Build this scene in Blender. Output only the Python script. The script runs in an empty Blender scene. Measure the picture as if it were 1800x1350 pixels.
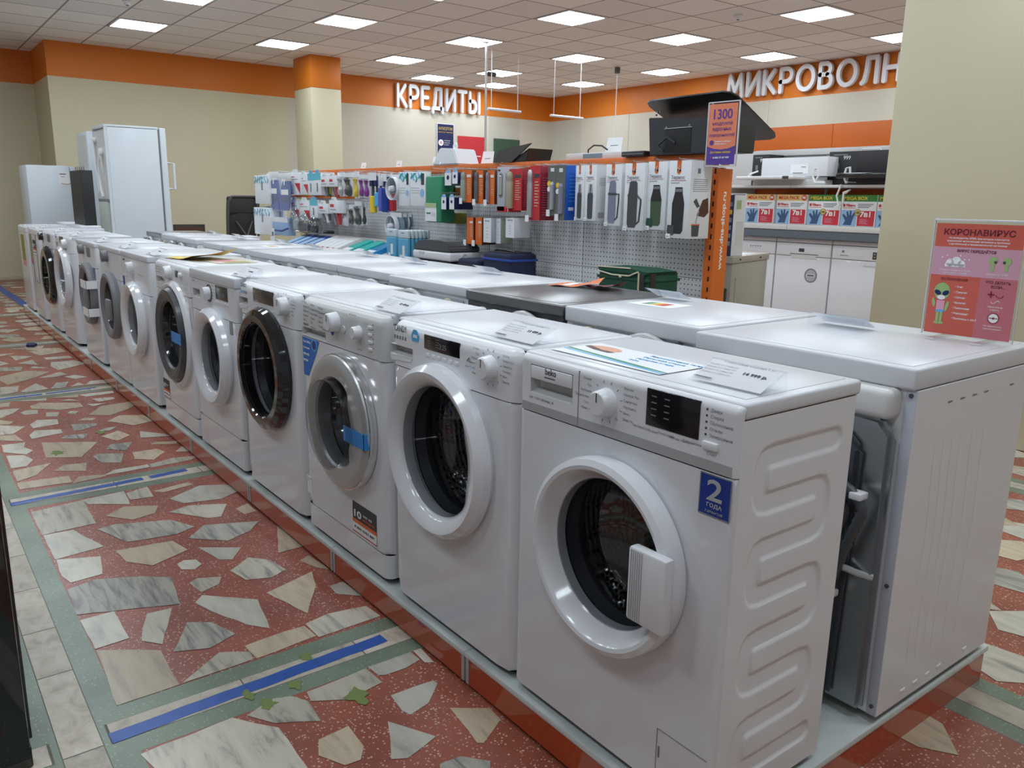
import bpy, bmesh, math, random
from mathutils import Vector, Matrix, Euler
S = bpy.context.scene
C = S.collection
PI = math.pi
rnd = random.Random(7)

# ---------------------------------------------------------------- camera
cam_d = bpy.data.cameras.new('camera')
cam = bpy.data.objects.new('camera', cam_d); C.objects.link(cam)
RIGHT = Vector((0.605836, 0.795403, 0.017209)); UP = Vector((-0.185923, 0.120515, 0.975146)); FWD = Vector((-0.77356, 0.593978, -0.220896))
m3 = Matrix((RIGHT, UP, -FWD)).transposed()
cam.matrix_world = Matrix.Translation(Vector((0.8252, -1.1188, 1.2852))) @ m3.to_4x4()
cam_d.sensor_width = 36.0; cam_d.lens = 28.5557
cam_d.clip_start = 0.02; cam_d.clip_end = 100
S.camera = cam
# ---------------------------------------------------------------- world, exposure
w = bpy.data.worlds.new('world'); S.world = w; w.use_nodes = True
w.node_tree.nodes['Background'].inputs[0].default_value = (0.80, 0.84, 0.90, 1)
w.node_tree.nodes['Background'].inputs[1].default_value = 0.24
S.view_settings.view_transform = 'Standard'; S.view_settings.look = 'None'
S.view_settings.exposure = 0.16; S.view_settings.gamma = 1.0
S.view_settings.use_curve_mapping = False
LIGHT_STRENGTH = 13.8
CEIL = 3.25

# ---------------------------------------------------------------- materials
MATS = {}
def mat(name, rgb=(.8,.8,.8), rough=.5, metal=0., coat=0., spec=.5, emit=None, es=0., alpha=1., noise=None, bump=0.):
    if name in MATS: return MATS[name]
    m = bpy.data.materials.new(name); m.use_nodes = True; MATS[name] = m
    nt = m.node_tree; b = nt.nodes['Principled BSDF']
    b.inputs['Base Color'].default_value = (*rgb, 1); b.inputs['Roughness'].default_value = rough
    b.inputs['Metallic'].default_value = metal; b.inputs['Coat Weight'].default_value = coat
    b.inputs['Specular IOR Level'].default_value = spec
    if emit: b.inputs['Emission Color'].default_value = (*emit, 1); b.inputs['Emission Strength'].default_value = es
    if alpha < 1: b.inputs['Alpha'].default_value = alpha
    if noise or bump:
        sc, amt = noise or (40, 0)
        tc = nt.nodes.new('ShaderNodeTexCoord'); n = nt.nodes.new('ShaderNodeTexNoise')
        n.inputs['Scale'].default_value = sc; nt.links.new(tc.outputs['Object'], n.inputs['Vector'])
        if amt:
            mx = nt.nodes.new('ShaderNodeMixRGB'); mx.blend_type = 'MULTIPLY'
            mr = nt.nodes.new('ShaderNodeMapRange'); mr.inputs[3].default_value = 1-amt; mr.inputs[4].default_value = 1+amt*.3
            nt.links.new(n.outputs['Fac'], mr.inputs[0]); mx.inputs[0].default_value = 1
            mx.inputs[1].default_value = (*rgb, 1); nt.links.new(mr.outputs[0], mx.inputs[2])
            nt.links.new(mx.outputs[0], b.inputs['Base Color'])
        if bump:
            bp = nt.nodes.new('ShaderNodeBump'); bp.inputs['Strength'].default_value = bump; bp.inputs['Distance'].default_value = .002
            nt.links.new(n.outputs['Fac'], bp.inputs['Height']); nt.links.new(bp.outputs[0], b.inputs['Normal'])
    return m
def glassy(name, tint, t=.6, rough=.02, ior=1.5):
    if name in MATS: return MATS[name]
    m = bpy.data.materials.new(name); m.use_nodes = True; MATS[name] = m
    nt = m.node_tree; nt.nodes.clear()
    o = nt.nodes.new('ShaderNodeOutputMaterial'); tr = nt.nodes.new('ShaderNodeBsdfTransparent'); g = nt.nodes.new('ShaderNodeBsdfGlossy')
    mx = nt.nodes.new('ShaderNodeMixShader'); fr = nt.nodes.new('ShaderNodeLayerWeight'); fr.inputs[0].default_value = .5
    pw = nt.nodes.new('ShaderNodeMath'); pw.operation = 'POWER'; pw.inputs[1].default_value = 4.5; nt.links.new(fr.outputs['Facing'], pw.inputs[0])
    ad = nt.nodes.new('ShaderNodeMath'); ad.operation = 'MULTIPLY_ADD'; ad.inputs[1].default_value = .9; ad.inputs[2].default_value = ((ior-1)/(ior+1))**2*1.6
    tr.inputs[0].default_value = (*tint, 1); g.inputs[0].default_value = (1,1,1,1); g.inputs['Roughness'].default_value = rough
    ad.use_clamp = True
    nt.links.new(pw.outputs[0], ad.inputs[0]); nt.links.new(ad.outputs[0], mx.inputs[0])
    nt.links.new(tr.outputs[0], mx.inputs[1]); nt.links.new(g.outputs[0], mx.inputs[2]); nt.links.new(mx.outputs[0], o.inputs[0])
    return m
M = dict(
 white=mat('white_enamel', (.73,.74,.77), .16, coat=.3, noise=(3,.02)),
 side=mat('white_side_enamel', (.74,.75,.77), .22, noise=(3,.02)),
 plastic=mat('white_plastic', (.75,.76,.79), .28),
 lid=mat('white_lid', (.66,.675,.71), .3, noise=(6,.015)),
 offwhite=mat('grey_white_plastic', (.66,.66,.65), .35),
 panelgrey=mat('light_grey_panel', (.60,.61,.61), .3),
 band=mat('silver_grey_band', (.42,.42,.43), .35),
 silver=mat('silver_plastic', (.50,.50,.50), .33, metal=.5),
 chrome=mat('polished_steel', (.75,.75,.75), .12, metal=1.),
 drum=None,
 black=mat('gloss_black', (.012,.012,.014), .08, coat=.4),
 blackm=mat('matt_black', (.02,.02,.022), .5, noise=(30,.2)),
 darkgrey=mat('dark_grey_plastic', (.07,.075,.08), .3),
 midgrey=mat('mid_grey_plastic', (.2,.2,.21), .4),
 rubber=mat('grey_rubber', (.06,.065,.075), .35),
 ink=mat('printed_ink', (.05,.05,.06), .6), inkgrey=mat('grey_ink', (.20,.21,.24), .6),
 paper=mat('paper', (.86,.86,.86), .6), card=mat('paper_card', (.78,.80,.82), .5),
 blue=mat('blue_sticker', (.01,.04,.27), .4), tape=mat('blue_tape', (.012,.09,.40), .35, noise=(25,.35), bump=.4),
 tapeb=mat('bright_blue_tape', (.03,.25,.66), .45, noise=(60,.1)),
 lblue=mat('light_blue', (.10,.42,.75), .4), yellow=mat('yellow_print', (.80,.55,.04), .45),
 red=mat('red_print', (.55,.03,.04), .4), crimson=mat('crimson_print', (.30,.02,.035), .4),
 orange=mat('orange_paint', (.72,.16,.02), .45, noise=(4,.05)), orangep=mat('orange_print', (.74,.15,.02), .4),
 brown=mat('brown_print', (.09,.035,.02), .5), green=mat('green_print', (.03,.25,.12), .5),
 dgreen=mat('dark_green', (.015,.07,.035), .5), olive=mat('olive_print', (.30,.28,.04), .5), lgreen=mat('light_green', (.40,.52,.28), .5),
 navy=mat('navy_print', (.01,.015,.09), .4), pink=mat('pink_print', (.75,.35,.45), .5), purple=mat('purple_plastic', (.25,.03,.30), .4),
 teal=mat('teal_plastic', (.02,.50,.45), .35, noise=(50,.4)), skin=mat('skin_print', (.72,.36,.25), .5),
 lilac=mat('lilac_print', (.22,.22,.30), .4), cream=mat('cream', (.62,.56,.42), .5), amber=mat('amber_print', (.30,.12,.02), .45),
 gal=mat('galvanised_steel', (.38,.41,.43), .28, metal=.85, noise=(25,.12)), darkmet=mat('dark_metal', (.10,.115,.13), .3, metal=.5),
 lav=mat('lavender_enamel', (.52,.54,.62), .3), glass=glassy('porthole_glass', (.62,.64,.66)), clear=glassy('clear_acrylic', (.93,.95,.96), ior=1.3),
 clearf=glassy('clear_film', (.97,.97,.96), ior=1.15), beige=mat('beige_enamel', (.36,.345,.30), .3), steelblue=mat('blue_grey_plastic', (.20,.28,.34), .4),
 dark=mat('dark_void', (.01,.01,.01), .8), display=mat('display_glass', (.010,.010,.012), .12), displayg=mat('brown_display_glass', (.06,.055,.045), .15),
)
def drum_mat():
    m = mat('perforated_drum_steel', (.62,.62,.62), .22, metal=1.); MATS['perforated_drum_steel'] = m
    nt = m.node_tree; b = nt.nodes['Principled BSDF']
    tc = nt.nodes.new('ShaderNodeTexCoord'); v = nt.nodes.new('ShaderNodeTexVoronoi'); v.inputs['Scale'].default_value = 62; v.inputs['Randomness'].default_value = .25
    nt.links.new(tc.outputs['Object'], v.inputs['Vector'])
    r = nt.nodes.new('ShaderNodeValToRGB'); r.color_ramp.elements[0].position = .28; r.color_ramp.elements[0].color = (.01,.01,.01,1)
    r.color_ramp.elements[1].position = .34; r.color_ramp.elements[1].color = (.62,.62,.62,1)
    nt.links.new(v.outputs['Distance'], r.inputs[0]); nt.links.new(r.outputs[0], b.inputs['Base Color'])
    bp = nt.nodes.new('ShaderNodeBump'); bp.inputs['Strength'].default_value = .6; bp.inputs['Distance'].default_value = .01
    nt.links.new(v.outputs['Distance'], bp.inputs['Height']); nt.links.new(bp.outputs[0], b.inputs['Normal'])
    return m
M['drum'] = drum_mat()
def peg_mat():
    m = mat('perforated_white_panel', (.66,.67,.68), .4); nt = m.node_tree; b = nt.nodes['Principled BSDF']
    tc = nt.nodes.new('ShaderNodeTexCoord'); sp = nt.nodes.new('ShaderNodeSeparateXYZ'); nt.links.new(tc.outputs['Object'], sp.inputs[0])
    outs = []
    for ax in (0, 2):
        a = nt.nodes.new('ShaderNodeMath'); a.operation = 'MULTIPLY'; a.inputs[1].default_value = 1/.027; nt.links.new(sp.outputs[ax], a.inputs[0])
        f = nt.nodes.new('ShaderNodeMath'); f.operation = 'FRACT'; nt.links.new(a.outputs[0], f.inputs[0])
        s = nt.nodes.new('ShaderNodeMath'); s.operation = 'SUBTRACT'; s.inputs[1].default_value = .5; nt.links.new(f.outputs[0], s.inputs[0])
        p = nt.nodes.new('ShaderNodeMath'); p.operation = 'POWER'; p.inputs[1].default_value = 2; nt.links.new(s.outputs[0], p.inputs[0]); outs.append(p)
    ad = nt.nodes.new('ShaderNodeMath'); nt.links.new(outs[0].outputs[0], ad.inputs[0]); nt.links.new(outs[1].outputs[0], ad.inputs[1])
    lt = nt.nodes.new('ShaderNodeMath'); lt.operation = 'LESS_THAN'; lt.inputs[1].default_value = .022; nt.links.new(ad.outputs[0], lt.inputs[0])
    mx = nt.nodes.new('ShaderNodeMixRGB'); mx.inputs[1].default_value = (.66,.67,.68,1); mx.inputs[2].default_value = (.05,.05,.05,1)
    nt.links.new(lt.outputs[0], mx.inputs[0]); nt.links.new(mx.outputs[0], b.inputs['Base Color']); return m
M['peg'] = peg_mat()
def terrazzo(name, base, chip, sc=90, amt=.34, var=.25):
    m = mat(name, base, .3); nt = m.node_tree; b = nt.nodes['Principled BSDF']
    tc = nt.nodes.new('ShaderNodeTexCoord'); v = nt.nodes.new('ShaderNodeTexVoronoi'); v.inputs['Scale'].default_value = sc
    n = nt.nodes.new('ShaderNodeTexNoise'); n.inputs['Scale'].default_value = 3.5; n.inputs['Detail'].default_value = 6
    for x in (v, n): nt.links.new(tc.outputs['Object'], x.inputs['Vector'])
    mr = nt.nodes.new('ShaderNodeMapRange'); mr.inputs[1].default_value = .3; mr.inputs[2].default_value = .7; mr.inputs[3].default_value = 1-var; mr.inputs[4].default_value = 1+var
    nt.links.new(n.outputs['Fac'], mr.inputs[0])
    a = nt.nodes.new('ShaderNodeMixRGB'); a.blend_type = 'MULTIPLY'; a.inputs[0].default_value = 1; a.inputs[1].default_value = (*base,1); nt.links.new(mr.outputs[0], a.inputs[2])
    sz = nt.nodes.new('ShaderNodeMath'); sz.operation = 'MULTIPLY'; sz.inputs[1].default_value = amt
    sp = nt.nodes.new('ShaderNodeSeparateColor'); nt.links.new(v.outputs['Color'], sp.inputs[0]); nt.links.new(sp.outputs[0], sz.inputs[0])
    lt = nt.nodes.new('ShaderNodeMath'); lt.operation = 'LESS_THAN'; nt.links.new(v.outputs['Distance'], lt.inputs[0]); nt.links.new(sz.outputs[0], lt.inputs[1])
    mx = nt.nodes.new('ShaderNodeMixRGB'); nt.links.new(lt.outputs[0], mx.inputs[0]); nt.links.new(a.outputs[0], mx.inputs[1]); mx.inputs[2].default_value = (*chip,1)
    nt.links.new(mx.outputs[0], b.inputs['Base Color']); return m
M['tred'] = terrazzo('red_terrazzo', (.29,.082,.052), (.55,.36,.28), 120, .4)
M['tgreen'] = terrazzo('green_terrazzo', (.16,.21,.15), (.32,.35,.29), 110, .3)
def marble(name, c1, c2, vein, rot=0., sc=5., stretch=6., base_rough=.28, pit=0.):
    m = mat(name, c1, base_rough); nt = m.node_tree; b = nt.nodes['Principled BSDF']
    tc = nt.nodes.new('ShaderNodeTexCoord'); mp = nt.nodes.new('ShaderNodeMapping'); mp.inputs['Rotation'].default_value = (0,0,rot); mp.inputs['Scale'].default_value = (sc, sc*stretch, 1)
    geo = nt.nodes.new('ShaderNodeNewGeometry'); cx = nt.nodes.new('ShaderNodeVectorMath'); cx.operation = 'SCALE'; cx.inputs[3].default_value = 0
    off = nt.nodes.new('ShaderNodeCombineXYZ'); ml = nt.nodes.new('ShaderNodeMath'); ml.operation = 'MULTIPLY'; ml.inputs[1].default_value = 37.
    nt.links.new(geo.outputs['Random Per Island'], ml.inputs[0]); nt.links.new(ml.outputs[0], off.inputs[0]); nt.links.new(ml.outputs[0], off.inputs[1])
    nt.links.new(tc.outputs['Object'], mp.inputs[0])
    av = nt.nodes.new('ShaderNodeVectorMath'); nt.links.new(mp.outputs[0], av.inputs[0]); nt.links.new(off.outputs[0], av.inputs[1])
    n = nt.nodes.new('ShaderNodeTexNoise'); n.inputs['Scale'].default_value = 1; n.inputs['Detail'].default_value = 7; n.inputs['Roughness'].default_value = .6; n.inputs['Distortion'].default_value = .6
    nt.links.new(av.outputs[0], n.inputs['Vector'])
    r = nt.nodes.new('ShaderNodeValToRGB'); e = r.color_ramp.elements
    e[0].position = .30; e[0].color = (*vein,1); e[1].position = .46; e[1].color = (*c2,1); x = e.new(.60); x.color = (*c1,1)
    nt.links.new(n.outputs['Fac'], r.inputs[0])
    mr = nt.nodes.new('ShaderNodeMapRange'); mr.inputs[3].default_value = .78; mr.inputs[4].default_value = 1.1; nt.links.new(geo.outputs['Random Per Island'], mr.inputs[0])
    mu = nt.nodes.new('ShaderNodeMixRGB'); mu.blend_type = 'MULTIPLY'; mu.inputs[0].default_value = 1; nt.links.new(r.outputs[0], mu.inputs[1]); nt.links.new(mr.outputs[0], mu.inputs[2])
    nt.links.new(mu.outputs[0], b.inputs['Base Color']); return m
MARB = [marble('veined_white_marble', (.56,.52,.42), (.50,.46,.37), (.20,.20,.18), .5),
        marble('cream_marble', (.56,.47,.34), (.51,.41,.28), (.31,.28,.24), 1.1),
        marble('grey_streaked_marble', (.47,.45,.37), (.34,.33,.29), (.12,.12,.12), .2, 5, 9),
        marble('plain_pale_marble', (.60,.57,.48), (.53,.50,.42), (.40,.37,.31), 2.2, 6, 3)]
M['tile'] = marble('beige_floor_tile', (.56,.51,.42), (.49,.43,.34), (.34,.30,.25), 0, 14, 1.5, .4)
M['grout'] = mat('tile_grout', (.14,.13,.10), .8)
M['moss'] = mat('green_residue', (.16,.22,.06), .7)
M['wall'] = mat('beige_wall_paint', (.66,.61,.43), .6, noise=(2,.04), bump=.15)
M['wallw'] = mat('pale_wall', (.64,.60,.50), .6, noise=(2,.04), bump=.15)  # paler, greyer tone for the left wall past the column and the back wall
M['wallo'] = mat('orange_wall_paint', (.70,.19,.012), .5, noise=(2,.06))
M['light'] = mat('light_diffuser', (.9,.9,.9), .5, emit=(.84,.95,1.04), es=LIGHT_STRENGTH)
def ceil_mat():
    m = mat('ceiling_tiles', (.88,.86,.84), .85); nt = m.node_tree; b = nt.nodes['Principled BSDF']
    tc = nt.nodes.new('ShaderNodeTexCoord'); sp = nt.nodes.new('ShaderNodeSeparateXYZ'); nt.links.new(tc.outputs['Object'], sp.inputs[0])
    res = []
    for ax, p, o in ((0, 1.88/3, -6.45+.3133), (1, 1.79/3, 1.62+.2983)):
        a = nt.nodes.new('ShaderNodeMath'); a.operation = 'SUBTRACT'; a.inputs[1].default_value = o; nt.links.new(sp.outputs[ax], a.inputs[0])
        d = nt.nodes.new('ShaderNodeMath'); d.operation = 'PINGPONG'; d.inputs[1].default_value = p/2; nt.links.new(a.outputs[0], d.inputs[0])
        l = nt.nodes.new('ShaderNodeMath'); l.operation = 'LESS_THAN'; l.inputs[1].default_value = .010; nt.links.new(d.outputs[0], l.inputs[0]); res.append(l)
    mxm = nt.nodes.new('ShaderNodeMath'); mxm.operation = 'MAXIMUM'; nt.links.new(res[0].outputs[0], mxm.inputs[0]); nt.links.new(res[1].outputs[0], mxm.inputs[1])
    # per tile tone
    fl = []
    for ax, p, o in ((0, 1.88/3, -6.45+.3133), (1, 1.79/3, 1.62+.2983)):
        a = nt.nodes.new('ShaderNodeMath'); a.operation = 'SUBTRACT'; a.inputs[1].default_value = o; nt.links.new(sp.outputs[ax], a.inputs[0])
        d = nt.nodes.new('ShaderNodeMath'); d.operation = 'DIVIDE'; d.inputs[1].default_value = p; nt.links.new(a.outputs[0], d.inputs[0])
        f = nt.nodes.new('ShaderNodeMath'); f.operation = 'FLOOR'; nt.links.new(d.outputs[0], f.inputs[0]); fl.append(f)
    cb = nt.nodes.new('ShaderNodeCombineXYZ'); nt.links.new(fl[0].outputs[0], cb.inputs[0]); nt.links.new(fl[1].outputs[0], cb.inputs[1])
    wn = nt.nodes.new('ShaderNodeTexWhiteNoise'); wn.noise_dimensions = '2D'; nt.links.new(cb.outputs[0], wn.inputs['Vector'])
    mr = nt.nodes.new('ShaderNodeMapRange'); mr.inputs[3].default_value = .90; mr.inputs[4].default_value = 1.04; nt.links.new(wn.outputs['Value'], mr.inputs[0])
    mu = nt.nodes.new('ShaderNodeMixRGB'); mu.blend_type = 'MULTIPLY'; mu.inputs[0].default_value = 1; mu.inputs[1].default_value = (.88,.86,.84,1); nt.links.new(mr.outputs[0], mu.inputs[2])
    mx = nt.nodes.new('ShaderNodeMixRGB'); nt.links.new(mxm.outputs[0], mx.inputs[0]); nt.links.new(mu.outputs[0], mx.inputs[1]); mx.inputs[2].default_value = (.30,.27,.25,1)
    nt.links.new(mx.outputs[0], b.inputs['Base Color']); return m
M['ceil'] = ceil_mat()
def thin_paper():
    m = mat('thin_price_paper', (.86,.86,.87), .6); nt = m.node_tree; p = nt.nodes['Principled BSDF']; o = nt.nodes['Material Output']
    t = nt.nodes.new('ShaderNodeBsdfTranslucent'); t.inputs[0].default_value = (.80,.84,.90,1); x = nt.nodes.new('ShaderNodeMixShader'); x.inputs[0].default_value = .28
    nt.links.new(p.outputs[0], x.inputs[1]); nt.links.new(t.outputs[0], x.inputs[2]); nt.links.new(x.outputs[0], o.inputs[0]); return m
M['thinpaper'] = thin_paper()


M['insoleb'] = mat('insole_blue', (.02,.07,.40), .5, noise=(20,.2)); M['paleblue'] = mat('pale_blue_print', (.30,.48,.72), .45); M['steelb'] = mat('wave_blue_print', (.22,.48,.60), .5); M['wavec'] = mat('cyan_print', (.12,.50,.62), .4)
M['violetp'] = mat('violet_blue_plastic', (.12,.12,.50), .4); M['cleargrey'] = glassy('clear_grey_plastic', (.75,.78,.80)); M['lavbox'] = mat('lavender_grey_print', (.45,.46,.52), .5); M['sideblue'] = mat('strong_blue_print', (.01,.10,.50), .4); M['greyol'] = mat('grey_olive_print', (.13,.14,.12), .4); M['palegreen'] = mat('pale_green_print', (.45,.52,.38), .5)
M['pinks'] = mat('magenta_sticker', (.55,.08,.25), .4); M['bsticker'] = mat('mid_blue_sticker', (.02,.16,.55), .4)
M['cr3'] = mat('dusty_rose_print', (.55,.16,.19), .4)

M['fridge'] = mat('fridge_white', (.66,.72,.76), .3, noise=(2,.02)); M['paleg'] = mat('pale_green_plastic', (.50,.56,.50), .4); M['hoodb'] = mat('hood_black_steel', (.028,.030,.034), .4, noise=(30,.1)); M['greypl'] = mat('dark_grey_glass', (.085,.082,.078), .2)
M['blackf'] = mat('fin_black', (.035,.033,.030), .4); M['steelt'] = mat('brushed_steel_trim', (.48,.46,.43), .35, metal=.6); M['steelgrey'] = mat('blue_grey_panel', (.12,.15,.18), .5); M['mesh'] = mat('black_mesh', (.02,.02,.022), .6, noise=(200,.5))
M['yellowc'] = mat('yellow_cream_print', (.72,.52,.16), .45); M['greenf'] = mat('leaf_green_print', (.03,.20,.03), .45); M['redf'] = mat('box_red_print', (.58,.03,.05), .45); M['handblue'] = mat('hand_shadow_blue_print', (.04,.09,.20), .5); M['navyb'] = mat('navy_black_plastic', (.015,.018,.035), .4)
M['silverp'] = mat('pale_silver_plastic', (.5,.5,.5), .3)
# ---------------------------------------------------------------- mesh helpers
class MB:
    def __init__(s): s.bm = bmesh.new(); s.mats = []
    def mi(s, m):
        if isinstance(m, str): m = M[m]
        if m not in s.mats: s.mats.append(m)
        return s.mats.index(m)
    def _join(s, b, m, mtx=None):
        i = s.mi(m)
        for f in b.faces: f.material_index = i
        if mtx is not None: b.transform(mtx)
        me = bpy.data.meshes.new('tmp'); b.to_mesh(me); b.free(); s.bm.from_mesh(me); bpy.data.meshes.remove(me)
    def box(s, x0, x1, y0, y1, z0, z1, m, bev=0., seg=2, mtx=None):
        b = bmesh.new(); bmesh.ops.create_cube(b, size=1)
        for v in b.verts: v.co = Vector(((x0+x1)/2+v.co.x*(x1-x0), (y0+y1)/2+v.co.y*(y1-y0), (z0+z1)/2+v.co.z*(z1-z0)))
        if bev: bmesh.ops.bevel(b, geom=b.edges[:], offset=bev, segments=seg, affect='EDGES', clamp_overlap=True, profile=.5)
        s._join(b, m, mtx); return s
    def prism(s, pts, axis, a0, a1, m, bev=0., mtx=None):
        b = bmesh.new()
        def P(p, a): return {'x': (a, p[0], p[1]), 'y': (p[0], a, p[1]), 'z': (p[0], p[1], a)}[axis]
        v0 = [b.verts.new(P(p, a0)) for p in pts]; v1 = [b.verts.new(P(p, a1)) for p in pts]
        n = len(pts); b.faces.new(v0); b.faces.new(v1[::-1])
        for i in range(n): b.faces.new((v0[i], v1[i], v1[(i+1)%n], v0[(i+1)%n]))
        bmesh.ops.recalc_face_normals(b, faces=b.faces[:])
        if bev: bmesh.ops.bevel(b, geom=b.edges[:], offset=bev, segments=2, affect='EDGES', clamp_overlap=True)
        s._join(b, m, mtx); return s
    def quad(s, pts, m):
        b = bmesh.new(); b.faces.new([b.verts.new(p) for p in pts]); s._join(b, m); return s
    def lathe(s, prof, c, axis, m, seg=48, rf=None, mtx=None):
        """prof: (radius, height along axis); rf(angle, r) may change the radius"""
        b = bmesh.new(); rows = []
        for r, h in prof:
            row = []
            if r <= 1e-6: row = [b.verts.new(s._ax(0, 0, h, c, axis))]*seg
            else:
                for k in range(seg):
                    a = 2*PI*k/seg; rr = rf(a, r) if rf else r
                    row.append(b.verts.new(s._ax(rr*math.cos(a), rr*math.sin(a), h, c, axis)))
            rows.append(row)
        for i in range(len(rows)-1):
            for k in range(seg):
                q = [rows[i][k], rows[i][(k+1)%seg], rows[i+1][(k+1)%seg], rows[i+1][k]]
                u = []
                for v in q:
                    if v not in u: u.append(v)
                if len(u) > 2:
                    try: b.faces.new(u)
                    except ValueError: pass
        bmesh.ops.recalc_face_normals(b, faces=b.faces[:])
        s._join(b, m, mtx); return s
    @staticmethod
    def _ax(u, v, h, c, axis):
        if axis == 'y': return (c[0]+u, c[1]+h, c[2]+v)
        if axis == 'x': return (c[0]+h, c[1]+u, c[2]+v)
        return (c[0]+u, c[1]+v, c[2]+h)
    def cyl(s, r, h0, h1, c, axis, m, seg=24, bev=0.):
        p = [(0,h0),(r-bev,h0),(r,h0+bev),(r,h1-bev),(r-bev,h1),(0,h1)] if bev else [(0,h0),(r,h0),(r,h1),(0,h1)]
        return s.lathe(p, c, axis, m, seg)
    def tube(s, path, r, m, seg=10, rf=None):
        b = bmesh.new(); rows = []; P = [Vector(p) for p in path]; up = Vector((0,0,1))
        t0 = (P[1]-P[0]).normalized(); n = t0.orthogonal().normalized()
        for i, p in enumerate(P):
            t = (P[min(i+1, len(P)-1)]-P[max(i-1, 0)]).normalized()
            n = (n - t*n.dot(t)).normalized(); bn = t.cross(n)
            rr = rf(i) if rf else r
            rows.append([b.verts.new(p+(n*math.cos(2*PI*k/seg)+bn*math.sin(2*PI*k/seg))*rr) for k in range(seg)])
        for i in range(len(rows)-1):
            for k in range(seg): b.faces.new((rows[i][k], rows[i][(k+1)%seg], rows[i+1][(k+1)%seg], rows[i+1][k]))
        b.faces.new(rows[0][::-1]); b.faces.new(rows[-1]); bmesh.ops.recalc_face_normals(b, faces=b.faces[:])
        s._join(b, m); return s
    def text(s, t, size, loc, rot, m, ext=.0003, align='LEFT', bold=0., fit=None, bevel=0., space=1.):
        cu = bpy.data.curves.new('t', 'FONT'); cu.body = t; cu.size = size; cu.extrude = ext; cu.align_x = align; cu.resolution_u = 2 if size < .03 else 5
        cu.offset = bold; cu.bevel_depth = bevel; cu.bevel_resolution = 2; cu.space_character = space
        if size < .012: cu.resolution_u = 1; cu.extrude = 0
        o = bpy.data.objects.new('t', cu); C.objects.link(o)
        bpy.context.view_layer.update()
        me = bpy.data.meshes.new_from_object(o.evaluated_get(bpy.context.evaluated_depsgraph_get()))
        b = bmesh.new(); b.from_mesh(me)
        if fit and b.verts:
            xs = [v.co.x for v in b.verts]; ys = [v.co.y for v in b.verts]
            sx = fit[0]/(max(xs)-min(xs)); sy = fit[1]/(max(ys)-min(ys)) if fit[1] else sx
            x0, y0 = min(xs), min(ys)
            for v in b.verts: v.co.x = (v.co.x-x0)*sx; v.co.y = (v.co.y-y0)*sy
        s._join(b, m, Matrix.Translation(Vector(loc)) @ Euler(rot).to_matrix().to_4x4())
        bpy.data.objects.remove(o); bpy.data.curves.remove(cu); bpy.data.meshes.remove(me); return s
    def grid(s, pts, m, close=False):
        b = bmesh.new(); V = [[b.verts.new(p) for p in r] for r in pts]
        for i in range(len(V)-1):
            for j in range(len(V[0])-1): b.faces.new((V[i][j], V[i+1][j], V[i+1][j+1], V[i][j+1]))
        s._join(b, m); return s
    def build(s, name, parent=None, angle=35, loc=None, label=None, smooth=True):
        me = bpy.data.meshes.new(name); bmesh.ops.remove_doubles(s.bm, verts=s.bm.verts[:], dist=1e-6) if smooth else None
        s.bm.to_mesh(me); s.bm.free()
        for m in s.mats: me.materials.append(m)
        if smooth and len(me.polygons):
            me.shade_smooth(); me.set_sharp_from_angle(angle=math.radians(angle))
        o = bpy.data.objects.new(name, me); C.objects.link(o); o.parent = parent
        if loc: o.location = loc
        if label: o['label'] = label
        return o
F_ = (PI/2, 0, 0)            # text on a face that looks towards -y
SD = (PI/2, 0, PI/2)         # ... towards +x
BK = (PI/2, 0, PI)           # ... towards +y
def tag(o, label, cat, group=None, kind=None):
    o['label'] = label; o['category'] = cat
    if group: o['group'] = group
    if kind: o['kind'] = kind
    return o
def thing(name, label, cat, loc=(0,0,0), rz=0., group=None):
    o = bpy.data.objects.new(name, None); C.objects.link(o); o.empty_display_size = .05
    o.location = loc; o.rotation_euler = (0,0,rz); return tag(o, label, cat, group)
def struct(o): o['kind'] = 'structure'; return o
def dup(root, loc, rz=0., label=None, group=None):
    r = root.copy(); C.objects.link(r); r.location = loc; r.rotation_euler = (0,0,rz)
    if label: r['label'] = label
    if group: r['group'] = group
    for ch in list(root.children):
        c = ch.copy(); C.objects.link(c); c.parent = r
        for g in ch.children:
            d = g.copy(); C.objects.link(d); d.parent = c
    return r
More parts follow.
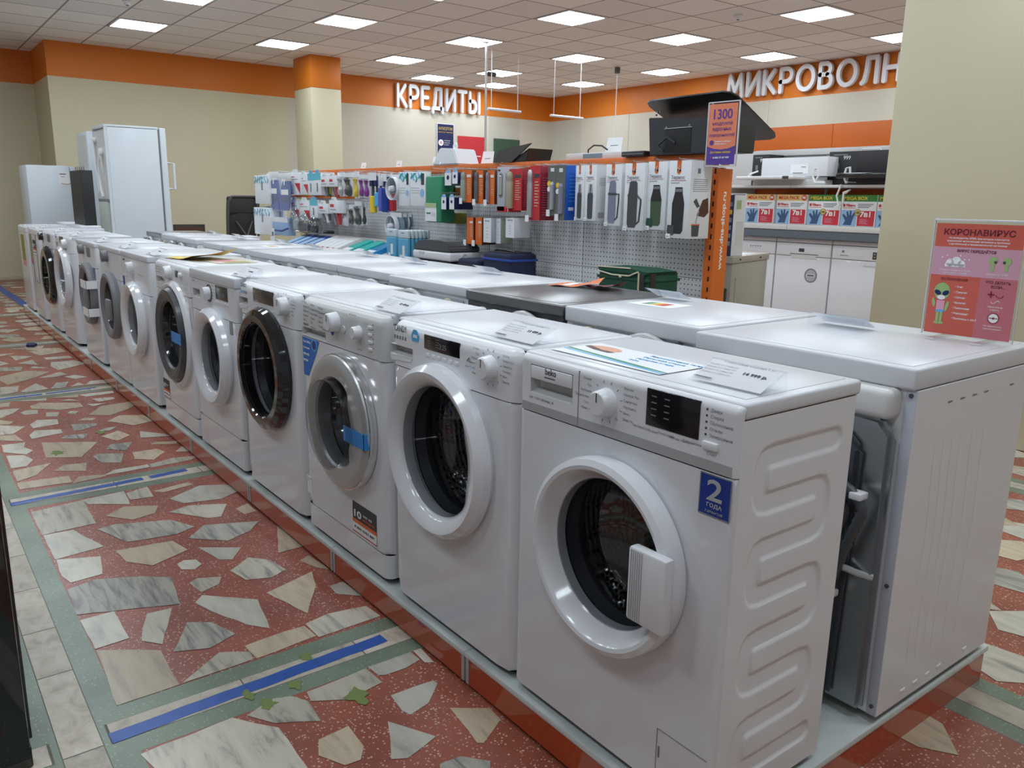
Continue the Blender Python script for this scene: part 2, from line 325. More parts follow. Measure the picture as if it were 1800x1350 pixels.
# ================================================================ the setting
POLYS = [[(-2.855,-0.772),(-2.887,-0.574),(-2.579,-0.581),(-2.567,-0.772)],[(-2.564,-0.769),(-2.558,-0.667),(-2.324,-0.604),(-2.299,-0.768)],[(-2.297,-0.765),(-2.238,-0.632),(-2.081,-0.657),(-2.07,-0.756),(-2.141,-0.772)],[(-2.024,-0.774),(-2.05,-0.686),(-1.988,-0.555),(-1.919,-0.472),(-1.709,-0.501),(-1.822,-0.782)],[(-1.779,-0.78),(-1.78,-0.683),(-1.581,-0.682),(-1.574,-0.776)],[(-1.567,-0.776),(-1.459,-0.626),(-1.253,-0.63),(-1.25,-0.786)],[(-1.255,-0.625),(-1.35,-0.494),(-1.304,-0.42),(-1.259,-0.427)],[(-1.429,-0.598),(-1.578,-0.518),(-1.535,-0.458),(-1.425,-0.421),(-1.388,-0.507)],[(-1.619,-0.636),(-1.703,-0.603),(-1.697,-0.53),(-1.489,-0.613),(-1.545,-0.657)],[(-1.689,-0.461),(-1.729,-0.426),(-1.595,-0.29),(-1.397,-0.326),(-1.455,-0.373),(-1.6,-0.434)],[(-1.842,-0.435),(-1.861,-0.404),(-1.826,-0.332),(-1.776,-0.356),(-1.75,-0.423)],[(-1.855,-0.292),(-1.925,-0.204),(-1.864,-0.15),(-1.752,-0.132),(-1.721,-0.193),(-1.754,-0.273)],[(-2.115,-0.324),(-2.024,-0.194),(-1.939,-0.256),(-1.966,-0.295)],[(-2.259,-0.579),(-2.231,-0.384),(-2.116,-0.36),(-2.051,-0.5),(-2.137,-0.568)],[(-2.511,-0.592),(-2.525,-0.523),(-2.449,-0.333),(-2.324,-0.275),(-2.286,-0.353),(-2.317,-0.525)],[(-2.638,-0.535),(-2.707,-0.451),(-2.64,-0.331),(-2.558,-0.365),(-2.534,-0.456)],[(-2.889,-0.578),(-2.904,-0.408),(-2.72,-0.424),(-2.818,-0.565)],[(-2.869,-0.406),(-2.906,-0.311),(-2.759,-0.319),(-2.773,-0.41)],[(-2.833,-0.305),(-2.863,-0.145),(-2.821,-0.137),(-2.791,-0.27)],[(-2.694,-0.272),(-2.79,-0.117),(-2.732,-0.007),(-2.619,0.004),(-2.568,-0.091),(-2.606,-0.237)],[(-2.538,-0.316),(-2.569,-0.229),(-2.495,-0.091),(-2.368,-0.156),(-2.382,-0.205)],[(-2.223,-0.329),(-2.316,-0.243),(-2.235,-0.048),(-2.157,-0.113),(-2.112,-0.214)],[(-2.419,-0.079),(-2.452,-0.016),(-2.345,-0.017),(-2.338,-0.07)],[(-2.15,-0.005),(-1.901,-0.002),(-1.898,-0.1)],[(-1.791,-0.062),(-1.817,-0.017),(-1.663,-0.006),(-1.706,-0.037)],[(-1.623,-0.25),(-1.686,-0.062),(-1.581,-0.094),(-1.416,-0.196)],[(-1.547,-0.06),(-1.55,-0.009),(-1.418,-0.002),(-1.483,-0.066)],[(-1.343,-0.423),(-1.353,-0.294),(-1.349,-0.236),(-1.273,-0.23),(-1.257,-0.418)],[(-1.359,-0.228),(-1.377,-0.146),(-1.352,-0.024),(-1.268,-0.017),(-1.263,-0.227)],[(-2.015,-0.427),(-2.033,-0.399),(-2.014,-0.362),(-1.965,-0.356),(-1.934,-0.39),(-1.961,-0.427)],[(-1.016,-0.533),(-1.047,-0.455),(-1.028,-0.408),(-0.982,-0.382),(-0.886,-0.391),(-0.944,-0.486)],[(-1.017,-0.785),(-1.029,-0.565),(-0.923,-0.486),(-0.744,-0.488),(-0.693,-0.557),(-0.836,-0.752)],[(-0.822,-0.426),(-0.828,-0.344),(-0.735,-0.349),(-0.697,-0.377),(-0.701,-0.415),(-0.769,-0.45)],[(-1.034,-0.183),(-1.032,-0.047),(-0.982,-0.045),(-0.968,-0.1),(-0.971,-0.163),(-0.982,-0.178)],[(-1.032,-0.037),(-1.032,-0.012),(-0.946,-0.02),(-0.961,-0.042)],[(-1.023,-0.369),(-1.023,-0.325),(-1.032,-0.19),(-0.945,-0.186),(-0.93,-0.298),(-0.978,-0.377)],[(-0.879,-0.197),(-0.872,-0.069),(-0.854,-0.066),(-0.792,-0.133),(-0.777,-0.196),(-0.804,-0.205)],[(-0.743,-0.1),(-0.682,-0.017),(-0.627,-0.021),(-0.577,-0.109),(-0.587,-0.122)],[(-0.787,-0.256),(-0.666,-0.189),(-0.637,-0.285),(-0.657,-0.318)],[(-0.576,-0.235),(-0.57,-0.181),(-0.515,-0.134),(-0.467,-0.172),(-0.533,-0.262)],[(-3.915,-0.589),(-3.766,-0.348),(-3.531,-0.465),(-3.616,-0.61)],[(-3.975,-0.762),(-3.96,-0.656),(-3.872,-0.673),(-3.783,-0.643),(-3.728,-0.679),(-3.828,-0.768)],[(-3.76,-0.764),(-3.723,-0.691),(-3.615,-0.665),(-3.52,-0.705),(-3.527,-0.767)],[(-3.48,-0.767),(-3.515,-0.602),(-3.353,-0.683),(-3.302,-0.769)],[(-3.282,-0.771),(-3.261,-0.566),(-3.154,-0.57),(-3.179,-0.773)],[(-3.135,-0.573),(-3.227,-0.533),(-3.189,-0.428),(-3.156,-0.429)],[(-3.373,-0.612),(-3.444,-0.559),(-3.419,-0.462),(-3.289,-0.488)],[(-3.173,-0.437),(-3.236,-0.378),(-3.232,-0.23),(-3.183,-0.23)],[(-3.228,-0.225),(-3.271,-0.102),(-3.23,0.015),(-3.187,-0.037),(-3.169,-0.228)],[(-3.511,-0.418),(-3.543,-0.388),(-3.485,-0.283),(-3.333,-0.325),(-3.379,-0.402)],[(-3.473,-0.245),(-3.467,-0.128),(-3.392,-0.105),(-3.289,-0.186),(-3.352,-0.26)],[(-3.604,-0.339),(-3.679,-0.305),(-3.665,-0.198),(-3.525,-0.261)],[(-3.862,-0.313),(-3.934,-0.212),(-3.802,-0.18),(-3.729,-0.259)],[(-3.854,-0.117),(-3.726,-0.021),(-3.667,-0.002),(-3.718,-0.146)],[(-3.563,-0.133),(-3.603,-0.107),(-3.554,0.001),(-3.501,-0.02)],[(-3.364,-0.064),(-3.438,-0.011),(-3.395,0.011),(-3.326,0.011)],[(-4.099,-0.62),(-4.184,-0.584),(-4.134,-0.462),(-4.05,-0.465),(-4.014,-0.619)],[(-4.332,-0.587),(-4.419,-0.54),(-4.374,-0.445),(-4.261,-0.455),(-4.238,-0.583)],[(-4.215,-0.402),(-4.16,-0.279),(-4.111,-0.282),(-4.049,-0.384),(-4.065,-0.407)],[(-3.941,-0.498),(-3.99,-0.459),(-3.959,-0.357),(-3.872,-0.396)],[(-4.28,-0.357),(-4.325,-0.308),(-4.283,-0.256),(-4.237,-0.282)],[(-3.981,-0.307),(-4.026,-0.254),(-4.023,-0.2),(-3.958,-0.248)],[(-4.171,-0.219),(-4.273,-0.132),(-4.203,-0.016),(-4.04,0.003),(-3.999,-0.115)],[(-4.387,-0.277),(-4.567,-0.175),(-4.59,0.005),(-4.501,0.016),(-4.394,-0.062),(-4.303,-0.177)],[(-4.8,-0.528),(-4.859,-0.466),(-4.727,-0.265),(-4.606,-0.265),(-4.597,-0.396),(-4.722,-0.527)],[(-4.655,-0.598),(-4.699,-0.551),(-4.667,-0.503),(-4.571,-0.516),(-4.578,-0.58)],[(-4.573,-0.474),(-4.553,-0.403),(-4.438,-0.435),(-4.473,-0.488)],[(-4.488,-0.373),(-4.539,-0.349),(-4.512,-0.309),(-4.445,-0.336)],[(-4.669,-0.238),(-4.631,-0.133),(-4.586,-0.216)],[(-4.798,-0.184),(-4.775,-0.064),(-4.717,-0.061),(-4.688,-0.163)],[(-4.849,-0.357),(-4.863,-0.302),(-4.782,-0.256)],[(-4.789,-0.686),(-4.774,-0.577),(-4.659,-0.631),(-4.567,-0.708)],[(-4.534,-0.711),(-4.445,-0.655),(-4.395,-0.681),(-4.423,-0.723)],[(-4.407,-0.724),(-4.3,-0.614),(-4.174,-0.686),(-4.184,-0.747)],[(-4.17,-0.748),(-4.156,-0.682),(-3.991,-0.659),(-4.072,-0.758)],[(-4.971,-0.667),(-4.967,-0.611),(-4.849,-0.631),(-4.86,-0.678)],[(-4.98,-0.588),(-4.97,-0.414),(-4.893,-0.425)],[(-4.966,-0.407),(-4.979,-0.229),(-4.882,-0.246)],[(-4.96,-0.233),(-4.96,-0.026),(-4.887,-0.033),(-4.874,-0.201)],[(-5.461,-0.618),(-5.446,-0.508),(-5.251,-0.542),(-5.207,-0.643)],[(-5.242,-0.528),(-5.477,-0.405),(-5.246,-0.359),(-5.211,-0.494)],[(-5.241,-0.351),(-5.419,-0.293),(-5.416,-0.212),(-5.232,-0.266)],[(-5.247,-0.142),(-5.362,-0.088),(-5.348,0.012),(-5.227,0.004)],[(-5.237,-0.237),(-5.351,-0.165),(-5.247,-0.142)],[(-5.689,-0.595),(-5.834,-0.58),(-5.968,-0.408),(-5.847,-0.263),(-5.664,-0.397),(-5.509,-0.567)],[(-5.647,-0.371),(-5.801,-0.209),(-5.681,-0.177),(-5.624,-0.254)],[(-5.599,-0.215),(-5.632,-0.142),(-5.51,-0.078),(-5.475,-0.16)],[(-6.223,-0.207),(-6.214,-0.043),(-6.026,0.007),(-5.868,-0.208),(-6.054,-0.228)],[(-6.455,-0.22),(-6.431,-0.045),(-6.324,-0.034),(-6.343,-0.217)],[(-6.802,-0.286),(-6.901,-0.157),(-6.853,-0.046),(-6.641,-0.03),(-6.562,-0.233)],[(-6.686,-0.43),(-6.558,-0.28),(-6.429,-0.414)],[(-6.297,-0.42),(-6.401,-0.31),(-6.158,-0.297)],[(-6.48,-0.515),(-6.328,-0.469),(-6.263,-0.537)],[(-6.787,-0.484),(-6.773,-0.374),(-6.692,-0.493)],[(-6.197,-0.543),(-6.138,-0.404),(-5.983,-0.432),(-6.037,-0.559)],[(-6.053,-0.363),(-6.124,-0.337),(-5.982,-0.251)],[(-7.017,-0.404),(-7.013,-0.279),(-6.917,-0.3)],[(-7.051,-0.279),(-7.038,-0.138),(-6.839,-0.176),(-6.873,-0.287)]]
def floor():
    b = MB(); bm = b.bm
    def rect(x0, x1, y0, y1, z, m): b.quad([(x0,y0,z),(x1,y0,z),(x1,y1,z),(x0,y1,z)], m)
    X0, X1, Y0, Y1 = -13.4, 4.0, -7.0, 9.7
    rect(X0, X1, Y0, Y1, 0, 'tred')
    xs = [2.9, .88, -1.14, -3.02, -5.10, -7.19, -9.25, -11.3]
    ys = [-4.81, -2.85, -.89, 1.07, 3.03, 4.99, 6.95, 8.9]
    for y in ys:
        rect(X0, X1, y-.11, y+.11, .0003, 'tgreen'); rect(X0, X1, y-.045, y+.045, .0006, 'grout')
    for x in xs:
        for i in range(len(ys)-1):
            rect(x-.11, x+.11, ys[i]+.11, ys[i+1]-.11, .0003, 'tgreen'); rect(x-.045, x+.045, ys[i]+.06, ys[i+1]-.06, .00045, 'grout')
    polys = []
    def tiles(a0, a1, f, z):
        a = a0
        while a < a1-.02:
            n = min(a+rnd.uniform(.26,.42), a1); f(a+.002, n-.002); a = n
    for y in ys: tiles(X0, X1, lambda p, q: rect(p, q, y-.043, y+.043, .0009, 'tile'), 0)
    for x in xs:
        for i in range(len(ys)-1): tiles(ys[i]+.064, ys[i+1]-.064, lambda p, q: rect(x-.043, x+.043, p, q, .0009, 'tile'), 0)
    for p in POLYS: polys.append(p)
    # the panels the photograph shows only small or far away
    xe = [4.0]+xs+[X0]; ye = [Y0]+ys+[Y1]
    for i in range(len(xe)-1):
        xa, xb = xe[i+1]+.13, xe[i]-.13
        for j in range(len(ye)-1):
            ya, yb = ye[j]+.13, ye[j+1]-.13
            nx, ny = max(1, int((xb-xa)/.27)), max(1, int((yb-ya)/.25))
            for p in range(nx):
                for q in range(ny):
                    cx = xa+(p+.5)*(xb-xa)/nx+rnd.uniform(-.05,.05); cy = ya+(q+.5)*(yb-ya)/ny+rnd.uniform(-.04,.04)
                    if -7.0 < cx < -.75 and -.80 < cy < .1: continue
                    if -.75 <= cx < 0.2 and -.80 < cy < .02 and cx < -.38: continue
                    if rnd.random() < .08: continue
                    n = rnd.choice([4,5,5,6]); a0 = rnd.random()*6; rx, ry = rnd.uniform(.12,.17), rnd.uniform(.09,.135)
                    P = []
                    for k in range(n):
                        a = a0+2*PI*(k+rnd.uniform(-.25,.25))/n; r = rnd.uniform(.75,1.1)
                        P.append((min(max(cx+rx*r*math.cos(a), xa), xb), min(max(cy+ry*r*math.sin(a), ya), yb)))
                    polys.append(P)
    for k, P in enumerate(polys):
        v = []
        # slightly ragged edges
        for i in range(len(P)):
            a, c = Vector(P[i]), Vector(P[(i+1)%len(P)]); L = (c-a).length; v.append(a)
            n = int(L/.05) if k < 98 else 0
            for q in range(1, n): v.append(a.lerp(c, q/n)+Vector((rnd.uniform(-1,1), rnd.uniform(-1,1)))*.0025)
        mi = b.mi(MARB[rnd.choice([0,1,1,2,3,3,0])])
        try:
            f = bm.faces.new([bm.verts.new((p.x, p.y, .0012+.00003*(k%9))) for p in v]); f.material_index = mi
            f.normal_update()
            if f.normal.z < 0: f.normal_flip()
        except ValueError: pass
    struct(b.build('floor', smooth=False))
floor()
b = MB(); b.box(-13.4, 4.1, -7.1, 9.8, CEIL, CEIL+.08, 'ceil'); struct(b.build('ceiling', smooth=False))
def wall(name, x0, x1, y0, y1, m='wall', band=True):
    b = MB(); b.box(x0, x1, y0, y1, 0, 2.80, m); b.box(x0, x1, y0, y1, 2.80, CEIL, 'wallo' if band else m)
    return struct(b.build(name, smooth=False))
b = MB(); b.box(-12.17, -12.07, .88, 4.2, 0, 2.80, 'wall'); b.box(-12.17, -12.07, 4.2, 9.72, 0, 2.80, 'wallw'); b.box(-12.17, -12.07, .88, 9.72, 2.80, CEIL, 'wallo')
struct(b.build('wall_left', smooth=False))
wall('wall_far_left', -13.4, -13.3, -7.1, .98); wall('wall_left_return', -13.3, -12.17, .88, .98)
b = MB(); b.box(-12.07, 4.1, 9.62, 9.72, 0, 2.80, 'wallw'); b.box(-12.07, 4.1, 9.62, 9.72, 2.80, CEIL, 'wallo'); struct(b.build('wall_back', smooth=False))
wall('wall_right', 4.0, 4.1, 1.5, 9.62)
b = MB(); b.box(-11.25, -10.66, 3.99, 4.46, 0, 2.81, 'wall', .012); b.box(-11.25, -10.66, 3.99, 4.46, 2.81, CEIL, 'wallo', .004); struct(b.build('wall_column_left'))
b = MB(); b.box(-1.795, -.25, 3.66, 4.5, 0, CEIL, 'wall', .012); struct(b.build('wall_column_right'))
b = MB(); b.box(-13.3, -13.285, -7.0, .88, 0, .07, 'cream', .004); struct(b.build('baseboard_left'))
b = MB(); b.box(-12.07, 4.0, 9.605, 9.62, 0, .07, 'cream', .004); struct(b.build('baseboard_back'))
# vertical seams of the pale wall panels
b = MB()
for x in (-9.9, -8.4, -7.0): b.box(x-.006, x+.006, 9.612, 9.62, .07, 2.80, 'panelgrey')
struct(b.build('trim_1', smooth=False))

# ---------------------------------------------------------------- ceiling lights
def ceiling_light():
    t = thing('ceiling_light', 'square recessed ceiling light panel glowing white', 'ceiling light', (0,0,CEIL), 0, 'square lights in the tiled ceiling')
    b = MB()
    for x0, x1, y0, y1 in ((-.30,.30,-.29,-.262), (-.30,.30,.262,.29), (-.30,-.27,-.262,.262), (.27,.30,-.262,.262)): b.box(x0, x1, y0, y1, -.008, 0, 'white', .002)
    b.build('frame', t)
    b = MB(); n = 4
    # prismatic diffuser, slightly wavy
    pts = [[(-.27+.54*i/n, -.262+.524*j/n, -.004-.002*((i+j)%2)) for j in range(n+1)] for i in range(n+1)]
    b.grid(pts, 'light'); b.build('diffuser', t)
    return t
LG = [(-8.33+0, 1.72)]
spots = []
for i in range(-1, 7):
    for j in range(-2, 5):  # negative rows lie out of view, added to brighten the machine fronts
        spots.append((-12.09+1.88*(i+1), 1.62+1.79*j))
spots = [(x, y) for x, y in spots if x > -11.6 and not (-1.9 < x < -.1 and 3.5 < y < 4.6)] + [(-11.40, 6.49), (-11.40, 7.8)]
proto = ceiling_light()
for k, (x, y) in enumerate(spots):
    o = proto if k == 0 else dup(proto, (x, y, CEIL))
    o.location = (x, y, CEIL)
    if k and o['label'] != proto['label']: pass
# ---------------------------------------------------------------- small ceiling fittings
def smoke(x, y, lab, r=.05):
    t = thing('smoke_detector', lab, 'smoke detector', (x, y, CEIL)); b = MB()
    b.lathe([(0,-.05),(r*.6,-.05),(r*.7,-.03),(r,-.022),(r,0),(0,0)], (0,0,0), 'z', 'plastic', 24); b.build('housing', t)
    b = MB(); b.lathe([(0,-.056),(r*.3,-.056),(r*.3,-.05),(0,-.05)], (0,0,0), 'z', 'darkgrey', 16); b.build('sensor', t)
smoke(-5.13, 6.40, 'small round smoke detector between lights in the middle of the ceiling')
smoke(-8.9, 1.2, 'round white smoke detector on the ceiling tiles near the top left')
t = thing('ceiling_speaker', 'round flush grille in the ceiling beside the big right column', 'speaker', (-3.02, 5.9, CEIL)); b = MB()
b.lathe([(0,-.008),(.11,-.008),(.13,-.004),(.13,0)], (0,0,0), 'z', 'offwhite', 32); b.build('grille', t)
b = MB(); b.lathe([(.115,-.011),(.135,-.011),(.14,0)], (0,0,0), 'z', 'panelgrey', 32); b.build('rim', t)
t = thing('security_camera', 'small dark security camera hanging from ceiling beside the pole', 'camera', (-9.6, 6.4, CEIL)); b = MB()
b.cyl(.012, -.12, 0, (0,0,0), 'z', 'plastic', 12); b.build('bracket', t)
b = MB(); b.cyl(.035, -.07, .07, (0,0,-.14), 'y', 'darkgrey', 16, .008); b.build('housing', t)
# tall clear pole from ceiling and the hanging screens
t = thing('ceiling_pole', 'tall thin steel pole running up to the ceiling beside the red poster', 'pole', (-8.165, 5.277, 0)); b = MB()
b.cyl(.014, .02, CEIL-.02, (0,0,0), 'z', 'silver', 12); b.build('tube', t)
b = MB(); b.cyl(.05, CEIL-.02, CEIL, (0,0,0), 'z', 'silver', 20); b.build('ceiling_flange', t)
b = MB(); b.cyl(.06, 0, .02, (0,0,0), 'z', 'silver', 20); b.build('base', t)
def screen(y0, y1, z, lab, tilt=0):
    t = thing('hanging_screen', lab, 'screen', (-8.5, (y0+y1)/2, z), tilt); h = (y1-y0)/2
    b = MB(); b.cyl(.018, -h-.02, h+.02, (0,0,0), 'y', 'white', 12); b.build('rod', t)
    b = MB(); b.box(-.001, .001, -h, h, -1.15, -.01, 'clear'); b.build('panel', t)
    for s in (-1, 1):
        b = MB(); b.cyl(.004, 0, CEIL-z, (0, s*h*.86, 0), 'z', 'white', 6); b.build('cord', t)
screen(5.57, 6.09, 2.475, 'clear plastic screen hanging from a white rod right of the pole')
screen(6.66, 7.25, 2.47, 'clear plastic screen hanging from a slanting rod near the wall corner', .02)
t = thing('hanging_wire', 'single white cord hanging from the ceiling near the back wall', 'cord', (-8.40, 7.83, 0)); b = MB(); b.cyl(.006, 1.4, CEIL, (0,0,0), 'z', 'plastic', 6); b.build('wire', t)
b = MB(); b.box(-.03,.03,-.03,.03,CEIL-.11,CEIL-.02,'darkgrey',.006); b.build('ceiling_clip', t)

# ---------------------------------------------------------------- wall lettering and posters
def arc(cx, cz, rx, rz, a0, a1, n=12): return [(cx+rx*math.cos(math.radians(a0+(a1-a0)*i/n)), cz+rz*math.sin(math.radians(a0+(a1-a0)*i/n))) for i in range(n+1)]
GLYPH = {   # width, strokes (unit cap height)
 'К': (.62, [[(0,0),(0,1)], [(0,.45),(.16,.5),(.56,1)], [(.16,.5),(.62,0)]]), 'Р': (.60, [[(0,0),(0,1)], [(0,1),(.28,1)]+arc(.30,.72,.30,.28,90,-90)+[(0,.44)]]),
 'Е': (.52, [[(.52,0),(0,0),(0,1),(.52,1)], [(0,.52),(.44,.52)]]), 'Д': (.80, [[(0,-.16),(0,.03),(.80,.03),(.80,-.16)], [(.12,.03),(.22,.5),(.25,1),(.66,1),(.66,.03)]]),
 'И': (.66, [[(0,1),(0,0)], [(.66,1),(.66,0)], [(0,.0),(.66,1)]]), 'Т': (.62, [[(0,1),(.62,1)], [(.31,1),(.31,0)]]), 'Ы': (.80, [[(0,1),(0,0),(.25,0)]+arc(.27,.28,.25,.28,-90,90)+[(0,.56)], [(.80,0),(.80,1)]]),
 'М': (.86, [[(0,0),(.10,1),(.43,.25),(.76,1),(.86,0)]]), 'О': (.86, [arc(.43,.5,.43,.5,0,360,28)]), 'В': (.60, [[(0,0),(0,1),(.28,1)]+arc(.28,.77,.24,.23,90,-90)+[(.30,.54)]+arc(.30,.27,.30,.27,90,-90)+[(0,0)], [(0,.54),(.3,.54)]]),
 'Л': (.68, [[(0,0),(.10,.08),(.18,.5),(.20,1),(.66,1),(.66,0)]]), 'Н': (.66, [[(0,0),(0,1)], [(.66,0),(.66,1)], [(0,.52),(.66,.52)]])}
def sign_letters(word, H, total, depth, m, name_lab, place):
    hw = .095; sp = .34; W = sum(GLYPH[c][0]+sp for c in word)-sp+2*hw; s = total/W; sz = H/(1+2*hw); x = hw; b = MB(); q = 0
    for c in word:
        wd, st = GLYPH[c]
        for path in st:
            for i in range(len(path)-1):
                (x0, z0), (x1, z1) = path[i], path[i+1]; a = math.atan2(z1-z0, x1-x0); q += 1; e = .0002*(q%5)
                P = [(x+x1+hw*math.cos(a-PI/2+PI*k/8), z1+hw+hw*math.sin(a-PI/2+PI*k/8)) for k in range(9)]+[(x+x0+hw*math.cos(a+PI/2+PI*k/8), z0+hw+hw*math.sin(a+PI/2+PI*k/8)) for k in range(9)]
                b.prism([(p[0]*s, p[1]*sz) for p in P], 'y', -depth-e, 0, m)
        x += wd+sp
    o = b.build('wall_lettering', angle=30); o.location, rz = place; o.rotation_euler = (0,0,rz); return tag(o, name_lab, 'sign')
sign_letters('КРЕДИТЫ', .40, 1.74, .05, 'plastic', 'raised white wall letters reading КРЕДИТЫ on the orange band', ((-12.04, 6.14, 2.80), PI/2))
sign_letters('МИКРОВОЛНОВКИ', .37, 3.98, .05, 'plastic', 'raised white wall letters beginning МИКРОВОЛНО, running behind the right column', ((-7.73, 9.58, 2.86), 0))
def sheet(name, lab, cat, y0, y1, z0, z1, m, edge='plastic'):
    t = thing(name, lab, cat, (-12.06, y0, z0)); b = MB()
    b.box(0, .008, -.012, y1-y0+.012, -.012, z1-z0+.012, edge, .002); b.build('backing', t)
    b = MB(); b.box(.008, .010, 0, y1-y0, 0, z1-z0, m); return t, b
t, b = sheet('wall_poster', 'narrow dark blue poster about hand sanitiser left of the red poster', 'poster', 6.99, 7.33, 1.89, 2.59, 'navy')
b.text('АНТИСЕПТИК', .05, (.0115, .02, .60), SD, 'yellow', fit=(.30, .05)); b.text('для дезинфекции рук', .03, (.0115, .02, .55), SD, 'yellow', fit=(.30, .025))
for z, s in ((.38, ('Нанесите', 'средство', 'на руки')), (.14, ('Обработайте', 'руки и между', 'пальцами'))):
    b.cyl(.055, .0, .0015, (.0115, .07, z), 'x', 'paper', 20); b.cyl(.03, .0, .002, (.0115, .07, z), 'x', 'pink', 5)
    for k, l in enumerate(s): b.text(l, .028, (.0115, .135, z+.03-.035*k), SD, 'paper')
b.build('print', t)
t, b = sheet('wall_poster', 'square red poster of a bank behind the steel pole', 'poster', 7.44, 8.03, 1.76, 2.40, 'red', 'red')
for k, l in enumerate(('HOME', 'CREDIT', 'BANK')): b.text(l, .08, (.0115, .05, .27-.075*k), SD, 'paper', bold=.002, fit=(.19, .052))
b.box(.0105, .0115, .28, .50, .30, .315, 'paper'); b.build('print', t)
t, b = sheet('wall_poster', 'square dark green poster with a white ring symbol', 'poster', 8.25, 8.84, 1.76, 2.40, 'dgreen', 'dgreen')
pts = [(.29+.11*math.cos(a), .20+.11*math.sin(a)) for a in [.6*PI/2+i*(1.55*PI)/20 for i in range(21)]]
b.tube([(.012, p[0], p[1]) for p in pts], .018, 'paper', 6); b.cyl(.05, 0, .002, (.011, .30, .17), 'x', 'green', 20); b.cyl(.022, 0, .002, (.012, .40, .30), 'x', 'paper', 16); b.build('print', t)
# ---------------------------------------------------------------- floor tape
def tape(P, w, lab, m='tape'):
    b = MB(); a, c = Vector(P[0]), Vector(P[1]); d = (c-a).normalized(); n = Vector((-d.y, d.x))*w/2; k = 24; rows = []
    for i in range(k+1):
        p = a.lerp(c, i/k); j = rnd.uniform(-.0015,.0015); z = .0022+(.004*max(0, 1-i/7)*(i%2) if m == 'tape' else 0)
        rows.append([(p.x+n.x+j, p.y+n.y, .0016), (p.x+j, p.y, z), (p.x-n.x+j, p.y-n.y, .0016)])
    b.grid(rows, m); o = b.build('floor_tape'); tag(o, lab, 'tape', 'strips of blue tape on the floor'); return o
tape(((-1.118,-.828),(-1.145,-.072)), .046, 'blue tape strip on the floor nearest the camera, crumpled at its left end')
tape(((-2.995,-.828),(-3.03,-.30)), .042, 'long piece of the second blue tape strip on the floor')
tape(((-3.03,-.27),(-3.045,-.10)), .042, 'short end piece of the second blue tape strip by the plinth')
tape(((-5.08,-.86),(-5.10,-.42)), .04, 'third blue tape strip on the floor, its left piece')
tape(((-5.10,-.40),(-5.12,-.10)), .03, 'third blue tape strip on the floor, thin right piece')
tape(((-9.7,.105),(-13.2,.03)), .10, 'distant blue tape line running past the far end of the plinth', 'tape')
tape(((-7.19,-.75),(-7.19,-.12)), .02, 'faint thin tape line on the floor near a crumpled scrap', 'steelblue')
b = MB(); b.prism([(0,0),(.12,-.02),(.16,.03),(.07,.07),(.01,.05)], 'z', .0015, .02, 'navy', .004); o = b.build('tape_scrap', loc=(-7.15, -.25, 0)); tag(o, 'crumpled dark blue scrap lying on the faint tape line', 'scrap')
for k, (x, y, s) in enumerate(((-1.10,-.50,.03), (-1.03,-.47,.035), (-.93,-.27,.05), (-1.18,-.30,.028), (-1.07,-.38,.03), (-3.67,-.55,.05), (-3.95,-.30,.045))):
    b = MB(); n = 14; P = []
    for i in range(n): a = 2*PI*i/n; r = s*rnd.uniform(.45,1.1); P.append((r*math.cos(a), r*.7*math.sin(a)))
    b.prism(P, 'z', .0017, .0021, 'moss'); o = b.build('floor_stain', loc=(x, y, 0), smooth=False)
    tag(o, 'small ragged green stain on the stone floor beside the blue tape' if k < 5 else 'small ragged green stain on a pale stone in the further floor panel', 'stain', 'green stains by the near tape' if k < 5 else 'green stains further along')

# ---------------------------------------------------------------- plinth
def plinth(x0, x1, lab):
    t = thing('display_plinth', lab, 'plinth', ((x0+x1)/2, 0, 0), 0, 'plinth modules under the machines'); h = (x1-x0)/2-.001; y0, y1, H = -.0133, 1.184, .103
    b = MB(); b.box(-h, h, y0, y1, H-.016, H, 'plinthtop', .0015); b.build('top_board', t)
    b = MB(); b.box(-h+.003, -h+.016, y0+.002, y0+.03, .012, H-.016, 'band'); b.build('end_strip', t)
    b = MB(); b.box(h-.016, h-.003, y0+.002, y0+.03, .012, H-.016, 'band'); b.build('end_strip', t)
    b = MB(); b.box(-h+.016, h-.016, y1-.03, y1-.002, .0, H-.016, 'band'); b.build('rear_rail', t)
    b = MB(); b.box(-h+.016, h-.016, y0+.004, y0+.02, .010, H-.016, 'plinthor'); b.build('front_panel', t)
    b = MB(); b.box(-h+.003, h-.02, y0+.03, y1-.03, .0, H-.016, 'dark'); b.build('core', t)  # near-black colour paints in the shadow of the gap below the front panel
    return t, h
M['plinthtop'] = mat('plinth_white_laminate', (.62,.67,.65), .3, noise=(5,.05)); M['plinthor'] = mat('plinth_orange_laminate', (.42,.06,.012), .12, coat=.3)
edges = [.0193]+[-.8035-.82*k for k in range(10)]+[-9.25]
names = ['nearest', 'second', 'third', 'fourth', 'fifth', 'sixth', 'seventh', 'eighth', 'ninth', 'tenth', 'furthest']
for k in range(11):
    t, h = plinth(edges[k+1], edges[k], 'low white topped plinth module with orange front, %s from the camera' % names[k])
    if k == 0:
        b = MB(); b.box(h-.019, h-.004, .0, 1.17, .0, .087, 'plinthor'); b.build('end_panel', t)
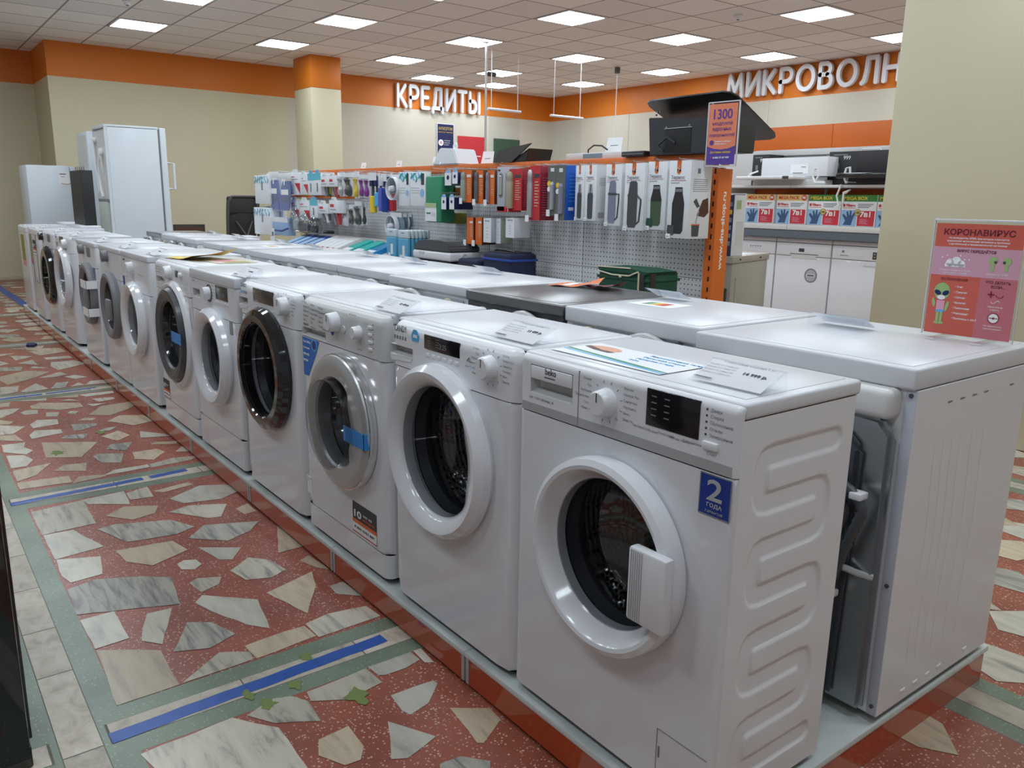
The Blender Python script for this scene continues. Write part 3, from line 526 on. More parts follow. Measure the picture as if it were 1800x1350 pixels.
# ================================================================ washing machines
HP = .103
def yf(x, w, rc): 
    d = abs(x)-(w/2-rc)
    return 0. if d <= 0 else rc-math.sqrt(max(rc*rc-d*d, 0))
def plate_hole(b, w, z0, z1, rc, cx, cz, r, m, rb=0.):
    """front plate with a round porthole opening; side edges curl back with radius rc"""
    ang = [2*PI*k/96 for k in range(96)]
    for x, z in ((-w/2,z0),(w/2,z0),(w/2,z1),(-w/2,z1)): ang.append(math.atan2(z-cz, x-cx)%(2*PI))
    ang = sorted(set(round(a, 6) for a in ang)); rows = []
    for a in ang+[ang[0]]:
        c, s = math.cos(a), math.sin(a); t = 1e9
        if c > 1e-9: t = min(t, (w/2-cx)/c)
        if c < -1e-9: t = min(t, (-w/2-cx)/c)
        if s > 1e-9: t = min(t, (z1-cz)/s)
        if s < -1e-9: t = min(t, (z0-cz)/s)
        row = []
        for q in (0,.1,.25,.4,.55,.65,.73,.8,.85,.9,.94,.97,.985,1):
            rr = r+(t-r)*q; x, z = cx+rr*c, cz+rr*s
            y = yf(x, w, rc)
            if rb and z-z0 < rb: y += rb-math.sqrt(max(rb*rb-(rb-(z-z0))**2, 0))
            row.append((x, y, z))
        rows.append([(cx+r*c, .02, cz+r*s)]+row)
    b.grid(rows, m)
def plate_grid(b, w, z0, z1, rc, m, holes=(), rt=0., segs=9):
    xs = {-w/2, w/2, -w/2+rc, w/2-rc, 0}; zs = {z0, z1}
    for k in range(1, segs): 
        d = rc*math.sin(PI/2*k/segs); xs |= {w/2-rc+d, -w/2+rc-d}
        if rt: zs.add(z1-rt+rt*math.sin(PI/2*k/segs))
    if rt: zs.add(z1-rt)
    for h in holes: xs |= {h[0], h[1]}; zs |= {h[2], h[3]}
    xs, zs = sorted(xs), sorted(zs); bm = bmesh.new(); V = {}
    def Y(x, z):
        y = yf(x, w, rc)
        if rt and z > z1-rt: y = max(y, 0)+rt-math.sqrt(max(rt*rt-(z-z1+rt)**2, 0))
        return y
    for i, x in enumerate(xs):
        for j, z in enumerate(zs): V[i,j] = bm.verts.new((x, Y(x,z), z))
    for i in range(len(xs)-1):
        for j in range(len(zs)-1):
            mx, mz = (xs[i]+xs[i+1])/2, (zs[j]+zs[j+1])/2
            if any(h[0] < mx < h[1] and h[2] < mz < h[3] for h in holes): continue
            bm.faces.new((V[i,j], V[i+1,j], V[i+1,j+1], V[i,j+1]))
    b._join(bm, m)
def pocket(b, x0, x1, z0, z1, d, m):
    P = lambda x, y, z: (x, y, z)
    b.quad([P(x0,0,z0),P(x1,0,z0),P(x1,d,z0+.008),P(x0,d,z0+.008)], m); b.quad([P(x0,0,z1),P(x1,0,z1),P(x1,d,z1),P(x0,d,z1)], m)
    b.quad([P(x0,0,z0),P(x0,0,z1),P(x0,d,z1),P(x0,d,z0+.008)], m); b.quad([P(x1,0,z0),P(x1,0,z1),P(x1,d,z1),P(x1,d,z0+.008)], m)
    b.quad([P(x0,d,z0+.008),P(x1,d,z0+.008),P(x1,d,z1),P(x0,d,z1)], m)
RINGS = {
 'shallow': lambda r, i: [(i,.012),(i+.002,-.024),(i+.010,-.034),(r-.03,-.046),(r-.012,-.042),(r,-.022),(r-.004,0)],
 'flat':   lambda r, i: [(i,.010),(i+.002,-.010),(i+.009,-.018),(r-.030,-.044),(r-.024,-.050),(r-.016,-.052),(r-.004,-.046),(r,-.030),(r-.004,-.004),(r-.012,0)],
 'torus':  lambda r, i: [(i,.006),(i+.002,-.024),(i+.010,-.036),(i+(r-i)*.5,-.050),(r-.02,-.052),(r-.004,-.034),(r,-.014),(r-.008,0)],
 'disc':   lambda r, i: [(i,.012),(i+.002,-.030),(i+.008,-.037),(r-.04,-.042),(r-.02,-.040),(r-.006,-.032),(r,-.016),(r-.004,0)],
 'black':  lambda r, i: [(i,.0),(i+.003,-.040),(i+.008,-.046),(r-.03,-.046),(r-.01,-.034),(r,-.014),(r-.004,0)],
}
def machine(lab, xc, w=.596, d=.42, h=.85, rc=.02, panel=(.713,.82), rt=.015, lid=.03, lidover=False, door=None, drawer=None, kick=None, y0=0., rz=0., body='white', sides='side', pm='plastic', lidm='lid', feet=True, z0=.022, name='washing_machine', cat='washing machine', group='washing machines in the front row', pz1=None, sidef=None):
    t = thing(name, lab, cat, (xc, y0, HP), rz, group); R = {'t': t, 'w': w, 'd': d}
    pz0, pz1_ = panel; pz1 = pz1 or (h-lid if lidover else h-.004)
    R['pz1'] = pz1
    # cabinet shell, open at the front
    b = MB(); x = w/2-.001; yb = d; zt = h-lid
    b.quad([(x,rc,z0),(x,yb,z0),(x,yb,zt),(x,rc,zt)], sides) if not sidef else sidef(b, x, rc, yb, z0, zt)
    b.quad([(-x,rc,z0),(-x,rc,zt),(-x,yb,zt),(-x,yb,z0)], sides)
    b.quad([(-x,yb,z0),(-x,yb,zt),(x,yb,zt),(x,yb,z0)], sides); b.quad([(-x,rc,z0),(-x,yb,z0),(x,yb,z0),(x,rc,z0)], 'dark'); b.quad([(-x,rc,zt),(x,rc,zt),(x,yb,zt),(-x,yb,zt)], 'dark')
    b.build('cabinet', t, 30)
    b = MB()
    if door:
        cx, cz, r, kind, inner, dm = door[:6]
        fz0 = z0+(.0 if kick is None else kick+.002-z0)
        plate_hole(b, w, fz0, pz0-.002, rc, cx, cz, inner+.012, body)
    else: fz0 = z0+(.0 if kick is None else kick+.002-z0); plate_grid(b, w, fz0, pz0-.002, rc, body)
    b.build('front_panel', t, 40)
    if kick is not None:
        b = MB(); plate_grid(b, w, z0, kick, rc, body); b.build('kick_plate', t, 40)
    # control panel
    b = MB(); hs = [drawer[:4]] if drawer else []
    plate_grid(b, w, pz0, pz1, rc, pm, hs, rt)
    if not lidover: # top return of the panel
        b.quad([(-w/2+rc,rt,pz1),(w/2-rc,rt,pz1),(w/2-rc*.3,rt+.03,pz1),(-w/2+rc*.3,rt+.03,pz1)], pm)
    b.box(-w/2+.004, w/2-.004, .03, .034, pz0, pz1-.004, 'dark')
    P = b.build('control_panel', t, 40); R['panel'] = P
    if drawer:
        b = MB(); x0, x1, a, c = drawer[:4]; style = drawer[4]
        pocket(b, x0, x1, a, c, .028, 'offwhite')
        if style == 'plate': b.box(x0+.003, x1-.003, -.002, .006, a+(c-a)*.52, c-.002, 'plastic', .0015)
        elif style == 'scoop': b.prism([(x0,a-.014),(x0+.01,a-.02),(x1-.01,a-.012),(x1,a),(x0,a)], 'y', -.001, .004, 'plastic', .001)
        b.build('detergent_drawer', t, 40)
    # lid
    b = MB(); ly0 = -.004 if lidover else rt-.004
    b.box(-w/2-.001, w/2+.001, ly0, d+.012, h-lid, h, lidm, .007, 3)
    b.box(-w/2+.022, w/2-.022, ly0+.03, d-.01, h-.004, h+.0012, lidm, .001)
    R['lid'] = b.build('lid', t, 40)
    if door:
        prof = RINGS[kind](r, inner); rf = door[6] if len(door) > 6 else None
        b = MB(); b.lathe(prof, (cx,0,cz), 'y', dm, 96, rf and (lambda a, q: rf(a, q, inner, r)))
        D = b.build('door', t, 30); R['door'] = D
        b = MB(); i = inner-.001
        gy = {'shallow':-.022,'torus':-.022,'disc':-.028,'black':-.030,'flat':-.010}.get(kind, .0); b.lathe([(i+.008,-.004+gy),(i+.002,gy),(i*.95,.03),(i*.86,.09),(i*.6,.125),(0,.135)], (cx,0,cz), 'y', 'glass', 64); b.build('door_glass', D)
        b = MB(); b.lathe([(inner+.03,.021),(inner+.012,.024),(inner+.0,.05),(inner+.014,.075),(inner+.03,.09),(inner+.05,.10),(min(.225,w*.48),.10)], (cx,0,cz), 'y', 'rubber', 64); b.build('door_gasket', t, 50)
        b = MB(); q_ = min(.215,w*.47); b.lathe([(q_-.015,.101),(q_,.11),(q_,min(d-.03,.36)),(.05,min(d-.02,.37)),(0,min(d-.035,.355))], (cx,0,cz), 'y', 'drum', 64)
        for k in range(3 if w > .5 else 0):
            a = PI/2+k*2*PI/3+.4; bx = MB._ax
            b.prism([(.17,-.03),(.216,-.05),(.216,.05),(.17,.03)], 'y', .13, min(d-.05,.34), 'drum', .008, Matrix.Translation((cx,0,cz)) @ Matrix.Rotation(-a, 4, 'Y'))
        b.build('drum', t, 40)
        if kind == 'black': pass
    if feet:
        for sx in (-1, 1):
            for y in (.05, d-.05):
                b = MB(); b.cyl(.022, 0, .010, (0,0,0), 'z', 'dark', 16, .002); b.cyl(.008, .010, z0+.004, (0,0,0), 'z', 'midgrey', 10); b.build('foot', t, loc=(sx*(w/2-.05), y, 0))
    return R
def knob(R, x, z, r=.028, dep=.026, m='plastic', mark=True, ring=None, tick=.3):
    b = MB()
    if ring: b.lathe([(0,-.002),(r*1.35,-.003),(r*1.35,.0)], (x,0,z), 'y', ring, 36)
    b.lathe([(0,-dep),(r*.80,-dep),(r*.92,-dep+.004),(r,-.004),(r*1.04,-.001),(r*1.04,.0)], (x,0,z), 'y', m, 36, lambda a, q: q*(1+.012*math.cos(18*a)))
    if mark: b.box(x-.0012, x+.0012, -dep-.0008, -dep+.002, z+r*.1, z+r*.78, 'ink')
    return b.build('program_knob', R['panel'], 35)
def display(R, x0, x1, z0, z1, m='display', dots=True, dig=None):
    b = MB(); b.box(x0, x1, -.0015, .003, z0, z1, m, .001)
    if dots:
        for i in range(2):
            for j in range(4): b.box(x0+.10*(x1-x0)+i*.25*(x1-x0), x0+.20*(x1-x0)+i*.25*(x1-x0), -.0019, -.001, z1-(.2+.17*j)*(z1-z0), z1-(.17+.17*j)*(z1-z0), 'midgrey')
    if dig: b.text(dig, (z1-z0)*.5, (x0+.45*(x1-x0), -.0018, z0+.25*(z1-z0)), F_, 'inkgrey')
    return b.build('display', R['panel'])
PROG = ['Хлопок', 'Хлопок Эко', 'Синтетика', 'Экспресс', 'Микс', 'Шерсть', 'Ручная стирка', 'Полоскание', 'Отжим', 'Пух', 'Рубашки', 'Тёмные вещи', 'Спорт', 'Мини 30']
def dial_marks(R, x, z, r=.040, L=.05, n=12, half=True):
    b = MB()
    for k in range(n):
        a = PI/2-2*PI*(k+.5)/n; c, s = math.cos(a), math.sin(a)
        b.box(-.0007,.0007,-.0006,.0004,0,.006,'inkgrey', mtx=Matrix.Translation((x+r*c,0,z+r*s)) @ Matrix.Rotation(PI/2-a, 4, 'Y'))
    zz = [z+.035-.0125*i for i in range(6)]
    for i, q in enumerate(zz):
        b.text(PROG[i], .0075, (x+r+.008, -.0005, q), F_, 'inkgrey'); b.text(PROG[8+i%6], .0075, (x-r-.008, -.0005, q), F_, 'inkgrey', align='RIGHT')
    b.build('program_labels', R['panel'], smooth=False)
def logo(R, s, x, z, size, m='ink', par='panel', sub=None, fit=None, yy=-.0008):
    b = MB(); b.text(s, size, (x, yy, z), F_, m, bold=.0001, fit=fit)
    if sub: b.text(sub, size*.35, (x, -.0008, z-size*.7), F_, 'inkgrey')
    return b.build('brand_lettering', R[par], smooth=False)
def buttons(R, x0, x1, z, n, s=.010, m='plastic'):
    for k in range(n):
        x = x0+(x1-x0)*k/max(n-1, 1); b = MB(); b.box(x-s/2, x+s/2, -.003, .002, z-s*.35, z+s*.35, m, .0012); b.build('button', R['panel'])
def sticker(R, name, x0, x1, z0, z1, m, y=-.0012, extra=None, pts=None):
    b = MB()
    if pts: b.prism(pts, 'y', y, y+.001, m)
    else: b.box(x0, x1, y, y+.001, z0, z1, m)
    if extra: extra(b, y-.0006)
    return b.build(name, R['t'], smooth=False)
def st10(R, x0, x1, z0, z1):
    def e(b, y):
        w, h = x1-x0, z1-z0
        b.box(x0, x1, y, y+.0008, z0+h*.32, z0+h*.44, 'orangep'); b.box(x0, x1, y, y+.0008, z0, z0+h*.32, 'paper'); b.box(x0, x1, y-.0003, y+.0008, z0+h*.0, z0+h*.035, 'red')
        b.text('10', .04, (x0+w*.08, y-.0003, z0+h*.52), F_, 'paper', bold=.001, fit=(w*.3, h*.24)); b.text('лет на', .012, (x0+w*.45, y-.0003, z0+h*.66), F_, 'paper', fit=(w*.36, h*.07))
        b.text('запчасти', .012, (x0+w*.45, y-.0003, z0+h*.53), F_, 'orangep', fit=(w*.48, h*.07)); b.text('8 800 3333 887', .012, (x0+w*.08, y-.0003, z0+h*.15), F_, 'ink', bold=.0002, fit=(w*.84, h*.08))
    sticker(R, 'warranty_sticker', x0, x1, z0, z1, 'ink', extra=e)
def st2(R, x0, x1, z0, z1):
    def e(b, y):
        w, h = x1-x0, z1-z0
        b.box(x0-.001, x0+.001, y, y+.0008, z0, z1, 'inkgrey'); b.box(x1-.001, x1+.001, y, y+.0008, z0, z1, 'inkgrey'); b.box(x0, x1, y, y+.0008, z0-.001, z0+.001, 'inkgrey'); b.box(x0, x1, y, y+.0008, z1-.001, z1+.001, 'inkgrey')
        b.text('2', .06, (x0+w*.24, y-.0003, z0+h*.38), F_, 'stgrey', bold=.001, fit=(w*.5, h*.52)); b.text('ГОДА', .02, (x0+w*.26, y-.0003, z0+h*.2), F_, 'stgrey', bold=.0006, fit=(w*.5, h*.12)); b.text('ГАРАНТИЯ', .012, (x0+w*.23, y-.0003, z0+h*.07), F_, 'stgrey', fit=(w*.56, h*.06))
    sticker(R, 'warranty_sticker', x0, x1, z0, z1, 'blue', extra=e)
M['stgrey'] = mat('sticker_grey', (.42,.43,.45), .4)
def notch(a0, wid, amt):
    """door inner edge that swells inwards to hold the grip"""
    def f(a, q, i, r):
        if q > i+.022: return q
        d = math.atan2(math.sin(a-a0), math.cos(a-a0)); k = 1/(1+math.exp((abs(d)-wid)*18))
        return q-amt*k*(1-(q-i)/.022*.6)
    return f
# ---- 1 nearest: serpentine embossed side
def beko_side(b, x, y0, y1, z0, z1):
    path = [(.31,.845),(.105,.845),(.088,.765),(.105,.705),(.275,.705)]
    P = []; zc = .742   # recessed band, local z
    seg = []
    tops = [.742, .653, .563, .470, .377, .284, .191, .098]
    L, Rr = .105, .275
    pts = [(.305, tops[0])]
    for k in range(len(tops)-1):
        if k % 2 == 0:
            pts += [(L, tops[k])]; zc = (tops[k]+tops[k+1])/2; r = (tops[k]-tops[k+1])/2
            pts += [(L-.030*math.sin(a*PI/8)**.5, zc+r*math.cos(a*PI/8)) for a in range(1, 8)]+[(L, tops[k+1])]
        else:
            pts += [(Rr-.02, tops[k])]; zc = (tops[k]+tops[k+1])/2; r = (tops[k]-tops[k+1])/2
            pts += [(Rr-.02+.030*math.sin(a*PI/8)**.5, zc+r*math.cos(a*PI/8)) for a in range(1, 8)]+[(Rr-.02, tops[k+1])]
    pts.append((.10, tops[-1])) if len(tops) % 2 else pts.append((.30, tops[-1]))
    def dist(u, v):
        m = 9
        for i in range(len(pts)-1):
            ax, az = pts[i]; bx, bz = pts[i+1]; dx, dz = bx-ax, bz-az; l = dx*dx+dz*dz
            if min(ax,bx)-.04 > u or max(ax,bx)+.04 < u or min(az,bz)-.04 > v or max(az,bz)+.04 < v: continue
            t = max(0, min(1, ((u-ax)*dx+(v-az)*dz)/l)) if l else 0; m = min(m, math.hypot(u-ax-t*dx, v-az-t*dz))
        return m
    nu, nv = 110, 230; rows = []
    for i in range(nu+1):
        u = y0+(y1-y0)*i/nu; row = []
        for j in range(nv+1):
            v = z0+(z1-z0)*j/nv; d = dist(u, v); k = max(0, min(1, (.0255-d)/.008)); k = k*k*(3-2*k)
            row.append((x-.0045*k, u, v))
        rows.append(row)
    b.grid(rows, 'side')
R = machine('white front loader nearest the camera with black display and blue number 2 sticker', -.297, w=.606, d=.366, rc=.012, panel=(.718,.85), rt=.016, door=(.012,.475,.208,'flat',.156,'white'),
            drawer=(-.266,-.124,.762,.826,'plate'), sidef=beko_side)
logo(R, 'beko', -.213, .811, .03, fit=(.036,.014), yy=-.0026); b = MB(); b.box(-.216,-.180,-.0028,-.0015,.8035,.8055,'ink'); b.build('logo_underline', R['panel'])
# band along the lower edge of the panel and the drawer seam
b = MB(); b.box(-.294,.294,-.0007,.002,.7185,.738,'band'); b.build('silver_strip', R['panel'])
b = MB(); b.box(-.1055,-.1042,-.0012,.004,.72,.838,'midgrey'); b.build('drawer_seam', R['panel'])
knob(R, -.020, .789, .028, .030); display(R, .088, .217, .768, .840); dial_marks(R, -.020, .789, .038)
b = MB(); b.text('5кг  1000 об/мин | A', .009, (-.268,-.0005,.748), F_, 'ink')
for k, s in enumerate(('Дверь', 'Стирка', 'Полоскание', 'Отжим', 'Завершение')): b.cyl(.0022, -.0008, 0, (.232,0,.829-.0115*k), 'y', 'ink', 10); b.text(s, .0085, (.240,-.0005,.826-.0115*k), F_, 'inkgrey')
for k, s in enumerate(('Температура','Отжим','Полоскание','Лёгкая глажка','Дополнительно')): b.text(s, .007, (.075+.033*k,-.0005,.757-.0015*(k%2)), F_, 'inkgrey', align='CENTER')
b.text('Старт', .008, (.237,-.0005,.747), F_, 'inkgrey'); b.build('panel_print', R['panel'], smooth=False)
b = MB(); b.box(.228,.262,-.006,.002,.757,.772,'plastic',.003); b.build('start_button', R['panel'])
st2(R, .229, .297, .637, .713)
b = MB()  # ribbed square grip
b.box(.128,.222,-.072,-.046,.402,.552,'white',.006)
for k in range(6): b.box(.136+.0055*k,.1375+.0055*k,-.0735,-.070,.406,.548,'band')
b.build('door_handle', R['door'])
b = MB(); b.box(.165,.166,-.0012,.002,.03,.152,'midgrey'); b.box(.165,.29,-.0012,.002,.152,.153,'midgrey'); b.box(.170,.174,-.0018,.001,.09,.115,'midgrey',.0008); b.build('service_flap', R['t'])
M1 = R
# ---- 2 round white door
def candy(lab, xc, door, **k):
    return machine(lab, xc, rc=.045, panel=(.72,.84), rt=.035, door=door, **k)
R = candy('white front loader with big white ring door, blue round tag beside its logo', -.912, (-.014,.529,.236,'torus',.174,'white',notch(0.05,.5,.022)), w=.60, d=.36, drawer=(-.294,-.170,.750,.778,'scoop'))
logo(R, 'CANDY', -.268, .818, .028, fit=(.068,.018)); b = MB()
for k in range(5): b.box(-.272+.015*k,-.264+.015*k,-.0006,.0003,.796,.806,'inkgrey')
b.build('feature_icons', R['panel'], smooth=False)
b = MB(); b.prism([(-.172,.802),(-.138,.802),(-.134,.818),(-.146,.834),(-.164,.834),(-.176,.818)], 'y', -.0012, 0, 'lblue', .0003); b.box(-.165,-.145,-.0018,-.001,.812,.820,'paper'); b.build('round_tag', R['panel'])
display(R, -.108, .062, .790, .829, dig='3:25'); knob(R, .195, .790, .030, .030); dial_marks(R, .195, .790, .040); buttons(R, -.09, .05, .775, 6, .014)
b = MB(); b.text('Smart Touch', .008, (.088,-.0006,.775), F_, 'lblue'); b.tube([(.095,-.001,.79),(.105,-.001,.80),(.11,-.001,.79)], .001, 'inkgrey', 4); b.build('panel_print', R['panel'], smooth=False)
# ---- 3 silver ring door
R = machine('white front loader with silver ring door held by blue tape and grey panel', -1.545, w=.60, d=.355, rc=.030, panel=(.712,.84), rt=.035, pm='panelgrey', kick=.100,
            door=(.030,.475,.222,'disc',.142,'silver',notch(0.0,.75,.045)), drawer=(-.285,-.098,.716,.744,'none'))
b = MB(); rows = ['Программы', 'Ежедневные', 'Спорт', 'Быстрые']
for c in range(3):
    for k in range(6): b.text(PROG[(c*5+k)%14], .0095, (-.275+.062*c,-.0006,.828-.0155*k-.004*c), F_, 'ink' if k == 0 else 'inkgrey')
b.text('IWSB 5085', .010, (-.278,-.0006,.752), F_, 'ink'); b.text('Push & Wash', .010, (-.12,-.0006,.752), F_, 'ink'); b.text('EcoTime', .010, (.13,-.0006,.725), F_, 'inkgrey')
for k in range(4): b.cyl(.0018,-.0008,0,(.085+.012*k,0,.830),'y','ink',8)
for k in range(6): b.cyl(.0018,-.0008,0,(.235,0,.815-.014*k),'y','ink',8)
b.build('panel_print', R['panel'], smooth=False)
knob(R, -.015, .793, .031, .034); knob(R, .145, .780, .021, .026, mark=False); 
for k in range(4):
    b = MB(); b.box(.205,.228,-.004,.002,.800-.022*k,.810-.022*k,'plastic',.002); b.build('button', R['panel'])
b = MB(); b.cyl(.011,-.0015,0,(-.045,0,.757),'y','blue',20); b.build('round_tag', R['panel']); b = MB(); b.cyl(.012,-.004,0,(.040,0,.776),'y','offwhite',20,.001); b.build('push_button', R['panel'])
logo(R, 'INDESIT', -.02, .650, .016, par='door'); R['door'].children[-1].location = (0,-.0405,0)
def e(b, y):
    b.cyl(.022, y, y+.001, (-.190,0,.690), 'y', 'lblue', 24); b.cyl(.016, y-.0004, y+.001, (-.190,0,.690), 'y', 'blue', 24)
    for k in range(4): b.text(('Push & Wash','Запуск одним','нажатием','кнопки')[k], .013, (-.278, y-.0004, .69-.022*k), F_, 'paper', fit=((.06,.05,.045,.035)[k], .008))
sticker(R, 'promo_sticker', 0,0,0,0,'bsticker' if 'bsticker' in M else 'blue', extra=e, pts=[(-.287,.708),(-.150,.708),(-.175,.665),(-.245,.575),(-.283,.575)])
b = MB(); b.box(.105,.245,-.044,-.0425,.437,.486,'tapeb'); b.box(.240,.246,-.044,-.001,.437,.486,'tapeb'); b.build('door_tape', R['door'], smooth=False)
b = MB(); b.lathe([(.2185,-.026),(.2215,-.025),(.2232,-.014),(.2225,-.002)], (.030,0,.475), 'y', 'chrome', 80); b.build('door_trim', R['door'])
st10(R, .068, .232, .112, .216)
b = MB(); b.box(-.292,-.255,-.0012,0,.135,.20,'paper'); b.text('Срок службы', .006, (-.290,-.0016,.19), F_, 'inkgrey'); b.text('10 лет', .006, (-.290,-.0016,.18), F_, 'inkgrey'); b.build('small_label', R['t'], smooth=False)
# ---- 4 gloss black door
R = candy('white front loader with large gloss black door and square display', -2.17, (-.009,.530,.241,'black',.178,'black'), w=.60, d=.42, drawer=(-.288,-.190,.755,.785,'scoop'))
logo(R, 'CANDY', -.258, .826, .028, fit=(.062,.016)); display(R, -.125, .080, .782, .834, 'displayg'); knob(R, .195, .796, .034, .032); dial_marks(R, .195, .796, .044)
b = MB()
for k in range(4): b.box(-.262+.018*k,-.252+.018*k,-.0006,.0003,.800,.812,'lblue' if k < 2 else 'inkgrey')
b.build('feature_icons', R['panel'], smooth=False)
# ---- 5 slab lid, white ring door
R = machine('white front loader with thick lid, black ringed knob and large grey display', -2.81, w=.61, d=.41, rc=.018, panel=(.665,.807), rt=0., lid=.045, lidover=True, kick=.155,
            door=(.023,.481,.219,'torus',.150,'white',notch(0.0,.6,.035)), drawer=(-.278,-.170,.722,.760,'none'))
knob(R, -.035, .757, .029, .030, ring='darkgrey', mark=False); display(R, .055, .210, .742, .806-.004, 'displayg', dig='0:40'); buttons(R, .06, .205, .728, 6, .016)
b = MB(); b.text('Ассистент', .009, (-.285,-.0006,.793), F_, 'inkgrey')
for k in range(5): b.text(PROG[k], .008, (.006,-.0006,.79-.014*k), F_, 'inkgrey')
b.build('panel_print', R['panel'], smooth=False)
sticker(R, 'serial_sticker', .214, .252, .607, .665, 'midgrey')
# ---- 6 dark door inside white ring
R = machine('white front loader whose dark grey door sits in a wide white surround, taped', -3.45, w=.61, d=.42, rc=.025, panel=(.705,.84), rt=.03, kick=.105,
            door=(.030,.492,.238,'shallow',.165,'darkgrey'), drawer=(-.27,-.12,.732,.765,'scoop'))
b = MB(); b.lathe([(.236,0),(.240,-.022),(.252,-.026),(.268,-.014),(.272,.0)], (.036,0,.492), 'y', 'white', 80); b.build('door_surround', R['t'])
knob(R, -.005, .800, .034, .034, mark=False); display(R, .085, .135, .785, .818, 'darkgrey', dots=False); knob(R, .185, .800, .014, .014, mark=False); buttons(R, .05, .14, .742, 4, .014); buttons(R, .2, .25, .748, 2, .014)
b = MB()
for c in range(3):
    for k in range(4): b.text(PROG[(c*4+k)%14], .008, (-.275+.05*c,-.0006,.826-.014*k), F_, 'inkgrey')
b.build('panel_print', R['panel'], smooth=False)
sticker(R, 'promo_sticker', .165, .235, .655, .685, 'midgrey'); sticker(R, 'side_label', .262, .290, .47, .66, 'paper', y=-.0015, extra=lambda b, y: [b.box(.268,.284,y,y+.001,.50+.045*k,.525+.045*k,'pink') for k in range(3)])
b = MB(); b.box(.14,.295,-.0535,-.052,.478,.530,'tapeb'); b.build('door_tape', R['door'], smooth=False)
st10(R, -.292, -.175, .112, .212)
# ---- 7 plain white, slab lid
R = machine('white front loader with small white knob, its white side showing beside the dark doored one', -4.19, w=.62, d=.50, rc=.014, panel=(.635,.82), rt=0., lid=.035, lidover=True,
            door=(.0,.472,.221,'torus',.145,'white',notch(0.0,.6,.02)), drawer=(-.255,-.165,.72,.76,'scoop'))
knob(R, -.055, .765, .034, .036, mark=False); logo(R, 'ATLANT', -.27, .795, .014)
b = MB()
for k in range(5): b.cyl(.003,-.001,0,(.09+.025*k,0,.735),'y','inkgrey',8)
b.build('panel_print', R['panel'], smooth=False)
sticker(R, 'promo_sticker', -.30, -.26, .60, .70, 'blue'); sticker(R, 'energy_sticker', -.255, -.165, .575, .655, 'blue', extra=lambda b, y: b.box(-.24,-.18,y,y+.001,.62,.64,'paper'))
# ---- 8 grey door
R = machine('white front loader with mid grey door and grey knob, no display', -4.83, w=.60, d=.44, rc=.016, panel=(.66,.82), rt=0., lid=.032, lidover=True,
            door=(.030,.484,.215,'shallow',.150,'midgrey'), drawer=(-.27,-.16,.735,.79,'plate'))
knob(R, -.06, .79, .036, .036, m='midgrey', mark=False); logo(R, 'ATLANT', -.27, .803, .012)
b = MB(); b.box(.10,.20,-.068,-.046,.41,.54,'midgrey',.008); b.build('door_handle', R['door'])
# ---- 9 grey door and display, white tape
R = machine('white front loader with grey door held by two white tapes and a grey display', -5.58, w=.62, d=.44, rc=.016, panel=(.68,.82), rt=0., lid=.032, lidover=True,
            door=(.080,.490,.217,'shallow',.150,'midgrey'), drawer=(-.28,-.17,.745,.79,'plate'))
knob(R, -.085, .79, .034, .034, m='midgrey', mark=False); display(R, .035, .155, .745, .812, 'midgrey'); logo(R, 'ATLANT', -.28, .803, .012)
b = MB(); b.box(.15,.25,-.068,-.046,.40,.55,'midgrey',.008); b.build('door_handle', R['door'])
for z in (.545, .355):
    b = MB(); b.box(.12,.306,-.072,-.070,z,z+.055,'paper'); b.box(.304,.306,-.072,-.001,z,z+.055,'paper'); b.build('door_tape', R['door'], smooth=False)
st2(R, .205, .262, .605, .68); sticker(R, 'promo_sticker', -.30, -.235, .60, .665, 'blue')
# ---- 10 curved front, thick white ring
R = machine('white front loader with thick white ring door and dark square display, beyond the taped one', -6.52, w=.64, d=.44, rc=.045, panel=(.72,.84), rt=.03,
            door=(.080,.525,.246,'torus',.172,'white',notch(.1,.5,.02)), drawer=(-.29,-.19,.75,.785,'scoop'))
display(R, -.09, .055, .785, .838, 'displayg', dots=False); knob(R, .18, .79, .036, .034, mark=False); logo(R, 'CANDY', -.27, .82, .02, fit=(.05,.014))
# ---- 11 black door, black knob
R = machine('white front loader with gloss black door and black knob near the far end', -7.26, w=.64, d=.44, rc=.045, panel=(.715,.84), rt=.025,
            door=(.045,.478,.252,'black',.160,'black'))
knob(R, -.20, .80, .036, .036, m='black', mark=False, ring='silver'); display(R, .04, .19, .765, .83, 'midgrey', dots=False); sticker(R, 'serial_sticker', .255, .295, .56, .67, 'midgrey')
# ---- 12, 13 narrow top loaders
def top_loader(lab, xc, w):
    R = machine(lab, xc, w=w, d=.55, rc=.03, panel=(.79,.83), rt=.02, lid=.03, body='white', feet=True, name='top_loading_washer', group='top loading washers at the far end')
    t = R['t']; b = MB(); b.box(-w/2+.01, w/2-.01, .36, .54, .845, .875, 'plastic', .01); b.build('rear_control_panel', t)
    b = MB(); b.box(-.06,.06,.02,.04,.846,.855,'plastic',.003); b.build('lid_handle', t)
    b = MB(); b.box(-w/2+.02,w/2-.02,-.001,.002,.10,.102,'midgrey'); b.build('kick_seam', t)
    return R
R = top_loader('white top loading washer with black and orange warranty sticker, second from the far end', -8.06, .60)
st10(R, -.05, .13, .60, .74); sticker(R, 'energy_strip', -.25, -.19, .55, .79, 'olive'); sticker(R, 'pink_sticker', -.26, -.17, .50, .55, 'pinks'  if 'pinks' in M else 'pink')
b = MB(); b.box(-.13,-.125,-.004,0,.35,.79,'midgrey'); b.box(.15,.155,-.004,0,.35,.79,'midgrey'); b.box(-.13,.155,-.004,0,.345,.35,'midgrey'); b.build('film_edge', R['t'], smooth=False)
R = top_loader('white top loading washer with olive strip at the far end of the row', -8.80, .58)
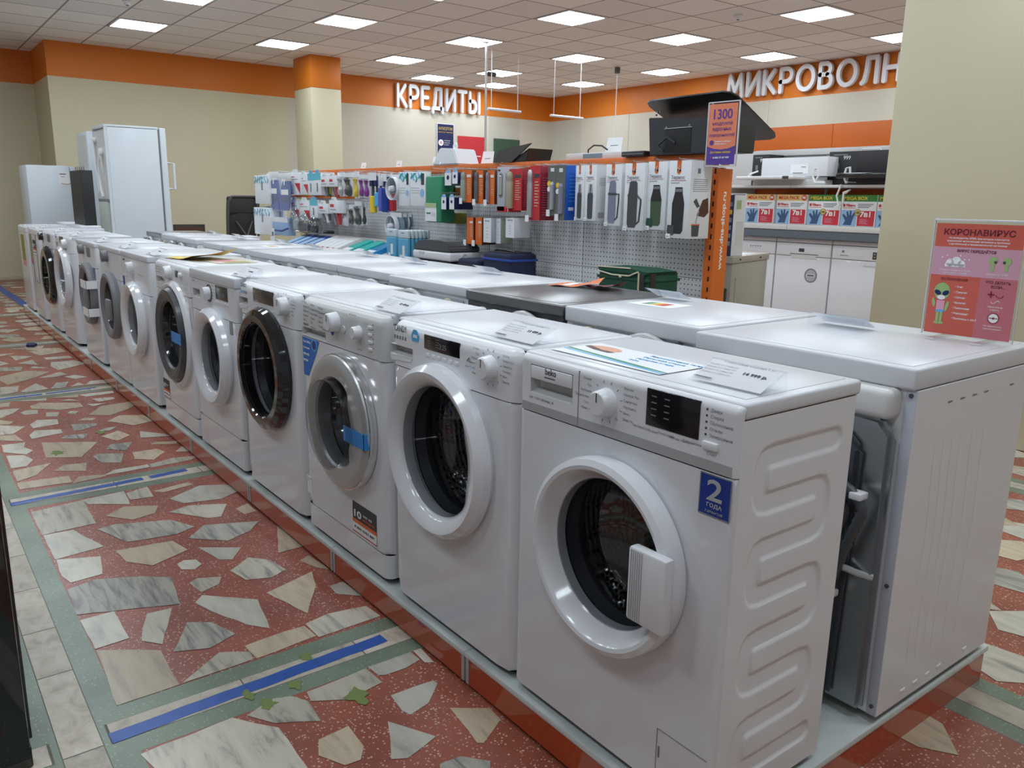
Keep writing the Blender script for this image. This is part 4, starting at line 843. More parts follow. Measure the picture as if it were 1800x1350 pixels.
sticker(R, 'energy_strip', -.11, .10, .50, .76, 'olive'); sticker(R, 'pink_sticker', -.12, .12, .445, .50, 'pink')

M['backp'] = mat('pale_back_panel', (.36,.385,.43), .4, noise=(8,.1))
# ================================================================ back row, seen from behind
def rear(R, w, h=.85, m='gal', bracket=True, variant=0):
    """back details of a machine; its back is at local y = d"""
    t, d = R['t'], R['d']; lid = .045
    b = MB(); y = d+.001
    b.box(-w/2+.03, w/2-.03, y, y+.004, .06, h-.055, 'backp' if m == 'gal' else m, .002)
    b.box(-w/2+.06, w/2-.06, y+.004, y+.009, .10, h-.15, 'backp' if m == 'gal' else m, .004)
    b.build('rear_panel', t)
    pts = lambda s: None
    b = MB(); xk = .17 if variant % 2 == 0 else -.17
    b.cyl(.028, y, y+.016, (xk,0,h-.082), 'y', 'cream', 20, .003); b.cyl(.016, y+.016, y+.045, (xk,0,h-.082), 'y', 'plastic', 16, .002); b.build('water_valve', t)
    b = MB(); b.cyl(.024, y, y+.045, (-xk*1.2,0,h-.075), 'y', 'darkgrey', 16, .004)
    P = [(-xk*1.2, y+.038, h-.085)]+[(-xk*1.2+xk*.2*i, y+.040+.01*math.sin(i), h-.092-.010*i*i/6) for i in range(1, 8)]
    b.tube(P, .006, 'darkgrey', 8); b.build('power_cable', t)
    b = MB(); P = [(-xk, y+.02, h-.10)]
    P = [(-xk*.55+.10*math.cos(a), y+.022, h-.125+.075*math.sin(a)) for a in [i*PI/10 for i in range(0, 11)]]
    b.tube(P, .013, 'panelgrey', 10, lambda i: .013 if i % 2 else .0115); b.build('drain_hose', t)
    b = MB()
    for x, z in ((-w/2+.018,.1),(w/2-.018,.1),(-w/2+.018,h-.12),(w/2-.018,h-.12),(-w/2+.018,h/2),(w/2-.018,h/2),(0,h-.065),(.06,h-.065),(.075,h-.085),(-.04,h-.062)): b.cyl(.005, y, y+.003, (x,0,z), 'y', 'darkgrey', 10)
    b.build('rear_screws', t)
    if variant in (0, 1):
        b = MB(); b.box(.02, .14, y+.009, y+.011, h-.26, h-.20, 'paper'); b.text('220V 50Hz', .012, (.13, y+.0115, h-.22), BK, 'ink'); b.build('rating_label', t, smooth=False)
def back_row(lab, xc, yb, w=.596, d=.55, variant=0, m='white', sides='side', lidm='lid', pm='plastic', lid=.045, h=.85, rz=PI, near=None):
    R = machine(lab, xc, w=w, d=d, rc=.02, h=h, panel=(.70,.80), rt=0., lid=lid, lidover=True, body=m, sides=sides, pm=pm, lidm=lidm, y0=yb+d, rz=rz, door=(0,.45,min(.20,w*.42),'flat',min(.14,w*.30),'white' if m == 'white' else 'darkgrey'), group='machines of the back row', drawer=(-w*.45,-w*.24,.72,.78,'plate'))
    knob(R, 0, .75, .03); display(R, w*.13, w*.33, .725, .775)
    if near is None: rear(R, w, h, 'gal' if m == 'white' else m, variant=variant)
    return R
R = back_row('white machine at the near corner of the plinth, open backed, holding the red virus sign', -.280, .585, w=.596, d=.585, near=True, lid=.048)
M['sidefar'] = M['side']; t, d = R['t'], R['d']
# the open back: bracket flange, galvanised back plate, tank, hoses and the white top box
b = MB()
b.build('x').name; bpy.data.objects.remove(bpy.data.objects['x'])
for s in (-1, 1):
    b = MB(); b.box(min(s*.275,s*.299),max(s*.275,s*.299),d-.002,d+.002,.022,.802,'lav',.0008); b.box(min(s*.297,s*.2995),max(s*.297,s*.2995),.02,d+.001,.022,.80,'sidefar'); b.build('rear_flange', t)
b = MB(); b.prism([(-.272,.03),(.272,.03),(.272,.62),(.20,.69),(-.10,.69),(-.16,.74),(-.24,.735),(-.272,.70)], 'y', d+.001, d+.030, 'gal', .012); b.build('rear_plate', t)
b = MB(); b.prism([(-.20,.04),(-.215,.66),(-.17,.70),(-.10,.65),(.24,.65),(.24,.30),(.2,.04)], 'y', d+.024, d+.052, 'darkmet', .012)
b.lathe([(0,.075),(.13,.072),(.20,.06),(.235,.045),(.24,.02)], (.03,d,.42), 'y', 'darkmet', 56); b.build('rear_drum_cover', t)
b = MB(); b.box(-.268,.20,d-.01,d+.050,.735,.802,'offwhite',.016,3); b.build('rear_top_box', t)
P = []
for i in range(61):
    u = i/60; P.append((.05-.297*math.sin(min(1,u*3.2)*PI/2)+.13*max(0,u-.30)/.70, d+.075-.012*u, .66-.50*u+.02*math.sin(u*6)))
b = MB(); b.tube(P, .0125, 'rubber', 12, lambda i: .0125 if i % 2 else .0102); b.build('drain_hose', t, 60)
b = MB(); b.tube([(p[0]+.045, p[1]-.012, p[2]-.02) for p in P], .009, 'darkgrey', 10); b.build('inlet_hose', t)
for k in (14, 40, 60):
    p = P[k]; b = MB(); b.box(p[0]-.022,p[0]+.006,p[1]-.02,p[1]+.014,p[2]-.008,p[2]+.008,'plastic',.003); b.build('hose_clip', t)
b = MB(); b.tube([(-.20,d+.055,.38),(-.235,d+.040,.372),(-.262,d+.022,.366)], .008, 'silver', 8); b.build('transport_bracket', t)
b = MB()
for z in (.79, .35, .045): b.cyl(.005, d+.002, d+.005, (-.287,0,z), 'y', 'darkgrey', 10)
b.build('rear_screws', t)
b = MB()
for q in (.42,.36,.30,.24,.10): b.box(-.3005,-.2985,q,q+.022,.757,.761,'midgrey',.0008)
b.build('upper_vent_slots', t)
b = MB()
for q in (.46,.40,.34,.28,.14): b.box(-.3012,-.2985,q,q+.022,.045,.053,'paper',.0015)
b.build('lower_vent_slots', t)
b = MB()
for q in (.47,.43,.39,.35,.29,.23): b.tube([(-.2975, q+.006*math.sin(i*.5), .12+.55*i/16) for i in range(17)], .0032, 'side', 6)
b.build('pressed_side_ribs', t)
def energy(x, y, z, s=1., rz=0., par=None, lab=''):
    b = MB(); cols = ['green','lgreen','yellow','orangep','red']
    b.box(-.09,.09,-.06,.06,0,.0006,'paper')
    for k, c in enumerate(cols): b.box(-.05+.018*k,-.05+.018*(k+1),-.03,.03,.0005,.001,c)
    o = b.build('energy_label', loc=(x,y,z), smooth=False); o.rotation_euler = (0,0,rz); tag(o, lab, 'label')
R = back_row('white machine between the dark grey one and the sign bearing one, energy label on lid', -.885, .635, w=.565, variant=0, lid=.05)
b = MB(); b.cyl(.02, .0, .04, (.235,R['d']+.004,.715), 'y', 'panelgrey', 16); b.tube([(.235,R['d']+.02,.73),(.225,R['d']+.05,.72),(.215,R['d']+.055,.66),(.21,R['d']+.05,.58)], .016, 'panelgrey', 12); b.build('corrugated_hose', R['t'])
energy(-1.02, .91, .9545, .8, .1, lab='energy rating label with coloured bars lying on the white lid')
back_row('dark grey metal machine in the back row with an orange leaflet on its lid', -1.425, .625, w=.61, variant=2, m='dgmetal' if 'dgmetal' in M else 'darkmet', sides='darkmet', lidm='dklid', pm='darkmet', lid=.04) if False else None
M['dklid'] = mat('brushed_dark_lid', (.20,.20,.205), .28, metal=.8); M['dkside'] = mat('dark_grey_enamel', (.085,.087,.095), .35, metal=.3)
back_row('dark grey metal machine in the back row with an orange leaflet on its lid', -1.452, .625, w=.555, variant=2, m='dkside', sides='dkside', lidm='dklid', pm='dkside', lid=.04)
labs = ['white machine just beyond the dark grey one, black cable on its back', 'white machine second beyond the dark grey one, clear price holder on its lid', 'white machine third beyond the dark grey one, white hose loop at its back',
        'white machine beyond a small gap with blue white side visible in the back row', 'narrow white machine with coloured energy label on its lid', 'narrow white machine with plain white lid behind the yellow leaflet', 'white machine with black coiled hose on its back, near the far end', 'white machine with plain back beside the silver topped one', 'far machine of the back row with silver grey lid and black back']
spec = [(-2.075,.655,.61), (-2.70,.70,.60), (-3.315,.70,.595), (-3.965,.70,.60), (-4.60,.72,.42), (-5.04,.72,.42), (-5.80,.76,.50), (-6.33,.78,.50), (-6.90,.80,.52)]
for k, ((x, y, ww), l) in enumerate(zip(spec, labs)):
    back_row(l, x, y, w=ww, d=min(.55, 1.20-y+.04), variant=(k+1)%4, lidm='lid' if k < 8 else 'gal', lid=.04)
energy(-4.53, .95, .9545, 1, 0, lab='small energy rating label on a narrow white machine lid')
# ================================================================ things lying on the lids
LZ = HP+.8525
def price_tag(x, y, lab, title='Стиральная машина', price='13 499 р.', rz=0., group=None, z=LZ, flat=False):
    t = thing('price_holder', lab, 'price tag', (x, y, z), rz, group); W = .085; dy, dz = .075, .036
    n = Vector((0,-dz,dy)).normalized()*.0012
    b = MB(); b.quad([(-W,0,.0005),(W,0,.0005),(W,dy,dz),(-W,dy,dz)], 'clear'); b.quad([(-W,dy,dz),(W,dy,dz),(W,dy+.004,.0005),(-W,dy+.004,.0005)], 'clear'); b.build('acrylic_stand', t, smooth=False)
    b = MB(); k = .006
    b.quad([(-W+k,k*.9,k*.45+.0008),(W-k,k*.9,k*.45+.0008),(W-k,dy-k*.9,dz-k*.45+.0008),(-W+k,dy-k*.9,dz-k*.45+.0008)], 'thinpaper'); b.build('price_card', t, smooth=False)
    b = MB(); rot = (math.atan2(dz, dy), 0, 0); L = math.hypot(dy, dz)
    def at(u, v): return (u, v*dy/L-.0008*dz/L, v*dz/L+.0018)
    b.text(title+' '+{0:'6 кг',1:'5 кг'}[len(price)%2], .0075, at(-.05, .072), rot, 'inkgrey', fit=(.115,.006)); b.text(price, .016, at(.012, .044), rot, 'ink', bold=.0003, fit=(.052,.010))
    for q in range(4): b.text('Загрузка 6 кг, отжим 1000', .0055, at(-.076, .060-.009*q), rot, 'inkgrey')
    for q in range(18): b.prism([at(-.075+.0022*q, .010)[:2], at(-.0745+.0022*q+.0004*(q%3), .010)[:2], at(-.0745+.0022*q+.0004*(q%3), .018)[:2], at(-.075+.0022*q, .018)[:2]], 'z', at(0,.018)[2], at(0,.018)[2]+.0003, 'ink')
    b.build('price_print', t, smooth=False)
    return t
price_tag(-.095, .075, 'clear price holder on the nearest machine, reading 14 999', price='14 999 р.')
price_tag(-.700, .045, 'clear price holder on the big white ring door machine, reading 13 499', price='13 499 р.')
price_tag(-1.300, .035, 'clear price holder on the silver door machine, catching a bright reflection', price='12 499 р.')
price_tag(-2.540, .025, 'clear price holder on the thick lidded machine left of the gloss black door', price='24 499 р.')
for x, l in ((-3.95,'on the white machine just beyond the yellow leaflet'), (-4.63,'on the grey door machine without display'), (-5.36,'on the lid of the white taped machine'), (-6.28,'on the curved front machine, far part of front row'), (-7.05,'on the far machine with gloss black door')):
    price_tag(x, .03, 'clear price holder '+l, price='15 999 р.')
price_tag(-7.95, .05, 'clear price holder on the top loader, below the black fin stack', price='22 999 р.')
for x, y, l in ((-.40, 1.02, 'on the near corner machine, seen from behind beside the red sign'), (-1.10, 1.08, 'on the back row machine just this side of the dark grey one'), (-2.20, 1.10, 'on the back row lid just beyond the dark grey one'), (-2.86, 1.10, 'on the second back row lid beyond the dark grey one'),
                (-3.42, 1.12, 'on the third back row lid beyond the dark grey one'), (-4.15, 1.12, 'on the blue white sided machine lid'), (-4.70, 1.14, 'on a narrow back row lid beside the small energy label'), (-5.60, 1.14, 'on a back row lid near the far white fridge'), (-6.2, 1.14, 'on a far back row lid before the silver topped one')):
    price_tag(x, y, 'clear price holder '+l, title='Сушильная машина', price='19 999 р.', rz=PI)
# advert leaflet
b = MB(); b.box(-.165,.165,-.075,.075,0,.0006,'card')
b.prism([(-.165,-.040),(.165,-.070),(.165,-.062),(-.165,-.032)], 'z', .0005, .0009, 'lblue'); b.prism([(-.165,-.028),(.10,-.055),(.165,-.058),(.165,-.052),(-.165,-.018)], 'z', .0005, .0009, 'green')
b.prism([(-.10+.045*math.cos(a)*1.1, .03+.026*math.sin(a)) for a in [i*PI/10 for i in range(20)]], 'z', .0006, .0010, 'skin'); b.prism([(-.155,.02),(-.11,.004),(-.06,.0),(-.05,.012),(-.10,.018),(-.15,.034)], 'z', .0008, .0012, 'brown')
b.prism([(-.085+.03*math.cos(a), .032+.018*math.sin(a)) for a in [i*PI/8 for i in range(16)]], 'z', .0009, .0013, 'skin')
for k in range(4): b.text(('Инновационная технология','бережная стирка','гарантия 2 года','beko')[k], .014, (.02,.05-.022*k,.0009), (0,0,0), 'lblue')
o = b.build('advert_leaflet', loc=(-.40,.135,LZ+.0003), smooth=False); tag(o, 'glossy advert leaflet with a face and blue green stripes on the nearest machine', 'leaflet')
def bent(name, lab, x, y, rz, sx, sy, m, m2, z=LZ, lift=.03):
    b = MB(); rows = [[(-sx/2+sx*i/10, -sy/2+sy*j/6, .0008+lift*(i/10)**2*(.5+.5*j/6)+.004*math.sin(i*.9+j)) for j in range(7)] for i in range(11)]
    for r in rows:
        for q in range(len(r)): r[q] = (r[q][0], r[q][1], max(r[q][2], .0008))
    b.grid(rows, m); rows2 = [[(p[0], p[1], p[2]+.0008) for p in r[2:5]] for r in rows[2:8]]; b.grid(rows2, m2)
    o = b.build(name, loc=(x,y,z+.0004)); o.rotation_euler = (0,0,rz); tag(o, lab, 'leaflet')
bent('promo_leaflet', 'curled yellow leaflet on the dark doored machine', -3.60, .20, .25, .34, .24, 'yellow', 'cream', lift=.055)
b = MB(); b.box(-.13,.13,-.10,.10,0,.0008,'cream'); b.box(-.10,.02,-.07,.03,.0007,.0011,'pink'); b.box(.03,.11,-.05,.07,.0007,.0011,'olive'); o = b.build('promo_leaflet', loc=(-3.36,.27,LZ+.0003), smooth=False); tag(o, 'flat pale pink and olive leaflet under the curled yellow one', 'leaflet')
bent('promo_leaflet', 'curled orange leaflet on the dark grey machine', -1.85+.25, 1.06, .5, .20, .12, 'orangep', 'paper'); bent('promo_leaflet', 'curled red leaflet beside the orange one on the dark grey machine', -1.48, 1.10, -.3, .18, .12, 'crimson', 'navy')
# ---- red virus information sign on the near corner machine
t = thing('information_sign', 'upright red acrylic sign headed КОРОНАВИРУС on the near corner machine', 'sign', (-.107, 1.063, LZ), .03)
b = MB(); b.box(-.110,.110,-.003,.003,.004,.300,'clear',.001); b.box(-.112,.112,-.004,.004,.294,.302,'acr',.001) if 'acr' in M else None
M['edge'] = mat('acrylic_edge', (.70,.68,.72), .2); b.box(-.111,.111,-.0035,.0035,.297,.302,'edge',.001); b.box(-.1115,-.1095,-.0035,.0035,.002,.30,'edge'); b.box(.1095,.1115,-.0035,.0035,.002,.30,'edge',.001); b.build('acrylic_panel', t)
for s in (-1, 1):
    b = MB(); b.box(s*.055-.012,s*.055+.012,-.075,.055,.0005,.004,'clear',.001); b.box(s*.055-.012,s*.055+.012,-.077,-.073,.0005,.0045,'edge',.001); b.build('acrylic_foot', t)
M['cr1'] = mat('coral_print', (.60,.115,.08), .4); M['cr2'] = mat('rose_print', (.62,.33,.42), .4); M['cr3'] = mat('dusty_rose_print', (.55,.16,.19), .4); M['dred'] = mat('dark_red_ink', (.14,.01,.03), .5); M['alien'] = mat('alien_green_print', (.33,.48,.18), .5)
b = MB(); y = -.0042
b.box(-.104,.104,y,y+.001,.232,.291,'cr1'); b.box(-.104,.104,y,y+.001,.160,.232,'cr2'); b.box(-.104,.018,y,y+.001,.008,.160,'cr1'); b.box(.018,.104,y,y+.001,.008,.160,'cr3'); y -= .0005
b.text('КОРОНАВИРУС', .02, (-.084,y,.262), F_, 'dred', bold=.0004, fit=(.168,.016))
for k, s in enumerate(('это возбудитель ОРВИ, при котором отмечается','выраженная интоксикация организма и проблемы','с дыхательной и пищеварительной системами')): b.text(s, .006, (0,y,.253-.0075*k), F_, 'paper', align='CENTER', bold=.0001)
b.text('ВИРУС ПЕРЕДАЁТСЯ', .009, (0,y,.220), F_, 'dred', align='CENTER', bold=.0003); b.text('Воздушно-капельным путём', .0055, (-.045,y,.172), F_, 'paper', align='CENTER'); b.text('при чихании и кашле', .0055, (-.045,y,.165), F_, 'paper', align='CENTER'); b.text('Контактным путём', .0055, (.055,y,.168), F_, 'paper', align='CENTER')
for cx, cz, r in ((-.06,.192,.010),(-.045,.196,.012),(-.032,.190,.009)): b.cyl(r, y-.0003, y, (cx,0,cz), 'y', 'paper', 18)
b.box(-.072,-.022,y-.0003,y,.182,.190,'paper')
for k in range(7): b.cyl(.0018, y-.0003, y, (-.08+.011*k,0,.205+.006*math.sin(k*2)), 'y', 'paper', 8)
for s in (-1, 1):
    b.cyl(.010, y-.0003, y, (.058+s*.016,0,.203), 'y', 'alien', 18); b.cyl(.0035, y-.0008, y-.0004, (.058+s*.010,0,.200), 'y', 'ink', 10); b.box(.058+s*.016-.004,.058+s*.016+.004,y-.0003,y,.178,.194,'alien')
b.text('ОСЛОЖНЕНИЯ', .009, (-.044,y,.147), F_, 'dred', align='CENTER', bold=.0002); b.text('ЧТО ДЕЛАТЬ,', .009, (.061,y,.147), F_, 'dred', align='CENTER', bold=.0002); b.text('ЕСЛИ...', .009, (.061,y,.136), F_, 'dred', align='CENTER', bold=.0002)
# small green cartoon visitor with a face mask
def ell(cx, cz, rx, rz_, m, yy, rot=0): b.prism([(cx+rx*math.cos(a)*math.cos(rot)-rz_*math.sin(a)*math.sin(rot), cz+rx*math.cos(a)*math.sin(rot)+rz_*math.sin(a)*math.cos(rot)) for a in [i*PI/10 for i in range(20)]], 'y', yy-.0003, yy, m)
ell(-.070,.118,.020,.022,'alien',y); ell(-.080,.114,.009,.006,'navy',y-.0004,-.5); ell(-.060,.114,.009,.006,'navy',y-.0004,.5); ell(-.070,.102,.010,.006,'paper',y-.0008)
b.box(-.080,-.060,y-.0003,y,.066,.094,'lilacb' if 'lilacb' in M else 'pink'); b.box(-.078,-.071,y-.0003,y,.038,.066,'alien'); b.box(-.069,-.062,y-.0003,y,.038,.066,'alien'); b.box(-.080,-.060,y-.0005,y-.0002,.064,.070,'lblue')
ell(-.088,.088,.004,.012,'alien',y,.2); ell(-.054,.080,.004,.014,'alien',y,-.2); ell(-.075,.036,.007,.004,'alien',y-.0004); ell(-.064,.036,.007,.004,'alien',y-.0004)
for k, s in enumerate(('Отит','Синусит','Сепсис','Бронхит','Пневмония','Миокардит','Проблемы с ЖКТ')): b.text('• '+s, .0068, (-.040,y,.130-.0135*k), F_, 'paper', bold=.0001)
b.box(.046,.050,y-.0003,y,.112,.128,'crimson'); b.box(.040,.056,y-.0003,y,.118,.122,'crimson'); b.tube([(.068+.008*math.cos(a),y,.120+.007*math.sin(a)) for a in [PI+i*PI/8 for i in range(9)]], .0008, 'dred', 4); b.tube([(.05+.004*k,y,.102-.004*math.sin(k*1.2)) for k in range(6)], .0008, 'paper', 4)
b.text('Обратиться', .0062, (.061,y,.088), F_, 'paper', align='CENTER'); b.text('к врачу', .0062, (.061,y,.081), F_, 'paper', align='CENTER')
b.lathe([(.0115,y-.0006),(.0135,y-.0006),(.0135,y),(.0115,y)], (.061,0,.062), 'y', 'crimson', 24); b.cyl(.0115, y-.0002, y, (.061,0,.062), 'y', 'paper', 20); b.box(.051,.071,y-.0008,y-.0003,.0612,.0628,'ink', mtx=None); b.cyl(.003, y-.0009, y, (.061,0,.062), 'y', 'crimson', 8)
b.text('Не заниматься', .0058, (.061,y,.040), F_, 'paper', align='CENTER'); b.text('самолечением', .0058, (.061,y,.033), F_, 'paper', align='CENTER')
b.build('printed_sheet', t, smooth=False)

# ================================================================ the long perforated shelving
GY = 2.36
def bay(k):
    x1, x0 = -2.0-k*1.0, -3.0-k*1.0
    t = thing('perforated_shelving', 'white perforated shelving section with orange top rail, %s from the camera' % ('nearest','second','third','fourth','furthest')[k], 'shelving', ((x0+x1)/2, GY, 0), 0, 'sections of the perforated shelving')
    for z0, z1 in ((.12,.50), (.503,.885), (.888,1.27), (1.273,1.47)):
        b = MB(); b.box(-.497,.497,0,.02,z0,z1,'peg',.001); b.build('back_panel', t)
    for z0, z1 in ((.12,.885), (.888,1.47)):
        b = MB(); b.box(-.497,.497,.07,.085,z0,z1,'peg',.001); b.build('rear_panel', t)
    b = MB(); b.box(-.499,.499,-.03,.11,1.478,1.535,'orange',.003); b.build('top_rail', t)
    b = MB(); b.box(-.4985,-.470,.0205,.0695,0,1.478,'panelgrey',.002); b.build('upright', t)
    b = MB(); b.box(-.497,.497,-.42,0,.70,.735,'offwhite',.003); b.box(-.497,.497,-.42,-.41,.735,.75,'panelgrey'); b.build('shelf', t)
    b = MB(); b.box(-.497,.497,-.45,0,.0,.12,'offwhite',.003); b.build('base', t)
for k in range(5): bay(k)
b = MB(); b.box(-7.33,-5.98,2.19,2.30,1.272,1.296,'orange',.002); o = b.build('orange_crossbar'); tag(o, 'orange metal crossbar carrying the second row of packs on the far shelving', 'rail')
t = thing('end_upright', 'orange slotted end upright printed www.dns-shop.ru', 'shelving end', (-1.965, 2.30, 0))
b = MB(); b.box(-.028,.035,0,.11,0,1.46,'orange',.003); b.build('post', t)
for k in range(26):
    b = MB(); b.box(.006,.016,-.001,.004,.06+.055*k,.085+.055*k,'dark'); b.build('slot', t, smooth=False)
b = MB()
for z in (1.05-.03, .42): b.text('www.dns-shop.ru', .05, (.0358,.078,z), (0, PI/2, PI/2) if False else (PI, -PI/2, 0), 'paper', bold=.0008, fit=None) if False else None
T1 = Matrix.Translation((0,0,0))
for z in (.945, .38):
    bb_ = MB(); bb_.text('www.dns-shop.ru', .05, (0,0,0), (0,0,0), 'paper', bold=.0012, fit=(.40,.038))
    bb_.bm.transform(Matrix(((0,0,1,.0356),(0,-1,0,.075),(1,0,0,z),(0,0,0,1))) if False else Matrix(((0,0,1,.0356),(0,-1,0,.078),(1,0,0,z),(0,0,0,1))))
    o = bb_.build('address_lettering', t, smooth=False)
# orange 1300 sign on its suction foot
t = thing('promotion_sign', 'upright coral sign reading 1300 моделей on the end of the shelving', 'sign', (-1.845, 2.20, 1.455), .1)
b = MB(); b.box(-.086,.086,-.005,.004,.012,.312,'clear',.002); b.box(-.088,-.084,-.006,.005,.01,.314,'edge',.001); b.box(.084,.088,-.006,.005,.01,.314,'edge',.001); b.box(-.088,.088,-.006,.005,.309,.314,'edge',.001); b.box(-.088,.088,-.006,.005,.009,.014,'edge',.001); b.build('acrylic_panel', t)
M['coral'] = mat('coral_orange_print', (.78,.24,.13), .4); M['pur'] = mat('purple_ink', (.10,.05,.32), .4)
b = MB(); b.box(-.079,.079,-.0065,-.0055,.018,.303,'coral')
b.prism([(-.079,.018),(.079,.018),(.079,.105),(.04,.093),(0,.089),(-.04,.093),(-.079,.105)], 'y', -.0072, -.0064, 'pur')
b.text('1300', .07, (-.052,-.0075,.232), F_, 'pur', bold=.0008, fit=(.104,.046)); b.text('моделей', .03, (-.056,-.0075,.200), F_, 'pur', fit=(.112,.022)); b.text('варочных', .03, (-.053,-.0075,.172), F_, 'pur', fit=(.104,.020)); b.text('поверхностей', .03, (-.070,-.0075,.146), F_, 'pur', fit=(.140,.020))
b.cyl(.012,-.0078,-.007,(-.055,0,.122),'y','pur',18); b.text('Заказать в магазине', .009, (-.037,-.0075,.124), F_, 'paper', bold=.0002); b.text('и на dns-shop.ru', .009, (-.037,-.0075,.113), F_, 'paper', bold=.0002)
b.text('Доставим завтра!', .016, (-.060,-.0078,.069), F_, 'yellow', bold=.0003, fit=(.115,.013)); b.text('8 800 77 07 999', .012, (-.042,-.0078,.046), F_, 'paper', bold=.0003, fit=(.09,.009)); b.cyl(.004,-.0082,-.0075,(-.052,0,.050),'y','red',12)
b.build('printed_sheet', t, smooth=False)
b = MB(); b.cyl(.018, 0, .012, (0,0,0), 'z', 'clear', 20, .003); b.cyl(.008,.010,.02,(0,0,0),'z','edge',12); b.build('suction_foot', t)

